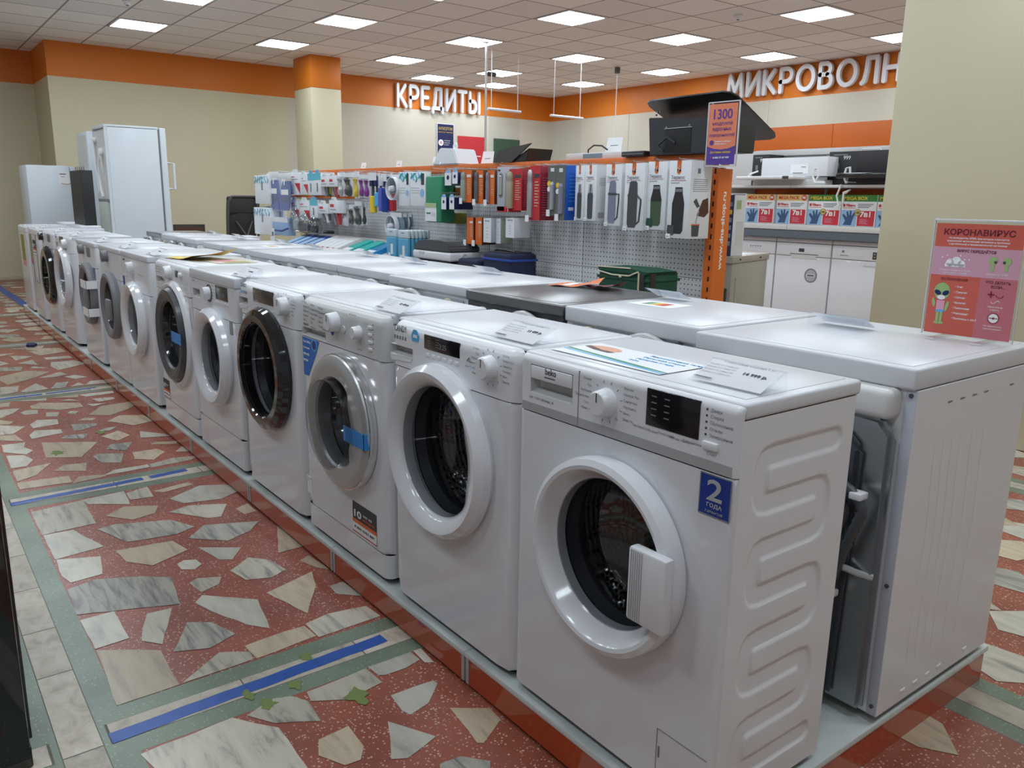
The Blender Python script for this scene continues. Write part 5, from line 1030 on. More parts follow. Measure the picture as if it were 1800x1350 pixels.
# ---- goods hanging from the shelving
ITEMS =  [["wave", -7.936, -7.53, 1.202, 1.492, 2.1, 0.1],
["wave", -8.001, -7.524, 0.882, 1.161, 2.1, 0.1],
["insole", -7.583, -7.322, 1.149, 1.523, 2.12, 0.05],
["insole", -7.273, -6.969, 1.144, 1.506, 2.1, 0.05],
["bluebox", -7.536, -7.126, 0.895, 1.073, 2.12, 0.08],
["redbox", -7.081, -6.858, 1.301, 1.517, 2.15, 0.12],
["redbox", -6.907, -6.718, 1.302, 1.494, 2.17, 0.12],
["bluetop", -6.672, -6.53, 1.297, 1.495, 2.15, 0.12],
["bluetop", -6.53, -6.379, 1.298, 1.499, 2.15, 0.12],
["scissor", -6.358, -6.189, 1.289, 1.466, 2.14, 0.1, "green"],
["scissor", -6.189, -6.025, 1.285, 1.469, 2.14, 0.1, "red"],
["razor", -6.075, -5.961, 1.291, 1.498, 2.17, 0.1, "steel"],
["razor", -5.938, -5.783, 1.292, 1.495, 2.17, 0.1, "black"],
["razor", -5.722, -5.637, 1.274, 1.497, 2.15, 0.1, "yellow"],
["razor", -5.616, -5.533, 1.285, 1.476, 2.15, 0.1, "purple"],
["razor", -5.522, -5.441, 1.281, 1.475, 2.15, 0.1, "purple2"],
["redbox", -7.157, -6.958, 1.057, 1.257, 2.17, 0.12],
["redbox", -6.945, -6.701, 1.053, 1.254, 2.17, 0.12],
["bluetop", -6.641, -6.473, 1.088, 1.256, 2.15, 0.12],
["scissor", -6.384, -6.175, 1.054, 1.223, 2.12, 0.1, "grey"],
["scissor", -6.108, -5.91, 1.043, 1.256, 2.1, 0.12, "red"],
["razor", -6.001, -5.91, 1.034, 1.218, 2.17, 0.06, "white"],
["razor", -5.865, -5.765, 1.049, 1.22, 2.17, 0.06, "dark"],
["razor", -5.754, -5.625, 1.048, 1.251, 2.17, 0.08, "black"],
["razor", -5.673, -5.6, 1.05, 1.242, 2.2, 0.08, "dark"],
["brush", -5.443, -5.363, 1.161, 1.488, 2.15, 0.06, "yellow"],
["brush", -5.363, -5.304, 1.167, 1.487, 2.15, 0.06, "blue"],
["brush", -5.331, -5.273, 1.177, 1.482, 2.17, 0.06, "violet"],
["brush", -5.319, -5.222, 1.169, 1.478, 2.2, 0.08, "blue2"],
["brush", -5.285, -5.199, 1.179, 1.479, 2.24, 0.08, "red"],
["disc", -5.187, -4.91, 1.267, 1.469, 2.14, 0.12],
["card", -4.955, -4.787, 1.225, 1.484, 2.16, 0.03],
["card", -4.71, -4.486, 1.229, 1.479, 2.12, 0.05],
["greenpack", -4.454, -4.244, 1.115, 1.49, 2.1, 0.12],
["disc", -5.225, -4.999, 0.977, 1.168, 2.16, 0.06],
["disc", -5.245, -5.057, 1.002, 1.163, 2.24, 0.06],
["disc", -5.218, -5.087, 1.025, 1.158, 2.3, 0.05],
["smallbox", -4.222, -4.14, 1.378, 1.488, 2.12, 0.08, "grey"],
["smallbox", -4.095, -4.03, 1.389, 1.489, 2.1, 0.16, "navy"],
["smallbox", -4.324, -4.226, 1.312, 1.381, 2.22, 0.12, "amber"],
["smallbox", -4.205, -4.145, 1.212, 1.318, 2.08, 0.14, "navy"],
["smallbox", -4.101, -4.043, 1.214, 1.319, 2.08, 0.16, "navy2"],
["smallbox", -4.448, -4.301, 1.105, 1.205, 2.26, 0.1, "olive"],
["flask", -3.989, -3.885, 1.263, 1.48, 2.12, 0.13, "orange", "sage"],
["flask", -3.83, -3.75, 1.257, 1.477, 2.12, 0.13, "orange", "grey"],
["flask", -3.698, -3.621, 1.255, 1.475, 2.12, 0.12, "orange", "mauve"],
["window", -3.562, -3.481, 1.214, 1.493, 2.1, 0.12],
["flask", -3.486, -3.354, 1.22, 1.479, 2.14, 0.1, "red", "olive"],
["flask", -3.425, -3.348, 1.235, 1.487, 2.2, 0.1, "crimson", "none"],
["flask", -3.247, -3.146, 1.165, 1.491, 2.12, 0.12, "red", "silver"],
["flask", -3.214, -3.148, 1.187, 1.496, 2.18, 0.12, "crimson", "none"],
["scale", -3.094, -3.014, 1.197, 1.492, 2.14, 0.12, "a"],
["scale", -2.966, -2.889, 1.173, 1.488, 2.1, 0.14, "b"],
["thermos", -2.843, -2.764, 1.177, 1.487, 2.14, 0.14, "slim"],
["thermos", -2.715, -2.621, 1.178, 1.485, 2.1, 0.16, "slim"],
["thermos", -2.567, -2.442, 1.155, 1.486, 2.12, 0.12, "lilac"],
["thermos", -2.399, -2.252, 1.137, 1.487, 2.1, 0.14, "black"],
["thermos", -2.251, -2.115, 1.145, 1.493, 2.12, 0.12, "green"],
["thermos", -2.084, -1.941, 1.109, 1.493, 2.1, 0.16, "big"],
["flask2", -3.967, -3.89, 0.98, 1.163, 2.14, 0.1, "orange"],
["flask2", -3.862, -3.787, 0.981, 1.166, 2.14, 0.12, "orange"],
["softbox", -3.711, -3.626, 1.005, 1.166, 2.1, 0.1, "lav"],
["softbox", -3.623, -3.572, 1.001, 1.164, 2.14, 0.1, "green"],
["softbox", -3.489, -3.398, 1.046, 1.172, 2.12, 0.13, "white"]]
def base(kind, lab, cat, x0, x1, z0, z1, F, group=None):
    return thing(kind, lab, cat, ((x0+x1)/2, F, z0), 0, group), (x1-x0), (z1-z0)
def tab(b, w, h, d=.002, m='paper'): b.prism([(-w*.3,h-.001),(w*.3,h-.001),(w*.2,h+.028),(-w*.2,h+.028)], 'y', 0, d, m)
def hook(t, h, d, y=0):
    b = MB(); D = GY-t.location.y-.001; b.tube([(0,-.012,h+.012),(0,0,h+.008),(0,D,h+.008)], .0025, 'silver', 6); b.box(-.018,.018,-.016,-.013,h-.004,h+.016,'clear'); b.build('peg_hook', t)
cnt = {}
def nth(k): cnt[k] = cnt.get(k, 0)+1; return cnt[k]
ORD = ['first','second','third','fourth','fifth','sixth','seventh','eighth','ninth','tenth','eleventh','twelfth']
FL = {('orange','sage'):'sage green bottle, left of the three orange ones', ('orange','grey'):'dark grey bottle, middle of the three orange ones', ('orange','mauve'):'mauve bottle, right of the three orange ones', ('red','olive'):'olive bottle with clip on a red card', ('red','silver'):'tall silver bottle on a long red card'}
FC = {'sage':(.30,.33,.27),'grey':(.12,.12,.13),'mauve':(.25,.21,.26),'olive':(.36,.34,.24),'silver':(.55,.55,.55)}
RZ = {'steel':('silver','a pale steel grip'),'black':('darkgrey','a black grip'),'yellow':('yellow','a bright yellow grip'),'purple':('purple','a purple scoop'),'purple2':('purple','a second purple scoop'),'white':('plastic','a long white brush'),'dark':('darkgrey','a slim dark tool')}
for it in ITEMS:
    kind, x0, x1, z0, z1, F, d = it[:7]; a = it[7:]; w = x1-x0; h = z1-z0; top = z1
    if kind == 'wave':
        n = nth('wave'); t, w, h = base('filter_pack', 'white pack with light blue wave print at the far left of the shelving, %s one' % ('upper','lower')[n-1], 'pack', x0, x1, z0, z1, F)
        b = MB(); b.box(-w/2,w/2,0,d,0,h,'card',.004); b.build('carton', t)
        b = MB(); 
        for i in range(6): b.tube([(-w/2+.03+w*.17*i+.02*math.sin(j*1.1+i), -.001, h-.012-.016*j) for j in range(5)], .010-.001*(i%3), 'steelb' if 'steelb' in M else 'lblue', 5)
        b.box(-.01,.025,-.002,.001,h-.15,h-.05,'midgrey'); b.build('printed_wave', t); hook(t, h, d)
        b = MB(); b.box(-w/2+.06,w/2+.07,d+.01,d+.05,-.0,h+.02,'card',.004); b.build('carton_behind', t)
    elif kind == 'insole':
        n = nth('insole'); t, w, h = base('insole_pack', 'pair of blue insoles in a clear hanging pack, %s' % ('upright, left one','leaning, right one')[n-1], 'pack', x0, x1, z0, z1, F)
        b = MB(); s = 0 if n == 1 else .12
        def sole(z): q = z/h; return (w*.42)*(.72+.28*math.cos((q-.25)*3.3))
        L_ = [(-sole(z)+s*(z/h-.5), z) for z in [h*i/14 for i in range(12)]]; R_ = [(sole(z)+s*(z/h-.5), z) for z in [h*i/14 for i in range(12)]]
        b.prism(L_+R_[::-1], 'y', .004, .022, 'insoleb'); b.build('insole', t)
        b = MB(); b.box(-w/2,w/2,0,.003,-.01,h,'clearf'); b.build('clear_pouch', t)
        b = MB(); b.box(-w*.3,w*.3,-.002,0,h*.42,h*.56,'paper'); 
        for k in range(3): b.box(-w*.3,w*.3,-.002,0,h*(.34-.05*k),h*(.36-.05*k),'inkgrey')
        b.box(-.012,.012,-.003,0,h*.68,h*.82,'paper'); b.build('printed_label', t, smooth=False)
        b = MB(); b.box(-w/2,w/2,-.002,.004,h*.84,h*1.0,'card',.002); b.build('header_card', t); hook(t, h, d)
    elif kind == 'bluebox':
        t, w, h = base('storage_pack', 'light blue and white pack standing below the blue insoles', 'pack', x0, x1, z0, z1, F)
        b = MB(); b.box(-w/2,w/2,0,d,0,h,'paleblue' if 'paleblue' in M else 'lblue',.003); b.build('carton', t)
        b = MB(); b.box(-w/2,w/2,-.001,.001,h*.72,h,'card'); b.tube([(-w/2+w*i/8, -.001, h*(.22+.03*math.sin(i)+.02*i*i/8)) for i in range(9)], .008, 'blue', 5); b.build('print', t)
    elif kind == 'redbox':
        n = nth('rb'); t, w, h = base('kitchenware_box', ('white box with red corner print, upper row, left of the pair','white box with red corner print, upper row, right of the pair','white box with red corner print, second row, left of the pair','white box with red corner print, second row, right of the pair')[n-1], 'box', x0, x1, z0, z1, F)
        b = MB(); b.box(-w/2,w/2,0,d,0,h*.97,'card',.002); tab(b, w, h*.97); b.build('carton', t)
        b = MB(); b.prism([(-w*.05,h*.5),(w*.5,h*.5),(w*.5,h*.02)], 'y', -.001, .001, 'red'); b.prism([(-w*.35,h*.06),(w*.1,h*.06),(w*.02,h*.45),(-w*.45,h*.45)], 'y', -.0015, .0, 'offwhite'); b.box(-w*.4,-w*.1,-.001,.001,h*.76,h*.80,'red'); b.box(-w*.4,w*.3,-.001,.001,h*.66,h*.68,'inkgrey'); b.box(w/2-.0005,w/2+.001,.03,.035,0,h*.95,'red'); b.box(w/2-.0005,w/2+.001,.07,.075,0,h*.95,'red'); b.build('print', t, smooth=False); hook(t, h, d)
    elif kind == 'bluetop':
        n = nth('bt'); t, w, h = base('utensil_pack', ('white card pack with light blue top, upper row, left one','white card pack with light blue top, upper row, right one','white card pack with light blue top hanging in the second row')[n-1], 'pack', x0, x1, z0, z1, F)
        b = MB(); b.box(-w/2,w/2,0,d,0,h,'card',.002); tab(b, w, h, m='lblue'); b.build('carton', t); b = MB(); b.box(-w/2,w/2,-.001,.001,h*.68,h,'wavec' if 'wavec' in M else 'lblue'); b.tube([(0,-.003,h*.55),(.004,-.003,h*.4),(0,-.003,h*.15)], .006, 'midgrey', 6); b.build('print', t); hook(t, h, d)
    elif kind == 'scissor':
        n = nth('sc'); c = a[0]; t, w, h = base('utensil_pack', ('white headed pack with green handled tool, upper row','white headed pack with red handled tool, upper row','wide white headed pack with grey tool, second row','large white headed pack with red tools, second row')[n-1], 'pack', x0, x1, z0, z1, F)
        b = MB(); b.box(-w/2,w/2,0,d*.6,h*.48,h,'card',.002); tab(b, w, h); b.build('header_card', t)
        b = MB(); b.box(-w*.4,-w*.02,-.001,.001,h*.72,h*.84,'red'); b.box(-w*.4,w*.2,-.001,.001,h*.60,h*.63,'inkgrey'); b.build('print', t, smooth=False)
        b = MB(); b.tube([(-w*.25,.02,h*.5),(-w*.18,.02,h*.3),(-w*.05,.02,0)], .012, 'midgrey', 8); b.tube([(w*.05,.03,h*.5),(w*.12,.03,h*.3),(w*.2,.03,.0)], .016, {'green':'dgreen','red':'red','grey':'plastic'}[c], 8); b.tube([(w*.3,.03,h*.5),(w*.36,.03,.02)], .012, {'green':'olive','red':'crimson','grey':'darkgrey'}[c], 8); b.build('utensil', t); hook(t, h, d)
    elif kind == 'razor':
        n = nth('rz'); c = a[0]; mm, ds = RZ[c]; pl = 'upper row' if z0 > 1.2 else 'second row'
        t, w, h = base('peeler_pack', 'white card pack with %s, %s, %s' % (ds, pl, ORD[n-1 if z0 > 1.2 else n-6]), 'pack', x0, x1, z0, z1, F)
        b = MB(); b.box(-w/2,w/2,.012,.018,0,h,'card',.001); b.box(-w/2,w/2,.004,.012,h*.8,h,'card'); b.build('backing_card', t)
        b = MB(); P = [(w*.12*math.sin(i*.55),.0,h*(.08+.66*i/10)) for i in range(11)]; b.tube(P, w*.16, mm, 10, lambda i: w*(.20+.08*math.sin(i*.7))); b.build('tool', t)
        b = MB(); b.box(-w*.46,w*.46,-.018,-.016,.01,h*.78,'clearf'); b.build('blister', t); hook(t, h, d)
    elif kind == 'brush':
        n = nth('br'); c = {'yellow':'yellow','blue':'lblue','violet':'violetp' if 'violetp' in M else 'blue','blue2':'blue','red':'red'}[a[0]]
        t, w, h = base('brush', 'long handled brush with %s grip in a slim pack' % ('bright yellow','sky blue','violet blue','deep blue','red')[n-1], 'brush', x0, x1, z0, z1, F)
        zz = (0,h*.42) if n == 1 else (h*.15,h*.5) if n == 2 else (0,h*.62)
        b = MB(); b.cyl(w*.40, zz[0], zz[1], (0,.02,0), 'z', c, 14, .006); b.build('grip', t)
        b = MB(); b.tube([(0,.02,zz[1]-.01),(0,.02,h*.9)], w*.16, 'darkgrey', 8); b.box(-w*.35,w*.35,.0,.04,h*.66,h*.92,'navy' if n != 3 else 'plastic',.004); b.build('shaft', t)
        b = MB(); b.box(-w/2,w/2,-.002,0,h*.80,h,'card'); b.build('header_card', t); hook(t, h, d)
    elif kind == 'disc':
        n = nth('disc'); r = w/2
        t, w, h = base('food_container', ('round clear container with white rim hanging beside the wave print cards','round clear lid, front of the lower three','round clear lid, middle of the lower three','round clear lid, rear of the lower three')[n-1], 'container', x0, x1, z0, z1, F)
        b = MB(); r = min(w, h*.9)/2; c = (0,.03,r)
        b.lathe([(r*.97,-.03),(r,-.02),(r,.01),(r*.94,.012),(r*.92,-.028),(r*.97,-.03)], c, 'y', 'plastic', 40); b.build('rim', t)
        b = MB(); b.lathe([(0,-.01),(r*.5,-.015),(r*.93,0)], c, 'y', 'cleargrey' if 'cleargrey' in M else 'clear', 32); b.build('lid', t)
        b = MB(); b.lathe([(0,-.045),(r*.2,-.045),(r*.26,-.02),(r*.26,.0)], c, 'y', 'plastic', 20); b.build('valve', t)
        b = MB(); b.box(-w*.30,w*.55,.05,.055,h*.25,h,'steelblue',.002); b.box(-w*.3,w*.5,.046,.05,h*.82,h,'card'); b.build('backing_card', t); hook(t, h, d)
    elif kind == 'card':
        n = nth('card'); t, w, h = base('filter_pack', 'flat white card pack with blue wave print, %s of the two beside the green pack' % ('left','right')[n-1], 'pack', x0, x1, z0, z1, F)
        b = MB(); b.box(-w/2,w/2,0,d,0,h,'card',.002); b.build('carton', t); b = MB()
        for i in range(5): b.tube([(-w/2+.02+w*.16*i+.012*math.sin(j*1.2+i*2), -.001, h-.008-.013*j) for j in range(2+i%3+2)], .006, ('teal','lblue')[i%2], 5)
        b.box(w*.22,w*.42,-.002,.001,h*.62,h*.95,'ink',.002); b.cyl(w*.14,-.001,.0,(w*.28,0,h*.38),'y','paleblue' if 'paleblue' in M else 'lblue',20)
        for k in range(3): b.box(-w*.45,w*.1,-.001,.001,h*(.52-.07*k),h*(.53-.07*k),'inkgrey')
        b.build('print', t, smooth=False); hook(t, h, d)
    elif kind == 'greenpack':
        t, w, h = base('shopping_bag_pack', 'tall folded green bag in a pale sleeve, hanging', 'pack', x0, x1, z0, z1, F)
        b = MB(); b.box(-w/2,w/2,0,d,.0,h*.88,'green',.012,3); b.build('folded_bag', t)
        b = MB(); b.box(-w/2-.004,w*.22,-.003,.002,h*.02,h*.36,'card',.001); b.box(-w/2-.004,w*.22,-.004,.0,h*.28,h*.37,'lgreen'); b.box(-w*.42,-w*.15,-.004,0,h*.16,h*.19,'green'); b.box(-w*.1,w*.16,-.004,0,h*.12,h*.2,'offwhite'); b.build('printed_sleeve', t, smooth=False)
        b = MB(); b.lathe([(w*.30,-.01),(w*.5,0),(w*.3,.01)], (0,.03,h*.90), 'y', 'clearf', 20); b.build('clear_top', t); hook(t, h, d)
    elif kind == 'smallbox':
        n = nth('sb'); c = a[0]; lab = ('small grey hanging pack at the upper row beside the green bag','small white fronted navy pack, upper row','small amber brown pack under the navy one','small white fronted navy pack, second row left','small white fronted dark pack, second row right','olive yellow pack hanging lowest beside the green bag')[n-1]
        t, w, h = base('accessory_pack', lab, 'pack', x0, x1, z0, z1, F)
        side = {'grey':'midgrey','navy':'navy','navy2':'navy','amber':'amber','olive':'olive'}[c]
        b = MB(); b.box(-w/2,w/2,0.002,d,0,h*.78,side,.002); b.build('carton', t); b = MB(); b.box(-w/2,w/2,-.001,.002,0,h*.78,'card' if c not in ('amber','olive') else side); b.prism([(-w/2,h*.78),(w/2,h*.78),(w*.3,h),(-w*.2,h)], 'y', -.001, .002, 'paleblue' if 'paleblue' in M else 'card'); b.cyl(w*.2,-.002,0,(0,0,h*.5),'y','navy',12) if c not in ('amber','olive') else None; b.build('front_print', t, smooth=False); hook(t, h, d)
    elif kind in ('flask', 'flask2'):
        c = a[0]; bot = a[1] if len(a) > 1 else 'none'; n = nth(kind+c+bot)
        if kind == 'flask2': lab = 'short orange card pack in the lower row, %s one' % ('left','right')[n-1]
        elif bot == 'none': lab = 'dark red card pack covered in small text, %s the tall silver bottle' % ('just left of','just right of')[n-1]
        else: lab = 'hanging card pack holding a '+FL[(c, bot)]
        t, w, h = base('flask_pack', lab, 'pack', x0, x1, z0, z1, F)
        cm = {'orange':'orangep','red':'red','crimson':'crimson'}[c]; sm = {'orange':'brown','red':'crimson','crimson':'crimson'}[c]
        b = MB(); b.box(-w/2,w/2,.002,d,0,h,sm,.002); b.box(-w/2,w/2,-.001,.002,0,h,cm); b.build('card_pack', t)
        b = MB(); b.box(-w*.05,w*.42,-.002,-.0005,h*.78,h*.86,'card' if c == 'orange' else 'ink')
        for k in range(9): b.box(-w*.0,w*(.30+.1*(k%2)),-.002,-.0005,h*(.70-.055*k),h*(.715-.055*k),'cream')
        for k in range(16): b.box(w/2-.0005,w/2+.001,.02,d-.02,h*(.10+.045*k),h*(.112+.045*k),'amber' if c == 'orange' else 'cr3')
        b.build('print', t, smooth=False)
        if bot != 'none':
            bm_ = mat(bot+'_bottle', FC[bot], .3, metal=.8 if bot in ('silver',) else .1); r = w*.20 if kind == 'flask' else .02
            b = MB(); b.lathe([(0,0),(r,0),(r,h*.62),(r*.86,h*.66),(r*.9,h*.68),(r*.9,h*.83),(r*.6,h*.88),(0,h*.89)], (-w*.34,-r*.4,h*.05), 'z', bm_, 20); b.build('bottle', t)
        b = MB(); b.box(-w/2-.004,-w/2+.03,-.03,-.028,-.01,.03,'paper'); b.build('price_label', t); hook(t, h, d)
    elif kind == 'window':
        t, w, h = base('bottle_box', 'pale grey box with long oval window showing a slim steel bottle', 'box', x0, x1, z0, z1, F)
        b = MB(); b.box(-w/2,w/2,0,d,0,h,'lavbox' if 'lavbox' in M else 'offwhite',.002); b.box(-w/2-.001,w/2+.02,.0,d+.002,-.005,.03,'red',.001); b.build('carton', t)
        b = MB(); b.prism([(w*.28*math.cos(q), h*.58+(h*.20 if math.sin(q)>0 else -h*.20)+w*.28*math.sin(q)) for q in [i*PI/10 for i in range(20)]], 'y', -.0015, .001, 'midgrey'); b.cyl(w*.17, h*.36, h*.80, (0,-.002,0), 'z', 'silver', 14, .004); b.box(-w*.4,-w*.1,-.002,0,h*.90,h*.94,'ink')
        for k in range(10): b.box(w/2-.0005,w/2+.001,.02,d-.03,h*(.2+.05*k),h*(.206+.05*k),'inkgrey')
        b.build('print', t, smooth=False); hook(t, h, d)
    elif kind == 'scale':
        n = nth('scale'); t, w, h = base('bottle_box', 'grey olive box with yellow round badge showing a %s' % ('steel bottle','dark flask, blue on its side')[n-1], 'box', x0, x1, z0, z1, F)
        b = MB(); b.box(-w/2,w/2,.002,d,0,h,'sideblue' if 'sideblue' in M else 'blue',.002); b.box(-w/2,w/2,-.001,.002,0,h,'greyol' if 'greyol' in M else 'midgrey'); b.build('carton', t)
        b = MB(); b.box(-w*.2,w*.2,-.002,0,h*.88,h*.95,'card'); b.cyl(w*.2,-.006,-.003,(-w*.3,0,h*.64),'y','yellow',20); b.cyl(w*.2,-.006,-.003,(-w*.3,0,h*.53),'y','card',20); b.lathe([(0,0),(w*.22,0),(w*.22,h*.5),(w*.14,h*.55),(0,h*.56)], (w*.12,-.004,h*.12), 'z', 'silver' if n == 1 else 'lilac', 18)
        if n == 2:
            for k in range(8): b.box(w/2-.0005,w/2+.001,.03,d-.02,h*(.35+.065*k),h*(.36+.065*k),'lblue')
            b.box(w/2-.0005,w/2+.001,.03,.07,h*.18,h*.24,'card')
        b.box(-w/2-.004,-w/2+.03,-.007,-.005,-.005,.035,'paper'); b.build('print', t, smooth=False); hook(t, h, d)
    elif kind == 'thermos':
        n = nth('thermos'); c = a[0]
        lab = ('white thermos box picturing a slim dark flask, left of the two alike','white thermos box picturing a slim dark flask with steel cup on its side','white thermos box picturing a lilac grey flask with handle','white thermos box picturing a black flask with angular handle','white thermos box picturing a green flask with a cup','largest white thermos box, beside the orange upright, picturing a black flask and cups')[n-1]
        t, w, h = base('thermos_box', lab, 'box', x0, x1, z0, z1, F, 'white thermos boxes')
        b = MB(); b.box(-w/2,w/2,0,d,0,h,'card',.0015); b.build('carton', t)
        b = MB(); y = -.0012; X = -w*.05
        b.box(X-w*.09,X+w*.09,y,0,h*.86,h*1.0,'orangep'); b.cyl(w*.09,y,0,(X,0,h*.86),'y','orangep',14); b.tube([(X-w*.03,y-.001,h*.86),(X+w*.03,y-.001,h*.89),(X-w*.03,y-.001,h*.90),(X+w*.03,y-.001,h*.93)], w*.012, 'paper', 4)
        b.text('Термос', w*.17, (-w*.40,y-.0002,h*.765), F_, 'inkgrey'); b.box(-w*.40,w*.30,y-.0003,0,h*.745,h*.75,'cr3'); b.box(-w*.40,w*.0,y-.0003,0,h*.715,h*.72,'inkgrey')
        cc = {'slim':'darkgrey','lilac':'lilac','black':'darkgrey','green':'dgreenf','big':'blackm'}[c]
        if 'dgreenf' not in M: M['dgreenf'] = mat('flask_green_print', (.05,.10,.05), .5)
        def body(pts, m, yy=y-.0004): b.prism([(q[0]*w, q[1]*h) for q in pts], 'y', yy-.0004, yy, m)
        if c == 'slim': body([(-.22,.06),(-.24,.45),(-.20,.50),(.20,.50),(.24,.45),(.22,.06),(.15,.03),(-.15,.03)], cc); body([(-.18,.50),(-.13,.66),(.15,.66),(.20,.50)], 'silver'); body([(-.02,.50),(0,.655),(.06,.655),(.06,.50)], 'ink', y-.0009)
        elif c in ('lilac','black'):
            body([(-.30,.10),(-.30,.50),(-.22,.72),(-.14,.735),(.10,.735),(.16,.70),(.18,.50),(.18,.10),(.10,.04),(-.24,.04)], cc); body([(-.31,.50),(-.31,.54),(.20,.54),(.20,.50)], 'darkgrey', y-.0009)
            b.tube([(w*.18,y,h*.52),(w*.36,y,h*(.46 if c == 'black' else .52)),(w*.36,y,h*.40),(w*.30,y,h*.14),(w*.16,y,h*.10)], w*.035, 'darkgrey', 6)
        else:
            body([(-.26,.10),(-.28,.45),(-.18,.58),(-.16,.66),(.16,.66),(.18,.58),(.28,.45),(.26,.10),(.18,.06),(-.20,.06)], cc); body([(-.28,.42),(-.18,.58),(-.16,.66),(.16,.66),(.18,.58),(.28,.42)], 'blackm', y-.0009); body([(-.17,.60),(-.16,.64),(.16,.64),(.17,.60)], 'midgrey', y-.0013)
            body([(-.46,.08),(-.44,.17),(-.12,.17),(-.14,.04),(-.40,.04)], 'dgreen' if c == 'green' else 'darkgrey', y-.0014)
        b.box(-w*.5,-w*.28,y-.002,y-.0015,-.002,h*.055,'paper'); b.box(-w*.47,-w*.36,y-.0022,y-.002,h*.015,h*.022,'ink'); b.build('front_print', t, smooth=False)
        b = MB(); xs = w/2+.0003
        if c == 'big':
            b.box(xs,xs+.001,.05,.07,h*.84,h*.9,'inkgrey')
            for k in range(7): b.box(xs,xs+.001,.02,.13,h*(.76-.025*k),h*(.764-.025*k),'inkgrey')
            for q, hh in ((.02,.17),): b.prism([(.03,h*.03),(.025,h*.19),(.085,h*.19),(.08,h*.03)], 'x', xs, xs+.0012, 'darkgrey')
            b.prism([(.025,h*.175),(.085,h*.175),(.085,h*.19),(.025,h*.19)], 'x', xs+.001, xs+.002, 'orangep')
            b.prism([(.06,h*.30),(.10,h*.50),(.14,h*.53),(.15,h*.34),(.12,h*.28)], 'x', xs, xs+.0012, 'brown'); b.prism([(.03,h*.48),(.05,h*.52),(.08,h*.42),(.06,h*.40)], 'x', xs, xs+.0012, 'darkgrey'); b.tube([(xs+.001,.075,h*.36),(xs+.001,.06,h*.25),(xs+.001,.055,h*.18)], .003, 'silver', 5)
        elif n == 2:
            b.prism([(.09,h*.10),(.09,h*.42),(.10,h*.52),(.13,h*.52),(.14,h*.42),(.14,h*.10)], 'x', xs, xs+.0012, 'ink'); b.prism([(.02,h*.05),(.018,h*.15),(.065,h*.15),(.062,h*.05)], 'x', xs, xs+.0012, 'silver')
            for k in range(5): b.box(xs,xs+.001,.02,.10,h*(.76-.03*k),h*(.765-.03*k),'inkgrey')
        else:
            for k in range(12): b.box(xs,xs+.001,.02,d-.03,h*(.86-.06*k),h*(.866-.06*k),'inkgrey')
        b.build('side_print', t, smooth=False); hook(t, h, d)
    elif kind == 'softbox':
        n = nth('soft'); c = a[0]; t, w, h = base('bottle_box', 'short %s box in the lower row' % ('lavender patterned','white and pale green','plain white wide')[n-1], 'box', x0, x1, z0, z1, F)
        b = MB(); b.box(-w/2,w/2,.002,d,0,h,{'lav':'lavbox','green':'palegreen','white':'card'}[c] if 'lavbox' in M else 'card',.002); b.box(-w/2,w/2,-.001,.002,0,h,'card'); b.build('carton', t)
        b = MB(); b.text('thermo', w*.2, (-w*.3,-.0015,h*.85), F_, 'inkgrey')
        for k in range(4): b.box(-w*.1,w*.1,-.002,0,h*(.2+.13*k),h*(.215+.13*k),'inkgrey')
        b.build('print', t, smooth=False); hook(t, h, d)
# ================================================================ goods standing on the shelf of the perforated shelving
def icepack(x, y, lab, n_=0):
    t = thing('ice_pack', lab, 'ice pack', (x, y, .736), 0, 'blue ice packs on the shelf'); w, h = .075, .315
    b = MB(); b.box(-w,w,-.014,.014,0,h-.06,'iceblue',.010,3); b.build('gel_body', t)
    b = MB(); b.box(-w,w,-.0135,.0135,h-.062,h,'icewhite',.008,3); b.box(-.025,.025,-.0145,.0145,h-.028,h-.016,'steelblue',.004); b.build('filler_neck', t)
    if n_ == 0:
        b = MB(); b.box(-.055,-.020,-.0155,-.014,.175,.225,'lblue'); b.box(-.045,-.01,-.0155,-.014,.03,.13,'card'); b.box(-.005,.03,-.0155,-.014,.12,.20,'card'); b.box(-.04,-.03,-.016,-.015,.05,.10,'inkgrey'); b.box(.03,.06,-.0155,-.014,.09,.14,'lblue'); b.build('printed_label', t, smooth=False)
    return t
M['iceblue'] = mat('ice_pack_blue', (.10,.36,.55), .3); M['icewhite'] = mat('ice_pack_clear_white', (.58,.68,.72), .3)
icepack(-4.87, 2.05, 'blue ice pack with white top, left of the row of ice packs')
icepack(-4.60, 2.00, 'blue ice pack with white top and label, first of the row')
for k in range(1, 6): icepack(-4.60, 2.00+.034*k, 'plain ice pack in the row, %s behind the labelled first one' % ORD[k-1], 1)
# cooler box
t = thing('cooler_box', 'hard cooler box with black lid, white rim and swing handle', 'cooler box', (-4.17, 2.10, .736), 0); W = .245
b = MB(); b.prism([(-W+.02,0),(W-.02,0),(W,.13),(-W,.13)], 'y', -.13, .13, 'navyb' if 'navyb' in M else 'darkgrey', .015); b.build('lower_tub', t)
b = MB(); b.box(-W-.004,W+.004,-.136,.136,.125,.185,'plastic',.014,3); b.prism([(-.16,.178),(-.08,.178),(-.09,.160),(-.15,.160)], 'y', -.139, -.130, 'offwhite', .002); b.build('rim', t)
b = MB(); b.prism([(-W,.183),(W,.183),(W-.015,.225),(W-.06,.255),(-W+.07,.255),(-W+.01,.225)], 'y', -.133, .133, 'darkgrey', .012); b.prism([(-.17,.254),(.12,.254),(.09,.262),(-.14,.262)], 'y', -.10, .09, 'midgrey', .004); b.build('lid', t)
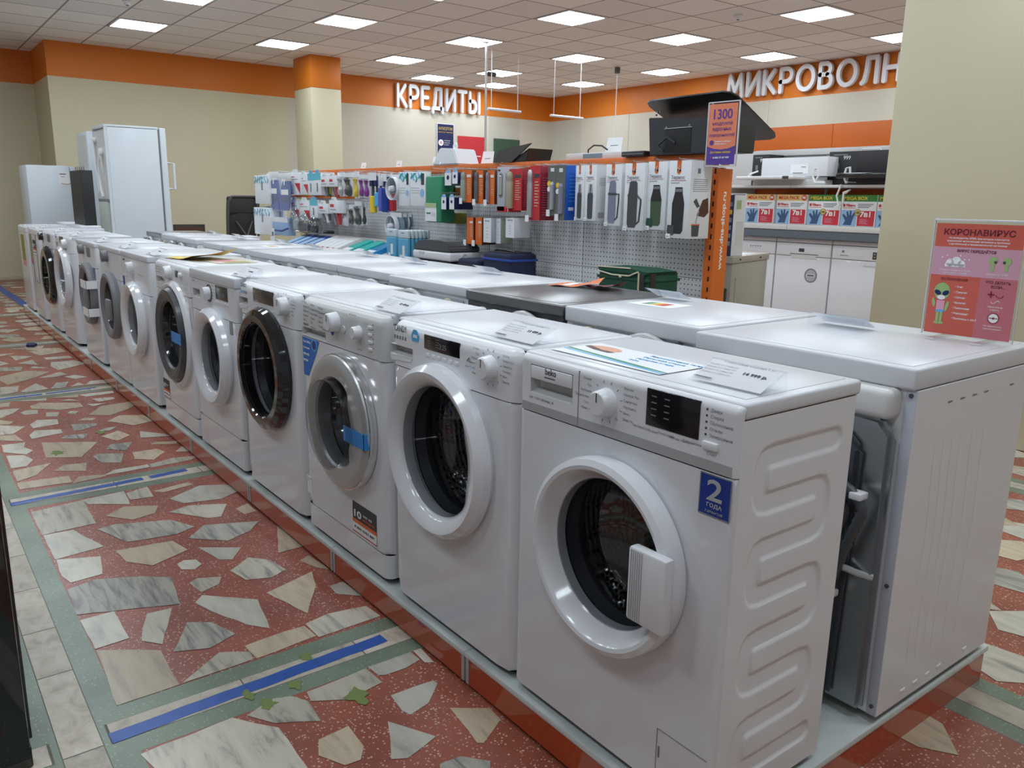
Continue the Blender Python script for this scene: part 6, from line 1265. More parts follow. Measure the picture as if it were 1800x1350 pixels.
b = MB(); b.cyl(.026, W+.004-.0, W+.022, (0,-.02,.155), 'x', 'silverp' if 'silverp' in M else 'offwhite', 24, .004); b.tube([(W+.013,-.02,.155),(W+.02,.06,.10),(W+.02,.12,.055)], .014, 'offwhite', 8); b.build('handle', t)
def softbag(name, lab, x, y, w, dd, h, m, trim, cat='bag'):
    t = thing(name, lab, cat, (x, y, .736), 0)
    b = MB(); b.box(-w/2,w/2,-dd/2,dd/2,0,h,m,.022,3); b.build('body', t)
    b = MB(); b.box(-w/2-.004,w/2+.004,-dd/2-.004,dd/2+.004,h-.05,h-.035,trim,.003); b.build('zip_band', t)
    return t
M['bagblue'] = mat('dark_blue_cloth', (.012,.018,.06), .8, noise=(40,.3), bump=.3); M['bagtrim'] = mat('blue_trim', (.02,.06,.35), .6); M['baggreen'] = mat('green_cloth', (.008,.075,.040), .75, noise=(30,.25), bump=.3)
t = softbag('cooler_bag', 'dark blue soft cooler bag with bright blue trim on the shelf', -3.44, 2.12, .30, .22, .215, 'bagblue', 'bagtrim')
b = MB(); b.box(-.12,.12,-.09,.09,.213,.222,'blackm',.004); b.tube([(-.10,-.05,.222),(-.05,-.06,.235),(.03,-.05,.232),(.09,-.03,.222)], .008, 'blackm', 6); b.build('carry_strap', t)
t = softbag('cooler_bag', 'low dark navy bag between the hard cooler and the blue trimmed bag', -3.76, 2.10, .24, .2, .155, 'bagblue', 'blackm')
t = softbag('picnic_bag', 'green picnic bag with cream piping and black straps near the orange upright', -2.19, 2.02, .36, .24, .205, 'baggreen', 'baggreen')
b = MB(); b.prism([(-.17,.190),(-.185,.212),(.06,.216),(.19,.205),(.175,.185)], 'y', -.125, .10, 'baggreen', .006); b.build('flap', t)
b = MB(); b.tube([(-.175,-.127,.192),(-.06,-.129,.178),(.06,-.129,.180),(.125,-.129,.205)], .004, 'cream', 6); b.tube([(.13,-.127,.0),(.13,-.129,.20)], .005, 'cream', 6); b.tube([(-.185,-.12,.213),(.06,-.12,.218)], .004, 'cream', 6); b.build('piping', t)
b = MB(); b.box(.135,.165,-.128,-.118,.02,.20,'blackm',.003); b.box(.172,.186,-.10,-.06,.02,.20,'blackm',.003); b.box(-.01,.01,-.133,-.125,.168,.178,'cream',.002); b.build('straps', t)
b = MB(); b.tube([(-.30,.0,.012),(-.2,-.01,.03),(-.1,.0,.012)], .008, 'blackm', 6); o = b.build('loose_strap', loc=(-2.45,1.98,.736)); tag(o, 'short black strap lying left of the green picnic bag', 'strap')
# slanted display of flat packs
def flatpack(x, y, z, w, l, m, m2, lab, grp, rz=.0, name='flat_pack', hh=.028):
    t = thing(name, lab, 'pack', (x, y, z), rz, grp); T_ = Matrix.Rotation(math.radians(20), 4, 'X')
    b = MB(); b.box(-w/2,w/2,0,l,0,hh,m,.006,2,T_); b.build('pack_body', t)
    b = MB(); hl = .75 if name == 'flat_pack' else .32; b.box(-w*.42,w*.42,l*.12,l*hl,hh,hh+.0012,m2,0,2,T_); b.box(-w*.42,w*.0,l*.03,l*.10,hh,hh+.0012,'red' if m != 'teal' else 'yellow',0,2,T_); b.build('printed_header', t)
t = thing('display_tray', 'grey slanting tray holding the flat packs on the far shelving', 'tray', (-5.85, 2.02, .736)); b = MB()
b.prism([(-.10,0),(.30,0),(.30,.20),(-.10,.075)], 'x', -1.02, .95, 'offwhite', .004); b.build('tray_body', t); b = MB(); b.box(-1.02,.95,-.108,-.10,.05,.115,'clear'); b.build('front_guard', t)
DP = 'flat packs on the slanting tray'
for k in range(4): flatpack(-6.76+.15*k, 1.95, .815, .135, .26, 'blue' if k % 2 else 'navy', 'paleblue', 'flat blue and white pad pack on the tray, %s from the left' % ORD[k], 'blue pad packs')
for k in range(5): flatpack(-6.15+.105*k, 1.95, .815, .098, .27, 'offwhite', 'card', 'flat pale grey pack on the tray, %s from the left' % ORD[k], 'pale grey packs', hh=.034)
for k, c in enumerate(('teal','teal','tealblue')):
    M['tealblue'] = mat('turquoise_blue_bag', (.01,.25,.55), .3, noise=(60,.4)) if 'tealblue' not in M else M['tealblue']
    flatpack(-5.50+.20*k, 1.93, .805, .17, .27, c, 'card', ('teal green crystal bag with printed header, left one','teal green crystal bag with yellow header, middle one','bright blue crystal bag with printed header, right one')[k], 'crystal bags', rz=-.1, name='crystal_bag', hh=.04)
b = MB(); b.box(-.035,.035,0,.002,0,.235,'paper'); b.box(-.07,-.03,-.001,.001,.11,.15,'paper'); b.box(-.025,.02,-.0015,0,.16,.20,'inkgrey'); o = b.build('price_strip', loc=(-7.17, 1.98, .7355), smooth=False); tag(o, 'small white price strip standing before the pale blue pack', 'label')
# translucent bags at the far left corner of the shelving
for k, (x, z, w, h) in enumerate(((-6.98,.93,.16,.24), (-6.74,.93,.18,.20), (-6.55,.92,.16,.18))):
    t = thing('clear_bag_pack', ('hazy grey clear bag hanging below the second row, left','hazy grey clear bag hanging below the second row, middle','dark grey clear bag hanging below the second row, right')[k], 'pack', (x, 2.15, z), 0, 'clear bags')
    b = MB(); b.lathe([(.0,0),(w*.4,.02),(w*.5,h*.4),(w*.35,h*.8),(w*.12,h)], (0,0,0), 'z', 'cleargrey', 12); b.build('bag', t)
    b = MB(); b.box(-w*.3,w*.3,-.02,.02,.03,h*.55,('offwhite','midgrey','darkgrey')[k],.01); b.build('contents', t)
t = thing('cable_coil', 'small black coiled cord lying on the tray top', 'cord', (-6.35, 2.20, .95)); b = MB(); b.lathe([(.03,.01),(.05,0),(.055,.015),(.04,.025),(.03,.01)], (0,0,0), 'z', 'blackm', 20); b.build('coil', t)
b = MB(); b.cyl(.012, -.06, .0, (0.05,0,.012), 'x', 'darkgrey', 10); b.build('plug', t)
# things at the far left, beyond the back row
t = thing('tray_stack', 'cream cardboard trays beside the far left end of the shelving', 'tray', (-7.9, 2.0, .62)); b = MB(); b.box(-.55,-.0,-.15,.15,0,.19,'cream',.004); b.build('lower_tray', t)
b = MB(); b.box(-.30,.06,-.17,.12,.19,.235,'card',.004); b.build('upper_tray', t)
b = MB(); b.prism([(.0,.15),(.30,.15),(.30,.235),(.10,.24)], 'y', -.18, -.16, 'orangep', .002); b.build('orange_flap', t)
t = thing('office_chair', 'black high backed mesh office chair against the left wall', 'chair', (-10.4, 2.66, 0), -1.35)
b = MB(); rows = []
for j in range(11):
    z = .56+.70*j/10; hw = .20+.03*math.sin(j/10*PI)-(.03 if j > 9 else 0)
    rows.append([(hw*i/5, .23+.05*(i/5)**2*-1+.04*math.sin(j/10*PI)+.06*j/10, z) for i in range(-5, 6)])
b.grid(rows, 'mesh'); b.build('mesh_back', t)
b = MB(); b.box(-.22,.22,.25,.31,1.04,1.27,'blackm',.03,3); b.build('headrest', t)
b = MB(); b.tube([(-.21,.24,.5),(-.235,.30,.9),(-.22,.32,1.2),(-.17,.32,1.27),(.17,.32,1.27),(.22,.32,1.2),(.235,.30,.9),(.21,.24,.5)], .016, 'darkgrey', 8); b.tube([(0,.22,.45),(.0,.36,.75),(-.12,.31,.95)], .011, 'darkgrey', 8); b.tube([(0,.36,.75),(.12,.31,.95)], .011, 'darkgrey', 8); b.build('back_frame', t)
b = MB(); b.box(-.25,.25,-.25,.25,.44,.52,'blackm',.03,3); b.build('seat', t)
for s in (-1, 1):
    b = MB(); b.box(s*.27-.03,s*.27+.03,-.15,.14,.66,.69,'darkgrey',.01); b.box(s*.27-.015,s*.27+.015,-.02,.02,.46,.66,'darkgrey'); b.build('armrest', t)
b = MB(); b.cyl(.03, .08, .44, (0,0,0), 'z', 'darkgrey', 14); b.build('gas_column', t)
for k in range(5):
    a = 2*PI*k/5; b = MB(); b.tube([(0,0,.10),(.28*math.cos(a),.28*math.sin(a),.06)], .018, 'darkgrey', 6); b.cyl(.025, -.02, .02, (.28*math.cos(a),.28*math.sin(a),.028), 'x', 'blackm', 12); b.build('leg', t)
t = thing('monitor', 'black screen seen edge of, just above the far lids by the fridge', 'monitor', (-10.4, 2.10, 0)); b = MB(); b.box(-.015,.015,-.20,.20,.52,.90,'blackm',.006); b.build('screen', t)
b = MB(); b.box(-.02,.02,-.03,.03,.02,.55,'darkgrey'); b.box(-.15,.15,-.12,.12,0,.02,'darkgrey',.006); b.build('stand', t); b = MB(); b.box(.015,.018,-.18,.18,.54,.87,'brown'); b.build('panel_face', t)
# white fridges
t = thing('refrigerator', 'tall white refrigerator with square white handle, its side towards the camera', 'refrigerator', (-9.3, .885, 0))
b = MB(); b.box(-.30,.30,.03,.545,.04,1.985,'fridge',.006); b.box(-.30,.30,.0,.55,1.97,2.0,'fridge',.004); b.box(-.30,-.285,0,.03,.04,1.97,'fridge'); b.box(.285,.30,0,.03,.04,1.97,'fridge'); b.build('cabinet', t)
M['fridge'] = M['fridge']
b = MB(); b.box(-.30,.30,.565,.63,.05,1.995,'fridge',.012,3); b.build('door', t); D = t.children[-1]
b = MB(); b.box(-.285,.285,.545,.565,.06,1.98,'midgrey'); b.build('door_seal', t)
b = MB(); b.tube([(.27,.63,1.62),(.27,.70,1.62),(.27,.70,1.34),(.27,.63,1.34)], .014, 'fridge', 10); b.build('door_handle', D)
b = MB(); b.box(-.285,.285,.020,.03,.90,1.96,'offwhite'); b.box(-.285,.285,.0,.03,1.20,1.22,'midgrey'); b.build('rear_panel', t)
b = MB(); b.box(-.26,.20,-.005,.03,.70,1.19,'paleg',.004); b.build('compressor_cover', t)
b = MB(); b.cyl(.04, -.02, .02, (.05,0,1.72), 'y', 'paper', 16, .006); b.tube([(.05,-.012,1.70),(-.03,-.015,1.60),(-.06,-.015,1.48),(.0,-.015,1.32),(.07,-.015,1.24)], .014, 'paper', 6); b.tube([(.05,-.012,1.70),(.13,-.012,1.58),(.15,-.012,1.45),(.12,-.012,1.25)], .008, 'offwhite', 6); b.cyl(.03,-.02,.02,(-.24,0,1.86),'y','paper',14,.004); b.tube([(-.24,-.01,1.86),(-.22,-.01,1.6),(-.15,-.01,1.3)], .008, 'paper', 6); b.build('coiled_cable', t)
t = thing('refrigerator', 'second tall white refrigerator half hidden behind the one with the handle', 'refrigerator', (-10.30, .88, 0)); b = MB(); b.box(-.30,.30,.02,.56,.04,1.98,'fridge',.008); b.build('cabinet', t)
b = MB(); b.box(-.28,.24,.012,.02,.6,1.94,'offwhite'); b.build('rear_panel', t); b = MB(); b.box(-.30,.30,.57,.63,.05,1.975,'fridge',.01); b.build('door', t)
t = thing('refrigerator', 'lower white refrigerator with a paper sheet taped to its side', 'refrigerator', (-10.70, .555, 0)); b = MB(); b.box(-.30,.30,-.255,.20,.03,1.59,'fridge',.008); b.build('cabinet', t)
b = MB(); b.box(-.30,.30,.205,.262,.04,1.585,'fridge',.01); b.build('door', t)
b = MB(); b.box(.300,.302,.07,.185,1.36,1.52,'paper'); b.box(.302,.303,.09,.155,1.49,1.50,'ink'); b.box(.302,.303,.10,.14,1.46,1.465,'inkgrey'); b.tube([(.304,.10,1.385),(.304,.16,1.375),(.304,.20,1.39)], .003, 'crimson', 5); b.build('paper_sheet', t, smooth=False)
t = thing('fin_radiator', 'black stack of folded fins with wire hooks, on the far machines', 'radiator', (-8.15, .48, HP+.853)); 
b = MB()
for k in range(11): b.box(-.30+.046*k,-.30+.046*k+.030,-.05,.05,0,.535,'blackf',.004)
b.build('fins', t); b = MB(); b.box(.20,.24,-.052,.052,.0,.535,'blackm',.004); b.build('side_cover', t)
for k in range(5):
    b = MB(); b.tube([(-.26+.10*k-.012,0,.53)]+[(-.26+.10*k+.012*-math.cos(q),0,.56+.014*math.sin(q)) for q in [i*PI/6 for i in range(7)]]+[(-.26+.10*k+.012,0,.53)], .003, 'midgrey', 6); b.build('wire_hook', t)

# ================================================================ on top of the perforated shelving
TZ = 1.536; M['hoodg'] = mat('hood_panel_black', (.012,.012,.013), .35)
t = thing('cooker_hood', 'big black slanted cooker hood standing behind the 1300 sign', 'cooker hood', (-2.10, 2.45, TZ))
b = MB(); b.prism([(-.31,.0),(.26,0),(.265,.10),(.255,.17),(-.33,.20)], 'y', -.16, .0, 'hoodb', .004); b.build('motor_body', t)
b = MB()
Ac, Bc = Vector((-.37,-.17,.285)), Vector((.230,-.17,.290)); Cc, Dc = Vector((.195,.30,.090)), Vector((-.37,.30,.090))
b2 = bmesh.new(); r_ = .06
def rc_(p, q, s): return p+(q-p).normalized()*s
ring = [rc_(Ac,Bc,r_), rc_(Bc,Ac,r_), Bc+((Ac-Bc).normalized()+(Cc-Bc).normalized())*r_*.3, rc_(Bc,Cc,r_), rc_(Cc,Bc,r_), Cc+((Bc-Cc).normalized()+(Dc-Cc).normalized())*r_*.3, rc_(Cc,Dc,r_), rc_(Dc,Cc,r_), Dc+((Cc-Dc).normalized()+(Ac-Dc).normalized())*r_*.3, rc_(Dc,Ac,r_), rc_(Ac,Dc,r_), Ac+((Dc-Ac).normalized()+(Bc-Ac).normalized())*r_*.3]
nn = (Bc-Ac).cross(Dc-Ac).normalized()*.008
v0 = [b2.verts.new(p) for p in ring]; v1 = [b2.verts.new(p+nn) for p in ring]; b2.faces.new(v0); b2.faces.new(v1[::-1])
for i in range(len(ring)): b2.faces.new((v0[i], v1[i], v1[(i+1)%len(ring)], v0[(i+1)%len(ring)]))
bmesh.ops.recalc_face_normals(b2, faces=b2.faces[:]); b._join(b2, 'hoodg'); b.build('glass_panel', t)
b = MB(); b.box(-.20,-.02,-.163,-.158,.01,.135,'dark',.002); b.box(-.205,-.015,-.165,-.159,.134,.138,'silver'); b.build('rear_opening', t)
b = MB()
for x, z in ((-.19,.142),(-.03,.145),(-.27,.21),(-.26,.225),(-.24,.225)): b.cyl(.005, -.168, -.160, (x,0,z), 'y', 'chrome', 10)
b.build('screws', t)
b = MB(); b.tube([(-.20,-.17,.02),(-.23,-.18,.05),(-.17,-.18,.09),(-.12,-.17,.06)], .006, 'blackm', 8); b.build('cable', t)
t = thing('cooker_hood', 'white flared cooker hood on top of the shelving before the red poster', 'cooker hood', (-4.52, 2.42, TZ)); b = MB()
b.prism([(-.20,0),(.16,0),(.10,.115),(-.09,.125)], 'y', -.10, .10, 'plastic', .008); b.build('canopy', t); b = MB(); b.lathe([(.018,-.006),(.026,-.006),(.026,.006),(.018,.006),(.018,-.006)], (.04,-.04,.135), 'y', 'plastic', 20); b.build('loop', t)
t = thing('cooker_hood', 'dark grey slanted glass cooker hood on top of the shelving by the green poster', 'cooker hood', (-3.72, 2.44, TZ))
b = MB(); b.prism([(-.20,.0),(-.13,.08),(.23,.115),(.02,.0)], 'y', -.12, -.11, 'greypl', .002); b.build('glass_panel', t)
b = MB(); b.prism([(-.02,.0),(.16,.0),(.19,.085)], 'y', -.108, .10, 'blackm', .003); b.build('motor_body', t); b = MB(); b.tube([(-.20,.0,.03),(-.18,.0,.07),(-.10,.0,.085)], .008, 'silver', 6); b.build('tube', t)
M['greypl'] = M['greypl']
t = thing('cable_loop', 'black cable with plug arching over blue cartons on the shelving top', 'cable', (-3.0, 2.42, TZ)); b = MB(); b.tube([(-.05,0,.02),(-.05,0,.06),(.0,0,.085),(.07,0,.08),(.12,0,.055)], .005, 'blackm', 8); b.build('cord', t); b = MB(); b.box(-.065,-.035,-.012,.012,.0,.025,'blackm',.004); b.build('plug', t)
t = thing('flat_carton', 'low grey carton with a teal stripe lying on the shelving top', 'carton', (-2.95, 2.42, TZ)); b = MB(); b.box(-.25,.33,-.05,.12,0,.038,'offwhite',.003); b.build('carton', t); b = MB(); b.box(-.09,.08,-.052,-.049,.006,.032,'steelblue'); b.build('printed_stripe', t)
t = thing('flat_carton', 'thin black case lying left of the black cooker hood', 'case', (-2.52, 2.33, TZ)); b = MB(); b.box(-.12,.06,-.03,.08,0,.030,'blackm',.006); b.build('case', t); b = MB(); b.box(-.11,.05,-.031,-.029,.012,.016,'midgrey'); b.build('seam', t)
for k, (x, y, z, s, l) in enumerate(((-2.86,2.45,.045,.07,'white folded paper sheet standing on the shelving top'), (-4.13,2.42,.0,.075,'hazy white price sheet on the shelving top before the green poster'), (-4.70,2.34,.0,.055,'grey price sheet before the white flared hood'), (-5.45,2.44,.0,.05,'grey price sheet on the shelving top left of the blue poster'), (-6.10,2.44,.0,.05,'small grey price sheet near the far left of the shelving top'))):
    b = MB(); b.prism([(-s,0),(s*.95,0),(s*.8,s*1.2),(-s*1.0,s*1.25)], 'y', 0, .0015, 'paper'); b.box(-s*.5,s*.4,-.0008,0,s*.5,s*.56,'inkgrey'); o = b.build('price_sheet', loc=(x,y,TZ+z), smooth=False); o.rotation_euler = (-.25,0,0); tag(o, l, 'price tag')

# ================================================================ stove by the end of the shelving
RS = math.radians(-15)*-1
t = thing('cooker', 'beige sided free standing cooker at the right end of the shelving', 'cooker', (-2.19, 2.80, 0), math.radians(15))
b = MB(); b.box(-.50,0,.0,.56,.03,.945,'beige',.006); b.build('cabinet', t)
b = MB(); b.box(-.50,.006,-.012,.57,.945,.985,'steelt',.004); b.build('cooktop_trim', t)
b = MB(); b.box(.0,.004,.06,.50,.10,.86,'beige',.002); b.build('side_panel', t); b = MB(); b.cyl(.006, .006, .009, (0,.10,.965), 'x', 'dark', 10); b.cyl(.006,.006,.009,(0,.42,.965),'x','dark',10); b.build('screws', t)
b = MB(); b.box(-.48,-.02,-.03,.0,.14,.80,'black',.006); b.box(-.42,-.08,-.05,-.04,.78,.80,'silver',.003); b.build('oven_door', t)
b = MB(); b.box(-.25,-.02,.10,.40,.985,.987,'card'); b.text('ВЕРХНЯЯ', .05, (-.22,.12,.9875), (0,0,0), 'orangep', fit=(.19,.05)); o = b.build('flat_carton', smooth=False); o.location = (-2.19,2.80,.0); o.rotation_euler = (0,0,math.radians(15)); tag(o, 'flat paper with orange letters lying on the beige cooker top', 'leaflet')
t = thing('appliance_box', 'upright white and navy carton with pictograms standing on the cooker', 'box', (-2.245, 2.90, .9858), math.radians(-4))
b = MB(); b.box(-.14,.02,-.07,.03,0,.35,'card',.002); b.box(-.02,.019,-.0715,-.069,0,.35,'navy'); b.build('carton', t)
b = MB()
for k in range(6): b.box(-.012,.010,-.0725,-.071,.06+.045*k,.085+.045*k,'steelblue' if k != 4 else 'yellow',.002)
b.box(.0195,.021,-.05,-.01,.27,.32,'lgreen'); b.box(.0195,.021,-.04,.02,.06,.20,'offwhite'); b.build('print', t, smooth=False)

# ================================================================ wall shelving with cooker hoods, detergent boxes and dishwashers
t = thing('wall_shelving', 'white shelving with orange header panels beyond the perforated shelving', 'shelving', (-4.2, 6.0, 0))
for z0, z1, m, n in ((1.845,2.08,'orange','header_panel'), (1.385,1.448,'orange','orange_back_panel'), (1.47,1.845,'offwhite','back_panel'), (.20,.95,'steelgrey','lower_back_panel'), (1.10,1.385,'orange','middle_back_panel')):
    b = MB(); b.box(-1.83,0.24,.52,.54,z0,z1,m,.002); b.box(.245,1.3,.52,.54,z0,z1,m,.002); b.build(n, t)
b = MB(); b.box(-.62,1.5,.47,.52,1.785,1.845,'offwhite',.003); b.build('valance', t)
b = MB(); b.box(-1.6,1.3,-.085,-.075,.972,1.049,'steelgrey',.001); b.build('front_fascia', t)
for z, y in ((1.447,-.10), (1.05,-.10)):
    for x0, x1 in ((-.62,.235), (.24,1.3)):
        b = MB(); b.box(x0,x1,y,.52,z,z+.025 if z > 1.2 else z+.052,'offwhite',.003); b.build('shelf', t)
for x in (-1.84,-.63,.24,1.3):
    b = MB(); b.box(x-.012,x+.012,.50,.56,0,1.80,'offwhite'); b.build('upright', t)
b = MB(); b.prism([(-.10,1.447),(.5,1.447),(.5,1.30)], 'x', -.625, -.605, 'offwhite', .002); b.build('bracket', t)
t = thing('cooker_hood', 'slim white pull out cooker hood with a paper sheet on the upper shelf', 'cooker hood', (-4.08, 5.95, 1.473)); b = MB(); b.box(-.34,.40,.10,.40,.085,.265,'plastic',.005); b.build('body', t)
b = MB(); b.box(-.42,.24,-.20,.12,.050,.082,'plastic',.010,3); b.box(.12,.19,-.202,-.195,.052,.080,'ink',.003); b.build('visor', t); b = MB(); b.box(-.36,.36,.0,.36,.0,.052,'offwhite',.004); b.build('underside', t)
b = MB(); b.box(.0,.20,.096,.1,.11,.20,'paper'); b.box(.03,.14,.094,.097,.115,.12,'ink'); b.box(.12,.17,.094,.097,.17,.175,'inkgrey'); b.build('paper_sheet', t, smooth=False)
b = MB(); b.tube([(-.42,.0,.08),(-.40,.0,.11),(-.34,.05,.14)], .008, 'paper', 6); b.build('cable', t)
t = thing('cooker_hood', 'slim black pull out cooker hood at the right end of the upper shelf', 'cooker hood', (-3.05, 5.92, 1.473)); b = MB(); b.box(-.30,.36,.06,.36,.075,.30,'blackm',.005); b.build('body', t); b = MB(); b.box(-.37,.36,-.15,.08,.055,.10,'black',.012,3); b.build('visor', t); b = MB(); b.box(-.33,.3,.0,.3,0,.055,'blackm'); b.build('underside', t); b = MB(); b.tube([(-.28,.08,.30),(-.27,.08,.315),(-.1,.08,.315),(-.09,.08,.30)], .005, 'paper', 6); b.build('handle', t)
for k, (x, w) in enumerate(((-4.56,.10), (-3.62,.16))):
    t = thing('hood_carton', ('black printed carton behind the left end of the white hood','black printed carton between the white and the black hood')[k], 'carton', (x, 6.22, 1.473)); b = MB(); b.box(-w,w,0,.25,0,.315,'blackm',.002); b.build('carton', t)
    b = MB(); b.text('999', .05, (-.01,-.001,.24), F_, 'paper'); b.box(-w*.7,w*.2,-.002,0,.28,.29,'inkgrey'); b.box(-w*.6,-w*.3,-.002,0,.16,.21,'midgrey'); b.build('print', t, smooth=False)
for k, (x, s) in enumerate(((-3.72,1), (-3.40,-1))):
    b = MB(); b.tube([(0,0,0),(-.03,0,.06),(-.015,0,.13),(.02,0,.14),(.03,0,.07),(.0,0,.01),(.10,0,.006)], .011, 'paper', 8); o = b.build('white_cable', loc=(x,5.93,1.488)); tag(o, 'looped white cable on the upper shelf, %s of the middle black carton' % ('left','right')[k], 'cable')
b = MB(); b.tube([(0,0,.02),(-.03,-.01,-.08),(0,-.01,-.17),(.04,-.01,-.15),(.03,0,-.05),(.09,0,-.03),(.05,-.01,-.06)], .009, 'paper', 8); o = b.build('white_cable', loc=(-3.42,5.885,1.455)); tag(o, 'white cable hanging down over the edge of the upper shelf', 'cable')
def filt(x, kind, lab):
    w = .168; t = thing('detergent_box', lab, 'box', (x, 5.95, 1.1035), 0, 'detergent boxes on the middle shelf'); h = .280
    b = MB(); b.box(-w,w,0,.22,0,h,'card',.002); b.build('carton', t); b = MB(); y = -.001
    hd, hc = ('yellowc', 'red') if kind == 'PACK' else ('greenf', 'yellow')
    b.box(-w,w,y,.0,h-.058,h,hd); b.text('MEGA '+kind, .04, (-w+.02,y-.0012,h-.045), F_, hc, bold=.001, fit=(.23,.032))
    if kind == 'PACK': b.cyl(.027,y-.001,y,(w-.035,0,h-.029),'y','red',20); b.text('90', .03, (w-.052,y-.0022,h-.041), F_, 'paper', bold=.001, fit=(.034,.024))
    b.box(-w+.012,-w+.035,y,0,h-.105,h-.08,'red'); b.text('Filtero', .03, (-w+.045,y-.0012,h-.104), F_, 'red', bold=.001, fit=(.09,.024)); b.box(-w+.012,-w+.14,y,0,h-.118,h-.114,'red')
    for k in range(3): b.box(-.01+.0,w-.03-.02*k,y,0,h-.085-.014*k,h-.078-.014*k,'inkgrey')
    b.box(-w,-.015,y,0,.002,h-.135,'paleblue'); b.box(-.005,w-.01,y,0,.005,h-.14,'redf'); b.text('7в1', .05, (.02,y-.0012,.085), F_, 'paper', bold=.0015, fit=(.10,.048))
    for k in range(4): b.box(.02,.10-.015*(k%2),y-.0006,0,.025+.012*k,.029+.012*k,'cr2')
    pts = [(-.14,.01),(-.06,.01),(-.045,.07),(-.025,.12),(-.04,.125),(-.062,.09),(-.065,.14),(-.08,.14),(-.085,.09),(-.10,.135),(-.115,.13),(-.105,.08),(-.14,.11),(-.155,.10),(-.12,.05)]
    b.prism(pts, 'y', y-.0008, y, 'handblue')
    if kind == 'BOX': b.cyl(.030,y-.003,y-.001,(-.005,0,h-.155),'y','yellowc',22); b.lathe([(.026,y-.0035),(.030,y-.0035),(.030,y-.003)], (-.005,0,h-.155), 'y', 'greenf', 22); b.text('150', .03, (-.024,y-.0045,h-.167), F_, 'ink', bold=.001, fit=(.038,.020))
    b.build('front_print', t, smooth=False)
filt(-4.328,'PACK','yellow topped detergent box reading MEGA PACK, left one'); filt(-3.965,'PACK','yellow topped detergent box reading MEGA PACK, right one')
filt(-3.612,'BOX','green topped detergent box reading MEGA BOX, left one'); filt(-3.265,'BOX','green topped detergent box reading MEGA BOX, middle one'); filt(-2.920,'BOX','green topped detergent box half hidden by the right column')
t = thing('patterned_pack', 'black and white striped pack with a teal disc left of the detergent boxes', 'pack', (-4.62, 5.98, 1.1035)); b = MB(); b.box(-.10,.10,0,.15,0,.29,'card',.003); b.build('carton', t); b = MB()
for k in range(7): b.prism([(-.10+.03*k,.0),(-.088+.03*k,.0),(-.04+.02*k,.28),(-.055+.02*k,.28)], 'y', -.002, 0, 'ink')
b.cyl(.05,-.004,-.001,(-.06,0,.23),'y','steelblue',20); b.build('print', t, smooth=False)
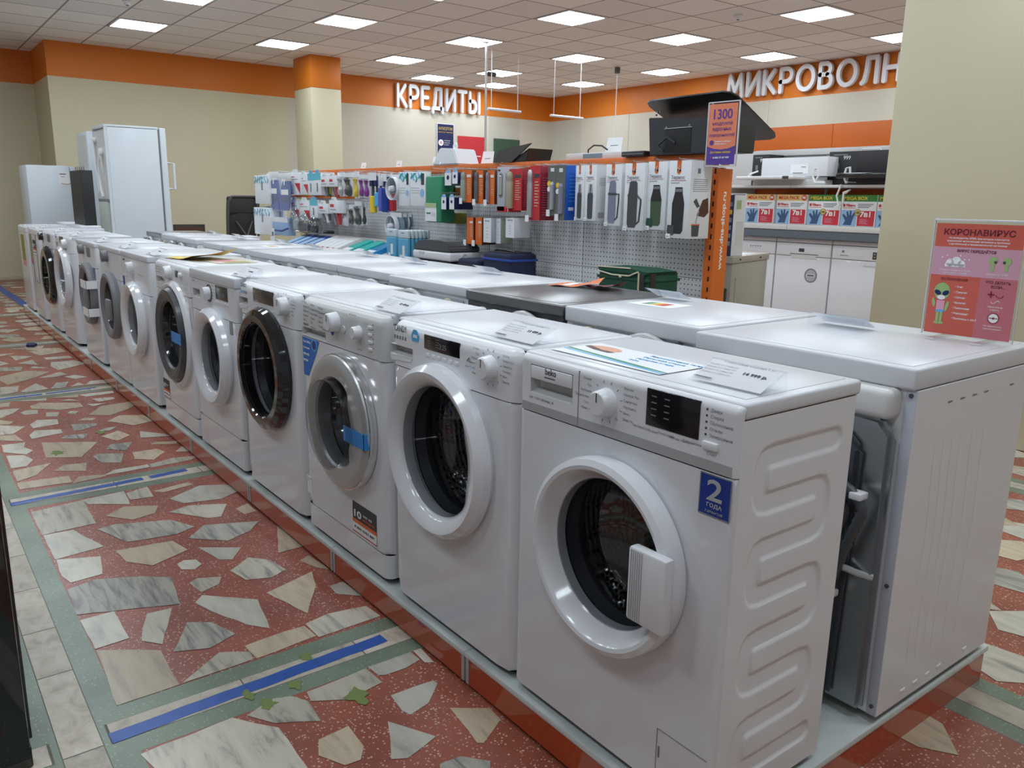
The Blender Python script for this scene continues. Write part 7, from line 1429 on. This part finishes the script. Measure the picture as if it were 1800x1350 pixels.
def dishwasher(x0, x1, lab, style):
    w = x1-x0; t = thing('dishwasher', lab, 'dishwasher', ((x0+x1)/2, 6.0, 0), 0, 'white dishwashers below the detergent boxes'); H = .965; X = w/2
    b = MB(); b.box(-X,X,.02,.54,.06,H-.04,'side',.004); b.build('cabinet', t); b = MB(); b.box(-X-.001,X+.001,-.004,.55,H-.038,H,'lid',.006); b.build('lid', t)
    b = MB(); b.box(-X+.003,X-.003,-.005,.02,H-.165,H-.044,'plastic',.005); P = b.build('control_panel', t)
    b = MB(); b.box(-X+.003,X-.003,-.005,.02,.12,H-.17,'white',.005); D = b.build('door', t)
    if style == 1:
        b = MB(); b.box(-.045,.015,-.008,-.003,H-.125,H-.092,'ink',.002); b.build('display', P); b = MB(); b.box(-.14,.17,-.007,-.003,H-.150,H-.144,'ink'); b.prism([(-.13,H-.19),(.16,H-.19),(.14,H-.155),(-.12,H-.155)], 'y', -.0085, -.003, 'offwhite', .002); b.build('door_handle', P)
        b = MB(); b.lathe([(.055,-.008),(.068,-.008),(.068,-.003)], (.11,0,.62), 'y', 'inkgrey', 30); b.cyl(.050,-.0075,-.003,(.11,0,.62),'y','stgrey',28); b.box(.065,.155,-.0085,-.007,.607,.633,'offwhite'); b.box(.075,.145,-.009,-.008,.614,.626,'ink'); b.build('warranty_badge', D, smooth=False)
    elif style == 2:
        b = MB(); b.box(.10,.21,-.009,-.003,H-.150,H-.085,'ink',.002)
        for i in range(3):
            for j in range(2): b.box(.115+.03*i,.125+.03*i,-.0096,-.0085,H-.108-.025*j,H-.102-.025*j,'paper')
        b.build('display', P); b = MB(); b.prism([(.02,H-.215),(.26,H-.215),(.26,H-.18),(.02,H-.18)], 'y', -.012, -.003, 'plastic', .003); b.build('door_handle', D); b = MB(); b.text('Electrolux', .02, (-.22,-.0062,H-.135), F_, 'inkgrey'); b.box(-.205,-.18,-.0065,-.005,H-.105,H-.085,'midgrey',.002); b.build('brand_lettering', P, smooth=False)
    else:
        b = MB()
        for i in range(5): b.box(.0+.03*i,.018+.03*i,-.0065,-.0045,H-.10,H-.09,'inkgrey'); b.box(.0+.03*i,.012+.03*i,-.0065,-.0045,H-.115,H-.112,'inkgrey')
        b.build('display', P)
    b = MB(); b.box(-X+.01,X-.01,.04,.06,0,.115,'darkgrey'); b.build('plinth_panel', t)
dishwasher(-4.75,-4.135,'white dishwasher at the left, mostly behind the white and navy carton',0); dishwasher(-4.125,-3.52,'white dishwasher with small black display and round grey badge',1); dishwasher(-3.51,-2.90,'white dishwasher with black button panel, partly behind the right column',2)
for k, (x, l) in enumerate(((-4.19,'pink and white price holder on the left dishwasher lids'), (-3.60,'pink and white price holder between the two right dishwashers'))):
    t = thing('price_holder', l, 'price tag', (x, 6.10, .9655)); b = MB(); b.quad([(-.14,0,0),(.12,0,0),(.15,.10,.045),(-.09,.10,.045)], 'card'); b.build('price_card', t, smooth=False); b = MB(); b.box(-.05,.06,.045,.048,.0215,.030,'cr2'); b.build('print', t, smooth=False)
# ================================================================ black cabinet edge at the lower left
t = thing('black_cabinet', 'tall black glossy cabinet edge at the lower left corner', 'cabinet', (-1.125, -.992, 0), 0)
b = MB(); b.box(-.9,.012,-.62,.0,.0,1.75,'black',.004); b.build('body', t)
b = MB(); b.box(-.88,-.01,-.005,.008,.06,1.70,'black',.003); b.build('door', t); b = MB(); b.box(-.9,.008,-.62,.002,.0,.05,'blackm',.003); b.build('base', t)
